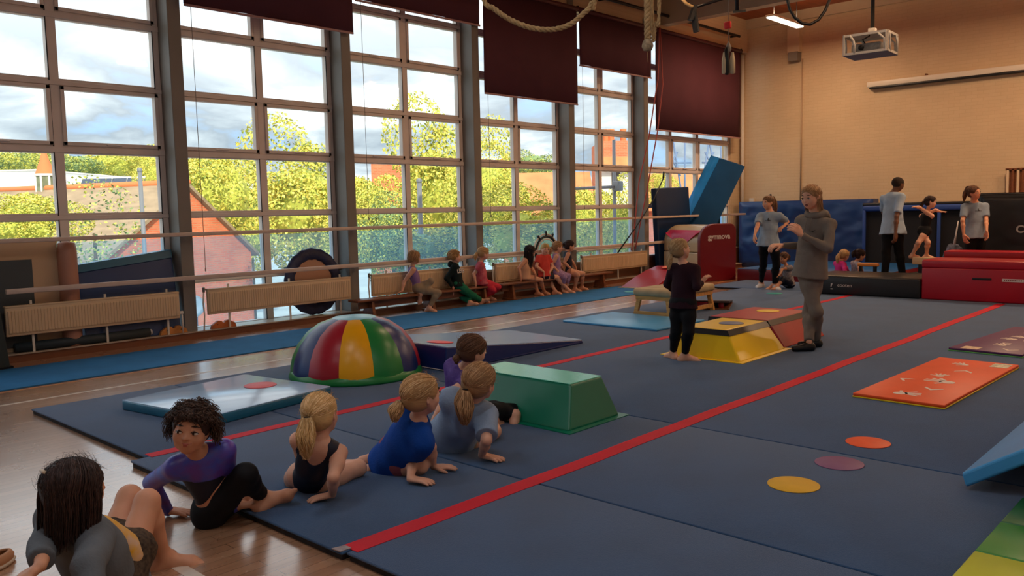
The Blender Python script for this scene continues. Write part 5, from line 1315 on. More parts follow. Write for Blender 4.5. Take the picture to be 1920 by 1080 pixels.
def foot_prims(an, td, up, H, minr, toes=True):
    td = nrm_(td); up = nrm_(up-td*(td@up)); l = np.cross(up, td); s = H*0.15
    heel = an-up*0.036*H-td*0.030*H; ball = an-up*0.045*H+td*0.085*H
    P = [ell(heel, [td, l, up], (0.026*H, 0.021*H, 0.021*H), 0.02*H), cap(an-up*0.004*H, ball, 0.023*H, 0.016*H, 0.03*H), cap(heel, ball, 0.017*H, 0.016*H, 0.03*H),
         cap(ball-l*0.015*H-td*0.005*H, ball+l*0.015*H-td*0.005*H, 0.0165*H, 0.015*H, 0.025*H), cap(an, heel, 0.019*H, 0.018*H, 0.02*H)]
    if toes:
        for i in range(5):
            off = (-0.021+0.0105*i)*H; r = max((0.0095 if i == 0 else 0.0068)*H, minr*0.9); L0 = (0.030, 0.030, 0.028, 0.025, 0.021)[i]*H
            b = ball+l*off-up*0.003*H; P.append(cap(b, b+td*L0, r*1.1, r, 0.008*H))
    else: P.append(cap(ball, ball+td*0.028*H, 0.017*H, 0.012*H, 0.02*H, flat=(up, 0.8)))
    return P

PDEBUG = False
def person(label, H, sp, group=None, vox=0.006, adult=False, girth=1.0):
    """sp: pose. Builds the body as one surface, clothes and hair as its parts"""
    K = 1.0; hs = sp.get('hs', (0.178 if H < 1.4 else 0.142)*H if not adult else 0.134*H)
    P_, N_, Hd = [np.asarray(sp[k], float) for k in ('P', 'N', 'Hd')]
    U = nrm_(N_-P_); latS = sp['lat']; latS = nrm_(latS-U*(latS@U)); latH = sp.get('lath', latS); latH = nrm_(latH-U*(latH@U)*0.7)
    FWD = np.cross(latS, U); FWDh = np.cross(latH, U)
    if not adult: sw, hw = 0.092*H, 0.047*H
    else: sw, hw = sp.get('sw', 0.100)*H, 0.048*H
    g = girth*(H if not adult else H*0.93)
    sd_ = 0.034 if not adult else 0.040; sh = [N_-U*sd_*H+latS*sw, N_-U*sd_*H-latS*sw]; hip = [P_+latH*hw-U*0.01*H, P_-latH*hw-U*0.01*H]
    LU, LF, LT, LS = (0.155*H, 0.135*H, 0.225*H, 0.225*H) if not adult else (0.172*H, 0.148*H, 0.245*H, 0.245*H)
    arms = []
    for i, a in enumerate(sp['arms']):
        w_ = a['w']; e_ = a['e']
        if len(w_) == 3 and not isinstance(w_[2], str): W = np.asarray(w_, float); E = midp(sh[i], W, e_[0], e_[1], LU, LF, e_[2]) if isinstance(e_[2], str) else np.asarray(e_, float)
        else:
            E = endp(sh[i], e_[0], e_[1], LU, e_[2]) if isinstance(e_[2], str) else np.asarray(e_, float)
            W = endp(E, w_[0], w_[1], LF, w_[2])
        arms.append((sh[i], E, W))
    legs = []
    for i, a in enumerate(sp['legs']):
        k_ = a['k']; n_ = a['a']
        if isinstance(n_[2], str):
            Kn = endp(hip[i], k_[0], k_[1], LT, k_[2]) if isinstance(k_[2], str) else np.asarray(k_, float); An = endp(Kn, n_[0], n_[1], LS, n_[2])
        else:
            An = np.asarray(n_, float); Kn = midp(hip[i], An, k_[0], k_[1], LT, LS, k_[2]) if isinstance(k_[2], str) else np.asarray(k_, float)
        legs.append((hip[i], Kn, An))
    if PDEBUG:
        L_ = lambda a, b: round(float(np.linalg.norm(np.asarray(a)-np.asarray(b))), 3)
        print('PERSON', label[:40], 'trunk', L_(P_, N_), '(%.3f)' % (0.27*H), 'neck', L_(N_, Hd), '(%.3f)' % (0.6*hs+0.03*H), 'arms', [(L_(a, b), L_(b, c)) for a, b, c in arms], (round(LU, 3), round(LF, 3)), 'legs', [(L_(a, b), L_(b, c)) for a, b, c in legs], (round(LT, 3), round(LS, 3)), 'z', [round(float(x[2]), 2) for x in (P_, N_, Hd, *[b[2] for b in arms], *[b[2] for b in legs], *[b[1] for b in legs])])
    gz = sp.get('gz', MT); o = np.array([P_[0], P_[1], gz])
    root = thing('person', label, 'person', tuple(o), group=group)
    mr = vox*0.95; Rt = [latS, FWD, U]; Rh = [latH, FWDh, U]; LN = np.linalg.norm(N_-P_)
    bend = sp.get('bend', 0.0)*H; Mid = P_+U*LN*0.48-FWDh*bend
    def torso(e, k=0.05):
        return [ell(P_+U*LN*0.82-FWD*0.005*H, Rt, (0.078*g+e, 0.052*g+e, LN*0.25), k*H),
                ell(P_+U*LN*0.60, Rt, (0.070*g+e, 0.050*g+e, LN*0.26), k*H),
                ell(Mid-U*LN*0.10, Rh, (0.064*g+e, 0.048*g+e, LN*0.26), k*H),
                ell(P_+U*0.005*H-FWDh*0.01*H, Rh, (0.080*g+e, 0.062*g+e, 0.062*g+e), k*H),
                cap(N_-U*0.022*H+latS*0.012*H, sh[0]-latS*0.010*H, 0.024*g+e, 0.027*g+e*0.8, k*H*0.7), cap(N_-U*0.022*H-latS*0.012*H, sh[1]+latS*0.010*H, 0.024*g+e, 0.027*g+e*0.8, k*H*0.7)]
    body = torso(0.0)
    up_h = sp.get('up', nrm_(nrm_(Hd-N_)+ZZ*0.6)); f_ = sp['face']; f_ = nrm_(f_-up_h*(f_@up_h)) ; 
    hp_, q, R = head_prims(Hd, f_, up_h, hs)
    nk = (0.026 if not adult else 0.030)*g*sp.get('neck', 1.0)
    neck = [cap(N_-U*0.02*H, Hd-up_h*0.22*hs-f_*0.06*hs, nk*1.12, nk, 0.03*H)]
    limbs = []
    ra = [(0.031, 0.0255, 0.0225, 0.0150)] if not adult else [(0.030, 0.024, 0.0215, 0.0145)]
    for i, (S_, E, W) in enumerate(arms):
        a0, a1, a2, a3 = [x*g for x in ra[0]]
        limbs += [cap(S_, S_+(E-S_)*0.5, a0, a0*0.93, 0.02*H), cap(S_+(E-S_)*0.5, E, a0*0.93, a1*0.9, 0.015*H), cap(E, E+(W-E)*0.35, a2, a2*1.02, 0.012*H), cap(E+(W-E)*0.35, W, a2*1.02, a3, 0.012*H)]
        ad = sp['arms'][i]; hd_ = nrm_(ad.get('hd', W-E)); hl = sp.get('hand', 0.108)*H
        limbs += hand_prims(W, hd_, ad.get('hn', ZZ), hl, ad.get('curl', 0.25), ad.get('th', -latS if i == 0 else latS), mr, ad.get('spread', 0.16))
    for i, (S_, Kn, An) in enumerate(legs):
        t0, t1, c0, c1 = (0.052*g, 0.036*g, 0.0355*g, 0.0215*g) if not adult else (0.054*g, 0.036*g, 0.036*g, 0.021*g)
        cb = np.cross(Kn-S_, An-Kn); back = np.cross(An-Kn, cb); back = nrm_(back) if np.linalg.norm(back) > 1e-6 else -FWDh
        if back@(S_-Kn+An-Kn) < 0: back = -back
        calf = Kn+(An-Kn)*0.3+back*0.008*H
        limbs += [cap(S_, S_+(Kn-S_)*0.45, t0*1.03, t0*0.92, 0.035*H), cap(S_+(Kn-S_)*0.45, Kn, t0*0.92, t1, 0.02*H), cap(Kn, calf, t1*0.97, c0, 0.02*H), cap(calf, An, c0, c1, 0.02*H)]
        ld = sp['legs'][i]
        if not ld.get('nofoot'):
            fup = ld.get('up'); fup = nrm_(Kn-An)*0.6+ZZ*0.5 if fup is None else fup
            limbs += foot_prims(An, ld['t'], fup, H, mr, toes=not sp.get('socks') and not sp.get('shoes'))
    V, Q = smooth_mesh([dict(p) for p in body+neck+hp_+limbs], vox); V = relax(V, Q, 1, 0.4)
    np_mesh('body', V-o, Q, skin(sp.get('skin', (206, 150, 118))), root)
    # face
    def bl(c, R_a, r, name, m, parent, kk=0): 
        V, Q = smooth_mesh([ell(c, R_a, r, 0.001)], max(0.0006, min(r)*0.45)); return np_mesh(name, V-o, Q, m, parent)
    if sp.get('showface', True):
        for s in (-1, 1):
            e = bl(q(s*0.157, 0.372, 0.008), R, (0.076*hs, 0.048*hs, 0.040*hs), 'eye', M_EYEW, root)
            bl(q(s*0.155+sp.get('gaze', 0.0), 0.395, 0.008), R, (0.036*hs, 0.029*hs, 0.037*hs), 'iris', M_IRIS, e)
            V, Q = smooth_mesh([cap(q(s*0.085, 0.390, 0.146), q(s*0.16, 0.388, 0.160), 0.010*hs, 0.012*hs, 0.01), cap(q(s*0.16, 0.388, 0.160), q(s*0.24, 0.335, 0.132), 0.012*hs, 0.008*hs, 0.01)], 0.006*hs*1.2)
            np_mesh('eyebrow', V-o, Q, sp.get('brow', M_IRIS), root)
            V, Q = smooth_mesh([cap(q(s*0.085, 0.408, 0.020), q(s*0.155, 0.425, 0.050), 0.009*hs, 0.011*hs, 0.01), cap(q(s*0.155, 0.425, 0.050), q(s*0.228, 0.378, 0.022), 0.011*hs, 0.009*hs, 0.01)], 0.006*hs)
            np_mesh('eyelash', V-o, Q, M_IRIS, root)
        mo = sp.get('mouth', 0.0)
        V, Q = smooth_mesh([cap(q(-0.115, 0.392, -0.212), q(0, 0.424, -0.232), 0.013*hs, 0.021*hs, 0.01*hs), cap(q(0, 0.424, -0.232), q(0.115, 0.392, -0.212), 0.021*hs, 0.013*hs, 0.01*hs),
                            cap(q(-0.075, 0.388, -0.256-mo), q(0.075, 0.388, -0.256-mo), 0.014*hs, None, 0.01*hs), cap(q(-0.03, 0.402, -0.272-mo), q(0.03, 0.402, -0.272-mo), 0.024*hs, None, 0.02*hs)], 0.009*hs)
        np_mesh('lips', V-o, Q, M_LIP, root)
        if mo:
            V, Q = smooth_mesh([cap(q(-0.045, 0.392, -0.245-mo/2), q(0.045, 0.392, -0.245-mo/2), mo*0.4*hs+0.003, None, 0.01)], 0.01*hs); np_mesh('open_mouth', V-o, Q, M_MOUTH, root)
    # garments
    cv = max(vox*1.05, 0.006)
    def gar(name, prims, m, seed=0.0, wrinkle=0.004, freq=16.0, it=1):
        V, Q = smooth_mesh(prims, cv); V = relax(V, Q, it, 0.4)
        if wrinkle:
            c = V.mean(0); nn = V-c
            d = np.array([mnoise.noise(Vector(((p[0]+p[1])*freq*0.8, (p[1]-p[0])*freq*0.8, p[2]*freq*0.45+seed))) for p in (V-o)])
            # push along an approximate outward normal
            E1 = V[Q[:, 1]]-V[Q[:, 0]]; E2 = V[Q[:, 3]]-V[Q[:, 0]]; fn = np.cross(E1, E2); vn = np.zeros_like(V)
            for j in range(4):
                for i in range(3): vn[:, i] += np.bincount(Q[:, j], weights=fn[:, i], minlength=len(V))
            vn /= np.linalg.norm(vn, axis=1)[:, None]+1e-12
            V = V+vn*(wrinkle*d)[:, None]
        return np_mesh(name, V-o, Q, m, root)
    def limbp(pts, r0, r1, e, t0, t1, k=0.02):
        """clothing over one limb segment between fractions t0 and t1, cut square"""
        a, b = pts; d = nrm_(b-a); A_, B_ = a+(b-a)*t0, a+(b-a)*t1
        rA, rB = r0+(r1-r0)*t0+e, r0+(r1-r0)*t1+e
        cl = []
        if t1 < 1: cl.append((B_, d))
        return cap(A_, B_, rA, rB, k*H, clip=cl)
    for gi, ga in enumerate(sp.get('wear', [])):
        kind, m = ga['kind'], ga['m']; e = ga.get('e', 0.006)*(H/1.2 if not adult else 0.85); pr = []
        a0, a1, a2, a3 = [x*g for x in ra[0]]; t0_, t1_, c0_, c1_ = (0.052*g, 0.036*g, 0.0355*g, 0.0215*g)
        if kind == 'top':
            T = torso(e, 0.05); zc = ga.get('hem')       # hem as fraction below the pelvis centre along -U
            if zc is not None:
                T = T[:3]+T[4:]; 
                T.append(cap(P_+U*LN*0.35, P_-U*zc*H, 0.080*g+e, ((0.100 if not adult else 0.114)*g+e)*ga.get('flare', 1.08), 0.05*H, flat=(FWDh, 0.76 if not adult else 0.92), clip=[(P_-U*zc*H, -U)]))
            for p in T:
                if ga.get('scoop'): 
                    p.setdefault('clip', []); 
            pr += T
            sl = ga.get('sleeve', 0)
            for (S_, E, W) in arms:
                if sl > 0:
                    se = e*ga.get('sle', 1.3)
                    pr.append(limbp((S_, E), a0, a1, se, 0.0, min(1, sl), 0.03))
                    if sl > 1:
                        pr.append(cap(E, E+(W-E)*min(1, sl-1), a2+se, a3+se, 0.012*H, clip=[(E+(W-E)*min(1, sl-1), nrm_(W-E))]))
            pr.append(cap(N_+U*0.045*H+FWD*0.016*H, N_+U*0.13*H+FWD*0.02*H, nk*ga.get('neckr', 1.3), nk*1.7, 0.006*H, op='-'))
            if ga.get('scoop'): pr.append(ell(N_+U*0.02*H-FWD*0.055*H*ga.get('backs', 1), Rt, (0.045*H, 0.05*H, ga['scoop']*H), 0.01*H, op='-'))
            if ga.get('scoopf'): pr.append(ell(N_+U*0.02*H+FWD*0.06*H, Rt, (0.045*H, 0.045*H, ga['scoopf']*H), 0.01*H, op='-'))
            if sl == 0:
                for i, (S_, E, W) in enumerate(arms): pr.append(ell(S_+(latS if i == 0 else -latS)*0.014*H+U*0.01*H, Rt, (0.026*H, 0.06*H, 0.05*H), 0.01*H, op='-'))
            if ga.get('hipcut'):
                for (S_, Kn, An) in legs: d = nrm_(Kn-S_); pr.append(ell(S_+d*0.085*H, nrm3(d, latH, U), (0.060*H, 0.075*H, 0.075*H), 0.01*H, op='-'))
            gar(ga.get('name', 'shirt'), pr, m, gi*3.1, ga.get('wr', 0.004)*H/1.2, ga.get('fr', 16.0))
        elif kind == 'legs':
            tt = ga.get('to', 1.9)
            pr = [ell(P_+U*0.005*H-FWDh*0.01*H, Rh, (0.080*g+e, 0.062*g+e, 0.062*g+e), 0.05*H), cap(P_+U*0.02*H, P_+U*ga.get('waist', 0.05)*H, 0.068*g+e, 0.064*g+e, 0.04*H, flat=(FWDh, 0.78), clip=[(P_+U*ga.get('waist', 0.05)*H, U)])]
            for (S_, Kn, An) in legs:
                b = min(1, tt); d_ = nrm_(Kn-S_); hm = min(b, 0.45); r_m = t0_*(1.03-0.11*hm/0.45)
                pr.append(cap(S_, S_+(Kn-S_)*hm, t0_*1.03+e, r_m+e, 0.035*H, clip=[(S_+(Kn-S_)*hm, d_)] if b <= 0.45 else []))
                if b > 0.45:
                    rb_ = t0_*0.92+(t1_-t0_*0.92)*(b-0.45)/0.55
                    pr.append(cap(S_+(Kn-S_)*0.45, S_+(Kn-S_)*b, t0_*0.92+e, rb_+e, 0.02*H, clip=[(S_+(Kn-S_)*b, d_)] if b < 1 else []))
                if tt > 1:
                    f2 = min(1, tt-1); cbv = np.cross(Kn-S_, An-Kn); bk = np.cross(An-Kn, cbv); bk = nrm_(bk) if np.linalg.norm(bk) > 1e-6 else -FWDh
                    if bk@(S_-Kn+An-Kn) < 0: bk = -bk
                    cb = Kn+(An-Kn)*0.3+bk*0.008*H; e2 = e*ga.get('flare', 1.0)
                    pr += [cap(Kn, cb, t1_+e, c0_+e, 0.02*H, clip=[]), cap(cb, Kn+(An-Kn)*f2, c0_+e, (c1_+(c0_-c1_)*(1-f2))+e2, 0.02*H, clip=[(Kn+(An-Kn)*f2, nrm_(An-Kn))])]
            gar(ga.get('name', 'leggings'), pr, m, gi*2.3, ga.get('wr', 0.002)*H/1.2, ga.get('fr', 20.0))
        elif kind == 'socks':
            for i, (S_, Kn, An) in enumerate(legs):
                ld = sp['legs'][i]; fup = ld.get('up'); fup = nrm_(Kn-An)*0.6+ZZ*0.5 if fup is None else fup
                FP = foot_prims(An, ld['t'], fup, H, mr, False)
                for p in FP:
                    if p['t'] == 'c': p['ra'] += e; p['rb'] += e
                    else: p['r'] = tuple(x+e for x in p['r'])
                FP.append(cap(An, An+(Kn-An)*0.12, c1_+e, c1_+e, 0.01*H))
                gar(ga.get('name', 'sock'), FP, m, 1, 0)
    for ex in sp.get('extra', []): ex(root, o, q, R, hs, dict(P=P_, N=N_, U=U, lat=latS, F=FWD, sh=sh, arms=arms, legs=legs, H=H, g=g, gar=gar, nk=nk, torso=torso))
    if sp.get('hair'): hair(root, o, q, R, hs, sp['hair'], N_, U, vox)
    return root

def hair(root, o, q, R, hs, hp, N_, U, vox):
    l, f, u = [np.asarray(x) for x in R]; m = hp['m']; rr = random.Random(hp.get('seed', 1)); st = hp['style']
    c0 = q(0, -0.07, 0.13); rad = np.array([0.365, 0.45, 0.365])*hs
    def surf(x, y, z, k=1.0):
        """point above the skull in the direction (left, front, up)"""
        v = np.array([x, y, z]); v = v/(np.linalg.norm(v)+1e-9); s = 1/np.sqrt(((v/rad)**2).sum()); return c0+(l*v[0]+f*v[1]+u*v[2])*s*k
    puff = hp.get('puff', 1.07)
    cp = [ell(c0, R, tuple(rad*puff), 0.02*hs), ell(q(0, -0.16, -0.10), R, (0.33*hs*puff, 0.33*hs*puff, 0.30*hs), 0.12*hs)]
    if hp.get('short'): cp = [ell(c0, R, tuple(rad*puff), 0.02*hs), ell(q(0, -0.14, -0.02), R, (0.345*hs*puff, 0.34*hs*puff, 0.26*hs), 0.12*hs)]
    cut = [ell(q(0, 0.50, hp.get('fringe', -0.09)), R, (0.40*hs, 0.36*hs, 0.42*hs), 0.03*hs, op='-')]
    for s in (-1, 1): cut.append(ell(q(s*0.42, 0.06, -0.16), R, (0.13*hs, 0.14*hs, 0.20*hs), 0.02*hs, op='-'))
    if not hp.get('ears', True): cut = cut[:1]
    V, Q = smooth_mesh(cp+cut, max(0.004, vox*0.8))
    # comb grooves
    loc = (V-c0)@np.array([l, f, u]).T
    ph = np.arctan2(loc[:, 0], loc[:, 2]+0.3*hs); d = np.sin(ph*38+loc[:, 1]*9/hs)*0.5+np.sin(ph*67)*0.3
    V = V+((V-c0)/(np.linalg.norm(V-c0, axis=1)[:, None]))*(d*0.006*hs)[:, None]
    root_h = np_mesh('hair', V-o, Q, m, root)
    mb = MB(); mats = [m, hp.get('m2', m)]
    def strand(path, r0, r1=None):
        k = len(path); r1 = r0*0.3 if r1 is None else r1
        mb.tube([tuple(np.asarray(p)-o) for p in path], [r0+(r1-r0)*i/(k-1) for i in range(k)], 4, rr.choice((0, 0, 1)), caps=False)
    sw = hp.get('strand', 0.012)*hs
    nst = hp.get('n', 260)
    def allowed(v):
        x, y, z = v
        if y > 0.25 and z < 0.40+(hp.get('fringe', -0.09)+0.09)*1.2: return False
        if z < -0.55: return False
        if abs(x) > 0.8 and z < -0.1: return False
        return True
    def rnd():
        if rr.random() < 0.22:
            a = rr.uniform(-1.25, 1.25); v = np.array([sin(a)*0.86, cos(a)*0.80, 0.44+rr.uniform(0, 0.14)-0.25*abs(sin(a))**3]); return v/np.linalg.norm(v)
        while True:
            v = np.array([rr.gauss(0, 1), rr.gauss(0, 1), rr.gauss(0, 1)]); v /= np.linalg.norm(v)
            if allowed(v): return v
    if st in ('pony', 'half'):
        td = np.array(hp.get('tie', (0, -1.0, -0.25)), float); td /= np.linalg.norm(td)
        T = surf(*td, puff*1.06)
        for _ in range(nst):
            v = rnd(); path = []; n_ = 7; j1 = rr.uniform(-0.05, 0.05)
            for i in range(n_):
                t = i/(n_-1); w_ = v*(1-t)+td*t; w_[0] += j1*sin(pi*t)*0.5; path.append(surf(*w_, puff*(1.0+0.02*rr.random())+0.045*sin(pi*min(1, t*1.1))*rr.random()))
            strand(path, sw, sw*0.7)
        # tail
        Lt = hp.get('len', 0.9)*hs; W0 = hp.get('wid', 0.13)*hs; dirs = hp.get('dir', None)
        back = nrm_(-f*0.55+(-U)*0.3 - ZZ*0.5) if dirs is None else nrm_(np.asarray(dirs))
        cen = [T+(T-c0)/np.linalg.norm(T-c0)*0.05*hs]
        g_ = back.copy()
        for i in range(7): g_ = nrm_(g_*0.8+(-ZZ)*0.28*(1-hp.get('stiff', 0))); cen.append(cen[-1]+g_*Lt/7)
        for _ in range(int(nst*0.55)):
            a = rr.uniform(0, 2*pi); k0 = rr.uniform(0.3, 1.0)**0.5; wv = rr.uniform(-0.3, 0.3); Ls = rr.uniform(0.75, 1.05); path = []
            for i, c in enumerate(cen):
                t = i/7*Ls; j = min(6, int(t*7)); fr = t*7-j; p = cen[j]*(1-fr)+cen[j+1]*fr
                wd = W0*k0*(0.35+1.15*math.sin(pi*min(1, 0.12+0.80*t))) if t < 0.98 else W0*0.3
                path.append(p+(l*cos(a)+np.cross(g_, l)*sin(a))*wd+l*0.030*hs*sin(t*11+wv*12)+g_*0.0+f*0.02*hs*cos(t*9+a))
            strand(path, sw*1.5, sw*0.5)
        mb2 = MB(); c = cen[0]; ax = nrm_(cen[1]-cen[0]); u1 = nrm_(np.cross(ax, l)); u2 = np.cross(ax, u1)
        mb2.tube([tuple(c-o+(u1*cos(t*pi/8)+u2*sin(t*pi/8))*W0*0.45) for t in range(16)], 0.018*hs, 6, closed=True); mb2.build('hair_tie', hp.get('tie_m', M_BLACK), root)
    if st in ('long', 'half'):
        Lh = hp.get('fall', 1.0)*hs
        for _ in range(nst):
            v = rnd()
            if st == 'half' and v[2] > 0.4: continue
            side = 1 if v[0] > 0 else -1; path = [surf(*v, puff)]; w_ = v.copy()
            for i in range(4):
                w_ = w_+np.array([side*0.22*(1 if abs(w_[0]) < 0.7 else 0), -0.10, -0.42]); w_ = w_/np.linalg.norm(w_); path.append(surf(*w_, puff*(1.02+0.03*i)))
                if w_[2] < -0.15: break
            p = path[-1].copy(); wv = rr.uniform(0, 6); L0 = Lh*rr.uniform(hp.get('lmin', 0.75), 1.05); hang = nrm_(-ZZ-f*0.10+np.asarray(hp.get('push', (0, 0, 0))))
            for i in range(6):
                p = p+hang*L0/6+l*0.018*hs*sin(i*1.3+wv)+f*0.01*hs*cos(i*1.1+wv)
                path.append(p.copy())
            strand(path, sw*1.3, sw*0.5)
    if st == 'curly':
        for _ in range(nst):
            v = rnd() if rr.random() < 0.8 else np.array([rr.choice((-1, 1))*0.9, rr.uniform(-0.5, 0.25), rr.uniform(-0.5, 0.1)]); v = v/np.linalg.norm(v)
            p0 = surf(*v, puff*0.96); nn = nrm_(p0-c0); e1 = nrm_(np.cross(nn, u+0.01)); e2 = np.cross(nn, e1); path = []; ph = rr.uniform(0, 6); R1 = rr.uniform(0.018, 0.04)*hs; L1 = rr.uniform(0.06, hp.get('fluff', 0.22))*hs
            drift = nrm_(-ZZ*0.7-f*0.3+e1*rr.uniform(-1, 1)*0.6)
            for i in range(14):
                t = i/13; a = ph+t*hp.get('turns', 11); path.append(p0+nn*L1*(0.25+0.75*sin(t*pi*0.6))+drift*t*hp.get('droop', 0.22)*hs+(e1*cos(a)+e2*sin(a))*R1)
            strand(path, sw*1.1, sw*0.5)
    for _ in range(hp.get('fly', 60)):
        v = rnd(); p0 = surf(*v, puff); nn = nrm_(p0-c0); tg = nrm_(np.cross(nn, np.array([rr.gauss(0, 1) for _ in range(3)])))
        L1 = hs*rr.uniform(0.12, 0.3); path = [p0+tg*L1*t+nn*hs*0.05*sin(t*2.2)*rr.uniform(0.4, 1.2) for t in (0, 0.33, 0.66, 1.0)]; strand(path, sw*0.35, sw*0.15)
    if mb.v:
        oo = mb.build('hair_strands', mats, root_h)
def hairm(name, c, c2):
    return dict(m=mat(name, c, rough=0.55, spec=0.3, var=0.18, vscale=8), m2=mat(name+'_light', c2, rough=0.45, spec=0.4, var=0.12, vscale=8))
BLONDE = hairm('blonde_hair', (204, 164, 108), (236, 202, 150)); LBLONDE = hairm('honey_hair', (184, 142, 94), (220, 180, 130)); BROWN = hairm('brown_hair', (86, 56, 38), (112, 76, 50)); DBLONDE = hairm('dark_blonde_hair', (156, 118, 80), (194, 152, 108)); DARK = hairm('dark_brown_hair', (44, 28, 24), (66, 42, 34)); BLACKH = hairm('black_hair', (26, 20, 20), (40, 30, 28))
def H_(base, **kw): d = dict(base); d.update(kw); return d
PALE, TAN, OLIVE, DEEP = (222, 168, 140), (212, 154, 122), (204, 146, 114), (112, 74, 54)
F0 = 0.0
def atx(px, py, X):
    d = ray_(px, py); return CAM+d*((X-CAM[0])/d[0])
def G(px, py, z=MT): return ground(px, py, z)
C_DEN = cloth('grey_cotton', (98, 104, 110)); C_NAVY = cloth('dark_navy_lycra', (20, 22, 40), rough=0.55, spec=0.4, bump=0.05); C_BLACK = cloth('black_leggings', (18, 18, 22), rough=0.7, bump=0.1)

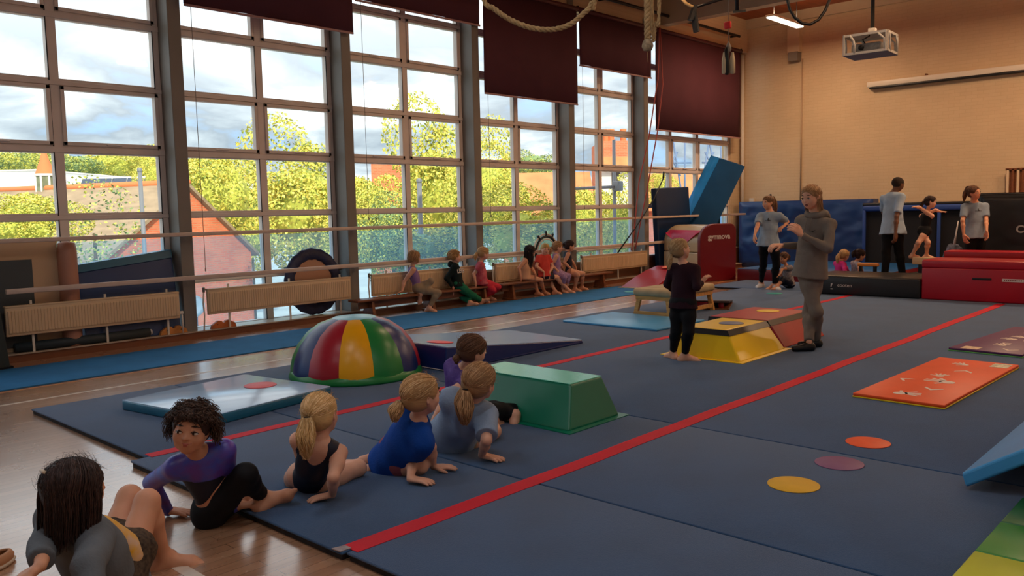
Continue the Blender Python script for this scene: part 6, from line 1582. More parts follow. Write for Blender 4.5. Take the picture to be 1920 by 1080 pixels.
# 1 --- girl at the bottom left, dark hair, grey shirt, floral shorts, knees up
if 1:
    P = at(205, 1075, 3.42); N = at(150, 975, 3.02)*1.0
    P = at(205, 1085, 3.42); N = at(132, 975, 3.20)
    lat = cd(-0.75, -0.62)      # her left
    def clip_(root, o, q, R, hs, b):
        c = q(0.10, -0.46, 0.36); MB().tube([tuple(c-o-R[0]*0.022), tuple(c-o+R[0]*0.022)], 0.007, 8).build('hair_clip', mat('pale_hair_clip', (214, 190, 160), rough=0.4), root)
    def shirt_open(root, o, q, R, hs, b):
        N_, U, F, la, H, g = b['N'], b['U'], b['F'], b['lat'], b['H'], b['g']; P_ = b['P']
        pr = [cap(N_-U*0.09*H+F*0.045*H-la*0.01*H, P_+U*0.04*H+F*0.070*H-la*0.02*H, 0.042*g, 0.056*g, 0.03*H)]
        b['gar']('printed_vest', pr, mat('cream_yellow_print', (214, 180, 150), rough=0.8, col2=(226, 170, 40), vscale=16), 2, 0.004)
    person('girl with long dark hair, grey shirt and brown floral shorts, sitting nearest', 1.38,
        dict(P=P, N=N, Hd=at(142, 915, 3.15), up=nrm_(cd(0.05, 0.0, 1)), face=cd(0.62, 0.75, -0.05), lat=cd(-0.80, 0.60), gz=0.0, hs=0.222,
             arms=[dict(e=(84, 1020, 'n'), w=(76, 1062, 'n'), hd=cd(-0.8, -0.3, -0.4), hn=cd(0, 0, 1), curl=0.35), dict(e=(168, 1060, 'n'), w=(172, 1150, 'n'), hd=cd(0, 0, -1), hn=cd(1, 0, 0.2))],
             legs=[dict(k=(243, 932, 'f'), a=G(270, 1030, 0.05), t=cd(0.7, 0.6, -0.05), up=ZZ), dict(k=(276, 940, 'n'), a=G(306, 1042, 0.05), t=cd(0.93, 0.38, 0.05), up=ZZ)],
             skin=TAN, showface=False, wear=[dict(kind='top', m=C_DEN, e=0.026, hem=0.04, sleeve=1.7, sle=0.75, wr=0.014, fr=9, neckr=1.1, name='grey_shirt'), dict(kind='legs', m=cloth('brown_floral_shorts', (92, 78, 64), col2=(60, 50, 44), vscale=60), e=0.02, to=0.5, name='shorts', wr=0.005)],
             extra=[shirt_open, clip_],
             hair=H_(DARK, style='long', n=1900, fall=0.80, lmin=0.25, puff=1.10, fly=160, seed=3, strand=0.0095, ears=False, fringe=-0.15)), vox=0.006)
# 2 --- curly-haired girl looking back
    P = G(408, 978, 0.0)+ZZ*0.09; 
    N = at(371, 848, 4.10); hd2 = G(332, 972, 0.0)+ZZ*0.03
    def galaxy(root, o, q, R, hs, b):
        pass
    GX_ = cloth('blue_purple_sparkle', (60, 76, 186), col2=(96, 56, 150), vscale=14, rough=0.4, spec=0.6, bump=0.1)
    def waistband(root, o, q, R, hs, b):
        P_, U, H, g = b['P'], b['U'], b['H'], b['g']
        b['gar']('waistband', [ell(P_+U*0.005*H, [b['lat'], b['F'], U], (0.080*g+0.0155, 0.062*g+0.0155, 0.062*g+0.016), 0.01, clip=[(P_+U*0.056*H, U), (P_+U*0.034*H, -U)])], mat('tan_band', (206, 150, 100), rough=0.7), 0, 0)
    def yoke(root, o, q, R, hs, b):
        N_, U, F, H, g = b['N'], b['U'], b['F'], b['H'], b['g']; e = 0.010
        pr = [dict(p) for p in b['torso'](e)]
        pl = (N_-U*0.085*H, -nrm_(U+b['lat']*0.25))
        for p in pr: p['clip'] = [pl]
        for (S_, E, W) in b['arms']: pr += [cap(S_, E, 0.031*g+0.010, 0.0255*g+0.009, 0.03*H), cap(E, W, 0.0235*g+0.008, 0.0155*g+0.007, 0.01)]
        pr.append(cap(N_+U*0.02*H+F*0.012*H, N_+U*0.12*H+F*0.02*H, b['nk']*1.3, b['nk']*1.6, 0.006*H, op='-'))
        b['gar']('sparkly_yoke_and_sleeves', pr, GX_, 1, 0.002)
    person('curly-haired girl in a navy leotard with sparkly blue sleeves, looking back', 1.34,
        dict(P=P, N=N, Hd=at(359, 803, 4.00), up=nrm_(cd(0.16, 0.0, 1)), face=cd(0.10, -0.98, -0.16), lat=nrm_(cd(0.88, 0.42, 0.18)), lath=cd(0.35, 0.90), gz=0.0, hs=0.222, gaze=-0.018,
             arms=[dict(e=(425, 900, 'f'), w=tuple(G(440, 962)+ZZ*0.03), hd=cd(0.6, 0.4, 0), hn=ZZ), dict(e=(284, 905, 'n'), w=tuple(G(316, 968, 0)+ZZ*0.03), hd=cd(0.8, -0.1, -0.05), hn=ZZ, curl=0.12, th=cd(0, 1))],
             legs=[dict(k=(430, 893, 'f'), a=tuple(G(468, 945)+ZZ*0.05), t=cd(0.9, 0.3, -0.1), up=ZZ), dict(k=(460, 890, 'n'), a=tuple(G(493, 950)+ZZ*0.055), t=cd(0.75, 0.5, 0.30), up=nrm_(cd(-0.4, 0.5, 0.8)))],
             skin=OLIVE, wear=[dict(kind='top', m=C_NAVY, e=0.006, name='leotard', sleeve=0.3, neckr=1.3, wr=0.001), dict(kind='legs', m=C_BLACK, e=0.008, to=1.86, waist=0.03)],
             extra=[waistband, yoke], brow=M_IRIS,
             hair=H_(hairm('curly_dark_hair', (58, 40, 32), (84, 60, 46)), style='curly', n=1150, puff=1.13, seed=5, strand=0.009, fluff=0.26, ears=False, fringe=-0.10)), vox=0.0052)
# 3 --- blonde girl in black leotard, back to us
    P = G(583, 918, MT)+ZZ*0.075; N = at(600, 828, 4.42)
    person('girl with blonde ponytail in a black sleeveless leotard, sitting back turned on the mat', 1.29,
        dict(P=P, N=N, Hd=at(601, 776, 4.44), face=cd(0.25, 0.95, 0.05), lat=cd(-0.96, 0.15, 0.03), hs=0.222, bend=0.03, gz=MT,
             arms=[dict(e=(575, 868, 'f'), w=(582, 905, 'f'), hd=cd(0, 0.5, -0.6), hn=ZZ), dict(e=(625, 895, 'n'), w=tuple(G(624, 938)+ZZ*0.03), hd=cd(-0.85, -0.15, -0.10), hn=ZZ, curl=0.18, th=cd(0, 1))],
             legs=[dict(k=(548, 905, 'f'), a=tuple(G(600, 880)+ZZ*0.05), t=cd(0.9, 0.2), up=ZZ), dict(k=tuple(G(672, 893)+ZZ*0.05), a=tuple(G(600, 893)+ZZ*0.05), t=cd(-0.9, 0.3), up=ZZ)],
             skin=PALE, showface=False, wear=[dict(kind='top', m=C_NAVY, e=0.007, name='leotard', sleeve=0, scoop=0.10, neckr=1.9, wr=0.002, hipcut=True)],
             hair=H_(BLONDE, style='pony', n=520, puff=1.09, seed=7, tie=(0.05, -1.0, -0.30), len=0.92, wid=0.14, dir=cd(-0.05, -0.5, -0.9), tie_m=DARK['m'], fringe=-0.08, strand=0.011)), vox=0.006)
# 4 --- girl in the blue T-shirt
    P = G(744, 882, MT)+ZZ*0.09; N = at(788, 790, 4.78)
    person('girl with low honey-blonde ponytail in a royal blue T-shirt, leaning on both hands', 1.33,
        dict(P=P, N=N, Hd=at(791, 740, 4.74), face=cd(0.80, 0.58, 0.0), lat=cd(-0.62, 0.76, 0.05), hs=0.228, bend=0.01,
             arms=[dict(e=(808, 838, 'f'), w=tuple(G(812, 884)+ZZ*0.03), hd=cd(0.95, 0.10, -0.05), hn=ZZ, curl=0.12, th=cd(0, -1)), dict(e=(775, 862, 'n'), w=tuple(G(769, 908)+ZZ*0.03), hd=cd(0.85, -0.20, -0.05), hn=ZZ, curl=0.2, th=cd(0, 1))],
             legs=[dict(k=(765, 868, 'f'), a=tuple(G(712, 866)+ZZ*0.06), t=cd(-0.9, 0.1), up=ZZ), dict(k=tuple(G(788, 890)+ZZ*0.055), a=tuple(G(715, 880)+ZZ*0.045), t=cd(-0.95, 0.1), up=ZZ)],
             skin=PALE, showface=True, wear=[dict(kind='top', m=cloth('royal_blue_jersey', (18, 70, 156)), e=0.013, hem=0.095, sleeve=0.62, sle=1.3, name='t_shirt', wr=0.008, fr=12, flare=1.12), dict(kind='legs', m=cloth('mauve_shorts', (150, 84, 92)), e=0.006, to=0.35, name='shorts')],
             hair=H_(LBLONDE, style='pony', n=560, puff=1.10, seed=9, tie=(0.25, -1.0, -0.55), len=0.52, wid=0.12, dir=cd(-0.75, -0.2, -0.6), fringe=-0.08, tie_m=mat('pale_scrunchie', (190, 170, 140), rough=0.8), strand=0.011)), vox=0.006)
# 5 --- girl in the light blue T-shirt
    P = G(850, 842, MT)+ZZ*0.09; N = at(884, 756, 5.12)
    person('girl with long brown-blonde ponytail in a pale blue-grey T-shirt, one hand down', 1.40,
        dict(P=P, N=N, Hd=at(899, 716, 5.08), face=cd(0.55, 0.82, 0.0), lat=cd(-0.95, 0.25, 0.12), hs=0.235, bend=0.01,
             arms=[dict(e=(852, 790, 'f'), w=(872, 815, 'f'), hd=cd(0.4, 0.3, -0.4), hn=ZZ), dict(e=(912, 825, 'n'), w=tuple(G(903, 863)+ZZ*0.03), hd=cd(0.75, -0.35, -0.05), hn=ZZ, curl=0.14, th=cd(-0.3, 1))],
             legs=[dict(k=(880, 800, 'f'), a=(925, 812, 'f'), t=cd(0.9, 0.3), up=ZZ), dict(k=tuple(G(925, 825)+ZZ*0.06), a=tuple(G(925, 800)+ZZ*0.05), t=cd(0.3, 0.9), up=ZZ)],
             skin=PALE, showface=True, wear=[dict(kind='top', m=cloth('pale_blue_jersey', (140, 160, 186)), e=0.022, hem=0.075, sleeve=0.85, sle=1.2, name='t_shirt', wr=0.014, fr=10, flare=1.16, neckr=1.2), dict(kind='legs', m=cloth('sand_shorts', (176, 160, 136)), e=0.008, to=0.9, name='shorts')],
             hair=H_(DBLONDE, style='pony', n=620, puff=1.10, seed=11, tie=(0.05, -1.0, -0.55), len=0.86, wid=0.16, dir=cd(-0.12, -0.45, -0.9), fringe=-0.08, strand=0.011)), vox=0.006)
# 6 --- child in purple behind
    P = G(862, 790, MT)+ZZ*0.09; N = at(868, 692, 5.95)
    person('brown-haired child in purple T-shirt and black leggings, half hidden beside the green foam block', 1.30,
        dict(P=P, N=N, Hd=at(886, 656, 5.90), face=cd(0.85, 0.52, 0.0), lat=cd(-0.65, 0.75, 0.0), hs=0.222,
             arms=[dict(e=(862, 740, 'f'), w=(880, 770, 'f'), hd=cd(0.5, 0.2, -0.5), hn=ZZ), dict(e=(842, 735, 'n'), w=(822, 768, 'n'), hd=cd(-0.5, -0.2, -0.8), hn=cd(-0.5, 0, 0.5))],
             legs=[dict(k=(925, 772, 'f'), a=tuple(G(968, 784)+ZZ*0.07), t=cd(0.5, 0.8, 0.2), up=nrm_(cd(0.1, 0, 1))), dict(k=tuple(G(925, 790)+ZZ*0.09), a=tuple(G(966, 792)+ZZ*0.06), t=cd(0.3, 0.9, 0.3), up=ZZ)],
             skin=PALE, wear=[dict(kind='top', m=cloth('purple_tie_dye', (78, 56, 128), col2=(104, 84, 150), vscale=16), e=0.014, hem=0.07, sleeve=0.6, sle=1.5, name='t_shirt', wr=0.007), dict(kind='legs', m=C_BLACK, e=0.012, to=1.93)],
             hair=H_(BROWN, style='pony', n=480, puff=1.08, seed=13, tie=(0.0, -1.0, -0.75), len=0.30, wid=0.07, fringe=-0.08, strand=0.011)), vox=0.0065)

# 7 --- standing child in maroon
    P = at(1281, 566, 8.22)
    person('barefoot standing child with blonde ponytail, dark maroon top and black leggings', 1.27,
        dict(P=P, N=at(1283, 496, 8.20), Hd=at(1275, 467, 8.18), face=cd(0.92, 0.40, 0.0), lat=cd(-0.82, 0.55), hs=0.205,
             arms=[dict(e=(1252, 533, 'f'), w=(1270, 552, 'f'), hd=cd(0.8, 0.5, 0.2), hn=ZZ), dict(e=(1306, 538, 'n'), w=(1316, 530, 'f'), hd=cd(0.6, 0.3, 0.7), hn=cd(0, 0, 1), curl=0.6)],
             legs=[dict(k=(1268, 620, 'f'), a=tuple(G(1262, 672)+ZZ*0.06), t=cd(-0.35, 0.9), up=ZZ), dict(k=(1291, 622, 'n'), a=tuple(G(1284, 676)+ZZ*0.06), t=cd(0.92, -0.05), up=ZZ)],
             skin=PALE, wear=[dict(kind='top', m=cloth('dark_maroon_top', (44, 20, 30)), e=0.009, hem=0.05, sleeve=1.92, sle=0.9, name='long_sleeved_top', wr=0.005), dict(kind='legs', m=C_BLACK, e=0.007, to=1.90)],
             hair=H_(hairm('pale_blonde_hair', (170, 136, 94), (206, 176, 132)), style='pony', n=420, puff=1.08, seed=15, tie=(0.0, -1.0, -0.55), len=0.75, wid=0.085, fringe=-0.08, strand=0.013)), vox=0.007)
# 8 --- coach in the grey tracksuit
    P = at(1520, 497, 8.85)
    MH = cloth('grey_marl_fleece', (118, 110, 102), bscale=140)
    def hood(root, o, q, R, hs, b):
        N_, U, F, H, la = b['N'], b['U'], b['F'], b['H'], b['lat']
        pts = [N_+U*0.022*H+(la*cos(a)*0.052+F*sin(a)*0.044)*H-U*0.020*H*max(0, sin(a)) for a in [t*2*pi/12 for t in range(13)]]
        b['gar']('hood', [cap(pts[i], pts[i+1], 0.0135*H, None, 0.025*H) for i in range(12)]+[ell(N_-F*0.060*H-U*0.02*H, [la, F, U], (0.065*H, 0.030*H, 0.055*H), 0.04*H)], MH, 4, 0.006)
        for s_ in (-1, 1):
            V = [N_+F*0.072*H+la*s_*0.015*H-U*0.01*H, N_+F*0.080*H+la*s_*0.017*H-U*0.09*H]
            MB().tube([tuple(v-o) for v in V], 0.003, 6).build('drawstring', MH, root)
        c = N_-U*0.085*H+F*0.070*H+la*0.035*H
        b['gar']('front_pocket', [ell(b['P']+U*0.07*H+F*0.062*H, [la, F, U], (0.062*H, 0.022*H, 0.040*H), 0.02*H)], MH, 6, 0.004)
        MB().tube([tuple(c-o+F*0.012-la*0.02), tuple(c-o+F*0.012-U*0.008), tuple(c-o+F*0.010+la*0.03+U*0.014)], [0.002, 0.006, 0.001], 6).build('chest_mark', M_BLACK, root)
    def shoes(root, o, q, R, hs, b):
        for i, (S_, Kn, An) in enumerate(b['legs']):
            H = b['H']; td = nrm_((cd(-0.98, -0.15), cd(-0.95, 0.1))[i]); l_ = np.cross(ZZ, td); fl = np.array([An[0], An[1], MT])
            V, Q = smooth_mesh([cap(fl+ZZ*0.035-td*0.03, fl+ZZ*0.032+td*0.16, 0.040, 0.034, 0.02, clip=[(fl+ZZ*0.004, -ZZ)]), cap(fl+ZZ*0.06-td*0.015, fl+ZZ*0.05+td*0.05, 0.036, 0.03, 0.03)], 0.008); np_mesh('shoe', V-o, Q, M_BLACK, root)
    person('young woman in a grey hooded tracksuit and black shoes, hands raised', 1.72,
        dict(P=P, N=at(1530, 406, 8.78), Hd=at(1520, 369, 8.72), face=cd(-0.80, -0.60, -0.05), lat=cd(0.62, -0.78), hs=0.232, shoes=True, mouth=0.05,
             arms=[dict(e=(1552, 466, 'n'), w=(1502, 440, 'n'), hd=nrm_(cd(-0.7, 0, 0.7)), hn=cd(0.3, -0.9, 0.2), curl=1.0, th=cd(-0.5, 0.5, 0.3)), dict(e=(1510, 462, 'f'), w=(1466, 460, 'n'), hd=cd(-0.95, -0.2, 0), hn=cd(0, -0.3, 1), curl=0.9, th=cd(0, -0.3, 0.9))],
             legs=[dict(k=(1517, 588, 'n'), a=tuple(G(1517, 658)+ZZ*0.09), t=cd(-0.98, -0.15), up=ZZ, nofoot=True), dict(k=(1530, 585, 'f'), a=tuple(G(1530, 651)+ZZ*0.09), t=cd(-0.95, 0.1), up=ZZ, nofoot=True)],
             skin=PALE, wear=[dict(kind='top', m=MH, e=0.030, hem=0.075, sleeve=1.95, sle=0.45, name='hoodie', wr=0.009, fr=9, flare=0.98), dict(kind='legs', m=MH, e=0.012, to=1.97, name='joggers', flare=1.6, wr=0.006, fr=12)],
             extra=[hood, shoes], hair=H_(DBLONDE, style='half', n=420, puff=1.06, seed=17, tie=(0, -1.0, 0.35), len=0.7, wid=0.10, fall=0.75, push=(0.05, 0.1, 0), fringe=-0.08, strand=0.012)), vox=0.0075, adult=True, girth=0.95)
# 9 --- coach behind in T-shirt and socks
    T_LB = cloth('pale_blue_grey_jersey', (136, 154, 172))
    def chest_print(root, o, q, R, hs, b):
        N_, U, F, la, H = b['N'], b['U'], b['F'], b['lat'], b['H']; c = N_-U*0.085*H+F*0.088*H
        mb = MB(); 
        for a, bb, r_ in (((-0.055, -0.006), (0.055, -0.008), 0.004), ((0.0, 0.0), (0.002, 0.035), 0.008), ((0.0, 0.0), (0.03, -0.002), 0.005)):
            mb.tube([tuple(c-o+la*a[0]+U*a[1]), tuple(c-o+la*bb[0]+U*bb[1])], r_, 6)
        mb.build('chest_print', M_BLACK, root)
    def bow(root, o, q, R, hs, b):
        V, Q = smooth_mesh([ell(q(0.06, -0.3, 0.55), R, (0.12*hs, 0.05*hs, 0.09*hs), 0.01), ell(q(-0.10, -0.3, 0.52), R, (0.10*hs, 0.05*hs, 0.08*hs), 0.01)], 0.008); np_mesh('dark_bow', V-o, Q, C_NAVY, root)
    P = at(1441, 452, 14.85)
    person('woman with ponytail and bow, pale blue-grey T-shirt, black leggings and white socks', 1.69,
        dict(P=P, N=at(1444, 399, 14.85), Hd=at(1440, 380, 14.82), face=cd(-0.88, -0.40, 0.0), lat=cd(0.85, -0.45), socks=True,
             arms=[dict(e=(1476, 416, 'f'), w=(1470, 424, 'n'), hd=cd(-0.6, -0.3, -0.3), hn=ZZ, curl=0.7), dict(e=(1420, 424, 'n'), w=(1415, 440, 'n'), hd=cd(-0.2, -0.2, -0.9), hn=cd(-1, 0, 0), curl=0.7)],
             legs=[dict(k=(1456, 497, 'n'), a=tuple(G(1452, 542)+ZZ*0.08), t=cd(0.15, -0.95), up=ZZ), dict(k=(1431, 497, 'n'), a=tuple(G(1427, 538)+ZZ*0.08), t=cd(-0.5, -0.7), up=ZZ)],
             skin=TAN, wear=[dict(kind='top', m=T_LB, e=0.022, hem=0.060, sleeve=0.75, sle=1.3, name='t_shirt', wr=0.008, fr=10, flare=1.1), dict(kind='legs', m=C_BLACK, e=0.008, to=1.93), dict(kind='socks', m=M_SOCK, e=0.005)],
             extra=[chest_print, bow], hair=H_(hairm('light_brown_hair', (110, 78, 54), (150, 112, 80)), style='pony', n=260, puff=1.07, seed=19, tie=(0, -0.9, 0.5), len=1.35, wid=0.12, fringe=-0.08, strand=0.02)), vox=0.010, adult=True)
# 10 --- man
    P = at(1674, 425, 14.95); fz = 0.18
    person('man with shaved head in a white-blue T-shirt and baggy black trousers, back turned', 1.86,
        dict(P=P, N=at(1674, 364, 14.95), Hd=at(1684, 345, 14.92), face=cd(0.93, 0.30, -0.05), lat=cd(-0.45, 0.89), shoes=True, sw=0.098, gz=0.18, hs=0.24,
             arms=[dict(e=(1657, 398, 'f'), w=(1662, 425, 'f'), hd=cd(0, 0, -1), hn=cd(-1, 0, 0)), dict(e=tuple(at(1681, 406, 14.66)), w=tuple(at(1679, 437, 14.62)), hd=cd(0.0, 0.0, -1), hn=cd(0.5, -0.8, 0), curl=0.6, th=cd(0.8, 0.5))],
             legs=[dict(k=tuple(P+cd(-1, 0)*0.10-ZZ*0.44+FH*0.03), a=tuple(np.array([P[0], P[1], fz+0.09])+cd(-1, 0)*0.13), t=cd(0.2, 0.9), up=ZZ), dict(k=tuple(P+cd(1, 0)*0.13-ZZ*0.44+FH*0.03), a=tuple(np.array([P[0], P[1], fz+0.09])+cd(1, 0)*0.19), t=cd(0.5, 0.8), up=ZZ)],
             skin=DEEP, wear=[dict(kind='top', m=cloth('white_blue_jersey', (160, 178, 196)), e=0.026, hem=0.075, sleeve=0.82, sle=1.0, name='t_shirt', wr=0.008, fr=9, flare=1.1), dict(kind='legs', m=cloth('black_trousers', (20, 20, 22)), e=0.014, to=1.97, name='trousers', flare=1.8, wr=0.003, fr=9)],
             hair=dict(m=mat('shaved_black_hair', (44, 32, 26), rough=0.9), style='short', short=True, fly=0, puff=1.012, fringe=-0.08, ears=True)), vox=0.010, adult=True)
# 11 --- child on the beam
    P = at(1733, 432, 14.75)
    person('barefoot child in a black leotard walking on the pale beam with arms out', 1.18,
        dict(P=P, N=at(1738, 401, 14.75), Hd=at(1745, 379, 14.70), face=cd(0.75, -0.45, -0.45), lat=cd(0.45, -0.85, 0.1), gz=0.60, up=nrm_(cd(0.25, 0, 1)), hs=0.20,
             arms=[dict(e=(1724, 389, 'n'), w=(1716, 388, 'n'), hd=cd(-0.5, -0.9, 0.1), hn=ZZ), dict(e=(1754, 394, 'f'), w=(1764, 397, 'f'), hd=cd(0.9, 0.4, 0), hn=ZZ, curl=0.1)],
             legs=[dict(k=(1722, 455, 'n'), a=(1711, 477, 'f'), t=cd(0.85, -0.1), up=ZZ), dict(k=(1740, 455, 'n'), a=(1737, 478, 'f'), t=cd(0.9, -0.1), up=ZZ)],
             skin=PALE, wear=[dict(kind='top', m=C_BLACK, e=0.008, sleeve=0, name='leotard', wr=0.001), dict(kind='legs', m=C_BLACK, e=0.010, to=0.35, name='shorts')],
             hair=H_(DARK, style='pony', n=200, puff=1.09, seed=21, tie=(-0.3, -0.9, -0.3), len=0.9, wid=0.08, fringe=-0.08, strand=0.02)), vox=0.009)
# 12 --- woman on the right
    P = at(1829, 438, 15.1)
    person('woman with high dark ponytail and grey-blue T-shirt, beside the upright black mat', 1.70,
        dict(P=P, N=at(1828, 381, 15.1), Hd=at(1826, 361, 15.02), face=cd(0.55, -0.78, -0.30), lat=cd(0.97, -0.15), shoes=True, gz=0.18, hs=0.235,
             arms=[dict(e=(1849, 413, 'n'), w=(1850, 433, 'n'), hd=cd(0.1, -0.1, -0.9), hn=cd(1, 0, 0), curl=0.5), dict(e=(1805, 414, 'n'), w=(1807, 440, 'n'), hd=cd(0.2, -0.1, -0.9), hn=cd(-1, -0.3, 0), curl=0.3)],
             legs=[dict(k=tuple(P+cd(1, 0)*0.09-ZZ*0.42), a=tuple(np.array([P[0], P[1], fz+0.09])+cd(1, 0)*0.10), t=cd(0.2, -0.9), up=ZZ), dict(k=tuple(P+cd(-1, 0)*0.09-ZZ*0.42), a=tuple(np.array([P[0], P[1], fz+0.09])+cd(-1, 0)*0.10), t=cd(-0.2, -0.9), up=ZZ)],
             skin=TAN, wear=[dict(kind='top', m=cloth('grey_blue_jersey', (128, 142, 158)), e=0.018, hem=0.055, sleeve=0.75, sle=1.3, name='t_shirt', wr=0.008, fr=10, flare=1.05), dict(kind='legs', m=C_BLACK, e=0.014, to=1.95, name='trousers', wr=0.004)],
             extra=[chest_print], hair=H_(BROWN, style='pony', n=260, puff=1.06, seed=23, tie=(0.0, -0.75, 0.65), len=1.15, wid=0.11, fringe=-0.08, strand=0.02)), vox=0.010, adult=True)
# 13, 14, 15 --- children on the floor at the far end
    def sitter(label, H, P, N, Hd, face, skin_, top, hairspec, lat, k1, k2, sleeve=1.8, legm=None, a1=None, a2=None, gz=MT, knees=None, name='t_shirt'):
        P = np.asarray(P, float); fw = np.cross(lat, ZZ)
        k_ = knees or [P+fw*0.2*H+lat*0.06*H+ZZ*0.10*H, P+fw*0.2*H-lat*0.06*H+ZZ*0.10*H]
        person(label, H, dict(P=P, N=N, Hd=Hd, face=face, lat=lat, gz=gz, hs=0.2,
             arms=[dict(e=k1[:3], w=k1[3], hd=fw-ZZ*0.5, hn=ZZ), dict(e=k2[:3], w=k2[3], hd=fw-ZZ*0.5, hn=ZZ)],
             legs=[dict(k=tuple(k_[0]), a=tuple(np.array([*(P+fw*0.32*H+lat*0.06*H)[:2], gz+0.06])), t=fw, up=ZZ), dict(k=tuple(k_[1]), a=tuple(np.array([*(P+fw*0.32*H-lat*0.06*H)[:2], gz+0.06])), t=fw, up=ZZ)],
             skin=skin_, wear=[dict(kind='top', m=top, e=0.009, hem=0.03, sleeve=sleeve, name=name, wr=0.003), dict(kind='legs', m=legm or C_NAVY, e=0.007, to=1.3, name='shorts')], hair=hairspec), vox=0.0095)
    P = at(1575, 517, 15.7); P[2] = MT+0.08
    sitter('girl in a bright pink long-sleeved top sitting behind the low black mat', 1.15, P, at(1575, 491, 15.65), at(1583, 479, 15.65), cd(0.9, 0.3, 0.05), TAN, cloth('bright_pink_jersey', (226, 60, 140)), H_(LBLONDE, style='pony', n=200, puff=1.10, seed=31, tie=(0, -1, -0.3), len=0.9, wid=0.12, strand=0.02), cd(-0.35, 0.9), (1586, 503, 'f', (1592, 512, 'f')), (1584, 505, 'n', (1586, 516, 'n')))
    P = at(1606, 517, 15.6); P[2] = MT+0.08
    sitter('dark-haired girl in a white patterned T-shirt sitting beside the orange beam', 1.15, P, at(1605, 491, 15.55), at(1613, 478, 15.5), cd(0.9, -0.1, 0.05), OLIVE, cloth('white_pattern_jersey', (200, 198, 206), col2=(150, 150, 170), vscale=30), H_(DARK, style='pony', n=200, puff=1.10, seed=33, tie=(0, -1, 0.3), len=0.7, wid=0.12, strand=0.02), cd(-0.1, 0.95), (1614, 503, 'f', (1618, 510, 'f')), (1611, 504, 'n', (1613, 515, 'n')), sleeve=0.6)
    P = at(1480, 520, 15.35); P[2] = MT+0.08
    sitter('small child in patterned grey, half hidden behind the woman in the grey tracksuit', 1.10, P, at(1474, 499, 15.35), at(1469, 484, 15.3), cd(-0.8, -0.5, 0), OLIVE, cloth('grey_pattern_jersey', (120, 112, 116), col2=(160, 150, 150), vscale=40), H_(BROWN, style='pony', n=180, puff=1.09, seed=35, tie=(0, -1, 0), len=0.5, wid=0.1, strand=0.02), cd(0.4, -0.85), (1466, 505, 'n', (1462, 514, 'n')), (1470, 508, 'f', (1462, 518, 'f')), sleeve=0.5)

# --- children on the benches
    BX = -10.06; BZ = 0.30
    def bench_kid(label, H, p, n, h, face, lat, arms, legs, skin_, wear, hairspec, extra=(), hs=0.205, **kw):
        P = atx(p[0], p[1], BX+0.02); P[2] = BZ+0.065*H
        D = float(FW@(P-CAM)); N = at(n[0], n[1]-4, D); Hd = at(h[0], h[1], D-0.02)
        L2 = []
        for (kx, ky, s, ax, ay, t, *air) in legs:
            a = (ax, ay, air[0]) if air else G(ax, ay, 0.012)+ZZ*0.055*1.0; L2.append(dict(k=(kx, ky, s), a=tuple(a), t=t, up=ZZ))
        person(label, H, dict(P=P, N=N, Hd=Hd, face=face, lat=lat, gz=0.012, hs=hs, skin=skin_, arms=arms, legs=L2, wear=wear, hair=hairspec, extra=list(extra), **kw), group=None, vox=0.0088)
    A_ = lambda ex, ey, wx, wy, s='n', s2='n', **k: dict(e=(ex, ey, s), w=(wx, wy, s2), hd=k.get('hd', cd(0, 0, -1)), hn=k.get('hn', cd(0, 0, 1)), curl=k.get('curl', 0.3))
    lil = cloth('lilac_lycra', (138, 108, 158), rough=0.6)
    bench_kid('girl in a lilac leotard and beige leggings on the bench, legs crossed', 1.20, (784, 541), (772, 506), (777, 482), cd(0.88, 0.30, 0), cd(-0.25, 0.93),
        [A_(768, 525, 765, 543, 'f', 'f'), A_(758, 528, 754, 546, hd=cd(-0.7, 0, -0.3))],
        [(808, 527, 'n', 788, 553, cd(0.1, -0.2, -0.9), 'n'), (822, 549, 'n', 804, 577, cd(0.9, -0.3), 'n')], PALE,
        [dict(kind='top', m=lil, e=0.008, sleeve=0, name='leotard', wr=0.001), dict(kind='legs', m=cloth('beige_leggings', (158, 138, 112)), e=0.006, to=1.85)],
        H_(DBLONDE, style='long', n=220, puff=1.08, seed=41, fall=0.35, strand=0.02, fringe=-0.08))
    def word_near(root, o, q, R, hs, b):
        N_, U, F, la, H = b['N'], b['U'], b['F'], b['lat'], b['H']; d_ = nrm_(F*0.75-la*0.66); x_ = nrm_(np.cross(U, d_)); c = N_-U*0.100*H+d_*0.088*H
        text_mb('LEG', 0.10, frame(tuple(c-o), tuple(x_), tuple(U)), bold=0.002, ext=0.004).build('lettering', M_LETTER, root)
    dkg = cloth('black_green_fleece', (22, 34, 34))
    def hood2(root, o, q, R, hs, b):
        N_, U, F, H, la = b['N'], b['U'], b['F'], b['H'], b['lat']
        b['gar']('hood', [ell(N_-F*0.050*H+U*0.01*H, [la, F, U], (0.075*H, 0.040*H, 0.045*H), 0.04*H), cap(N_+la*0.05*H, N_-la*0.05*H, 0.028*H, None, 0.03)], dkg, 4, 0.004)
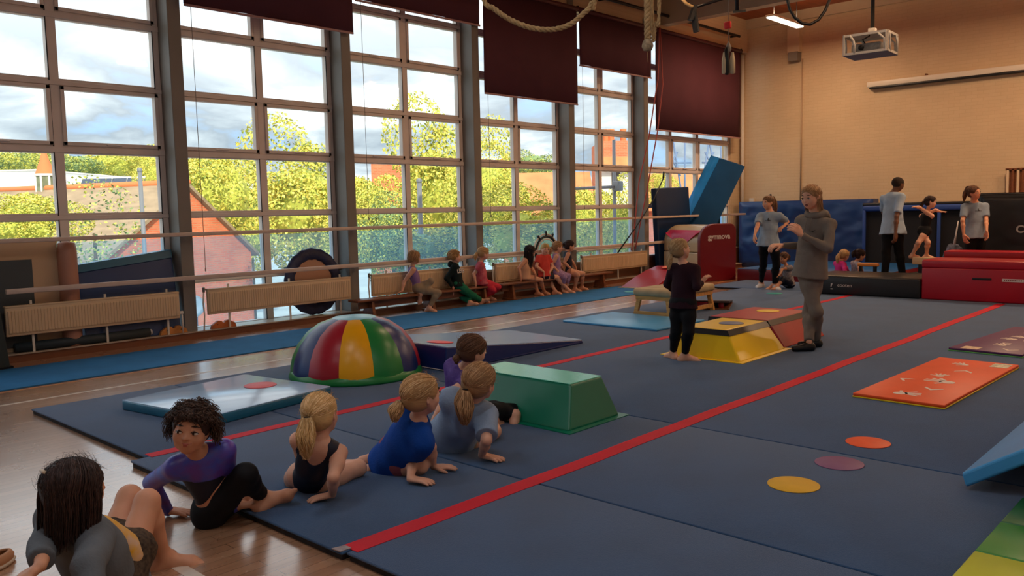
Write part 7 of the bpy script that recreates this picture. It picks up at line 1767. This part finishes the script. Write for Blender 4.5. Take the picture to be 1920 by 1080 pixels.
    bench_kid('boy with curly fair hair in a dark lettered hoodie and green trousers', 1.22, (858, 537), (852, 500), (853, 481), cd(0.93, 0.22, 0.08), cd(-0.10, 0.95),
        [A_(862, 522, 866, 540, 'f', 'f'), A_(838, 522, 850, 539)],
        [(868, 556, 'n', 882, 573, cd(0.9, -0.2, 0.2)), (883, 553, 'n', 902, 569, cd(0.8, -0.2, 0.5))], PALE,
        [dict(kind='top', m=dkg, e=0.016, hem=0.04, sleeve=1.9, sle=0.9, name='hoodie', wr=0.005), dict(kind='legs', m=cloth('green_trousers', (30, 110, 78)), e=0.014, to=1.9, name='trousers', wr=0.005, flare=1.2)],
        H_(hairm('sandy_curls', (168, 128, 80), (206, 166, 112)), style='curly', n=260, puff=1.10, seed=43, strand=0.02, fluff=0.13, short=True, fringe=-0.08, droop=0.1, ears=True), extra=[hood2, word_near])
    bench_kid('girl in a pink T-shirt and coral red leggings with a ponytail', 1.20, (904, 529), (900, 497), (907, 475), cd(0.90, 0.28, 0.04), cd(-0.20, 0.93),
        [A_(905, 515, 908, 530, 'f', 'f'), A_(888, 514, 892, 531)],
        [(925, 544, 'n', 905, 566, cd(0.8, -0.4)), (934, 538, 'n', 917, 562, cd(0.9, -0.2))], PALE,
        [dict(kind='top', m=cloth('pink_jersey', (206, 110, 116), col2=(180, 70, 90), vscale=14), e=0.012, hem=0.05, sleeve=0.6, name='t_shirt', wr=0.005), dict(kind='legs', m=cloth('coral_leggings', (206, 54, 70)), e=0.007, to=1.7)],
        H_(LBLONDE, style='pony', n=220, puff=1.08, seed=45, tie=(0, -1, -0.3), len=0.7, wid=0.10, strand=0.02))
    bench_kid('girl with very long dark hair in a peach top, first of the four together', 1.18, (986, 517), (985, 489), (994, 471), cd(0.85, -0.10, -0.10), cd(0.05, 0.95),
        [A_(998, 504, 1004, 514, 'f', 'n'), A_(973, 503, 977, 519)],
        [(1003, 528, 'n', 1008, 553, cd(0.7, -0.5)), (1014, 525, 'n', 1020, 551, cd(0.7, -0.5))], TAN,
        [dict(kind='top', m=cloth('peach_top', (206, 160, 128)), e=0.008, sleeve=0, hem=0.04, name='top', wr=0.003)],
        H_(BLACKH, style='long', n=240, puff=1.09, seed=47, fall=1.35, strand=0.02, fringe=-0.08))
    bench_kid('blond boy in a red T-shirt and navy shorts on the bench, looking down', 1.20, (1021, 512), (1018, 483), (1022, 467), cd(0.30, -0.90, -0.28), cd(0.75, 0.45),
        [A_(1036, 500, 1030, 511), A_(1006, 500, 1020, 510)],
        [(1029, 524, 'n', 1041, 551, cd(0.8, -0.4)), (1044, 520, 'n', 1066, 549, cd(0.8, -0.3))], PALE,
        [dict(kind='top', m=cloth('red_jersey', (206, 70, 60)), e=0.013, hem=0.03, sleeve=0.6, name='t_shirt', wr=0.005), dict(kind='legs', m=cloth('navy_shorts', (44, 46, 60)), e=0.012, to=0.75, name='shorts')],
        H_(hairm('yellow_blond', (190, 156, 92), (220, 190, 126)), style='none', short=True, puff=1.09, seed=49, fringe=-0.17))
    bench_kid('girl in a patterned lilac leotard and leggings, between the blond boy and dark-haired child', 1.18, (1046, 511), (1042, 481), (1046, 463), cd(0.90, 0.05, 0), cd(-0.05, 0.95),
        [A_(1052, 497, 1058, 508, 'f', 'f'), A_(1034, 497, 1046, 508)],
        [(1058, 520, 'n', 1054, 549, cd(0.7, -0.4)), (1066, 517, 'n', 1062, 547, cd(0.7, -0.4))], PALE,
        [dict(kind='top', m=cloth('lilac_pattern', (150, 124, 168), col2=(176, 140, 176), vscale=30), e=0.008, sleeve=0, name='leotard', wr=0.001), dict(kind='legs', m=cloth('lilac_leggings', (150, 120, 160), col2=(180, 150, 186), vscale=40), e=0.006, to=1.6)],
        H_(DBLONDE, style='pony', n=200, puff=1.08, seed=51, tie=(0, -1, -0.4), len=0.8, wid=0.1, strand=0.02))
    bench_kid('dark-haired child in a black leotard with bare legs, last on the benches', 1.20, (1068, 506), (1063, 477), (1068, 461), cd(0.92, 0.20, 0), cd(-0.12, 0.95),
        [A_(1074, 492, 1080, 503, 'f', 'f'), A_(1058, 493, 1070, 503)],
        [(1083, 516, 'n', 1078, 546, cd(0.8, -0.3)), (1093, 513, 'n', 1091, 543, cd(0.9, -0.3))], TAN,
        [dict(kind='top', m=C_NAVY, e=0.008, sleeve=0, name='leotard', wr=0.001)],
        H_(DARK, style='pony', n=200, puff=1.06, seed=53, tie=(0, -1, 0.0), len=0.35, wid=0.07, strand=0.02))
# shoe at the very edge
sp_ = G(-2, 1062, 0.0); t = thing('shoe', 'beige slip-on shoe cut off at the left edge beside the seated girl', 'shoe', tuple(sp_), R_(130))
mb = MB(); mb.lathe([(0.001, 0), (0.045, 0.0), (0.05, 0.012), (0.045, 0.02), (0.001, 0.02)], n=24); mb.xf(Matrix.Scale(2.0, 4, (1, 0, 0))); mb.build('sole', mat('pale_rubber', (206, 186, 160), rough=0.6), t)
mb = MB(); mb.lathe([(0.044, 0.018), (0.046, 0.035), (0.038, 0.055), (0.028, 0.062), (0.03, 0.05)], n=24); mb.xf(Matrix.Scale(2.0, 4, (1, 0, 0))); mb.build('upper', mat('tan_leather', (190, 136, 96), rough=0.7), t)
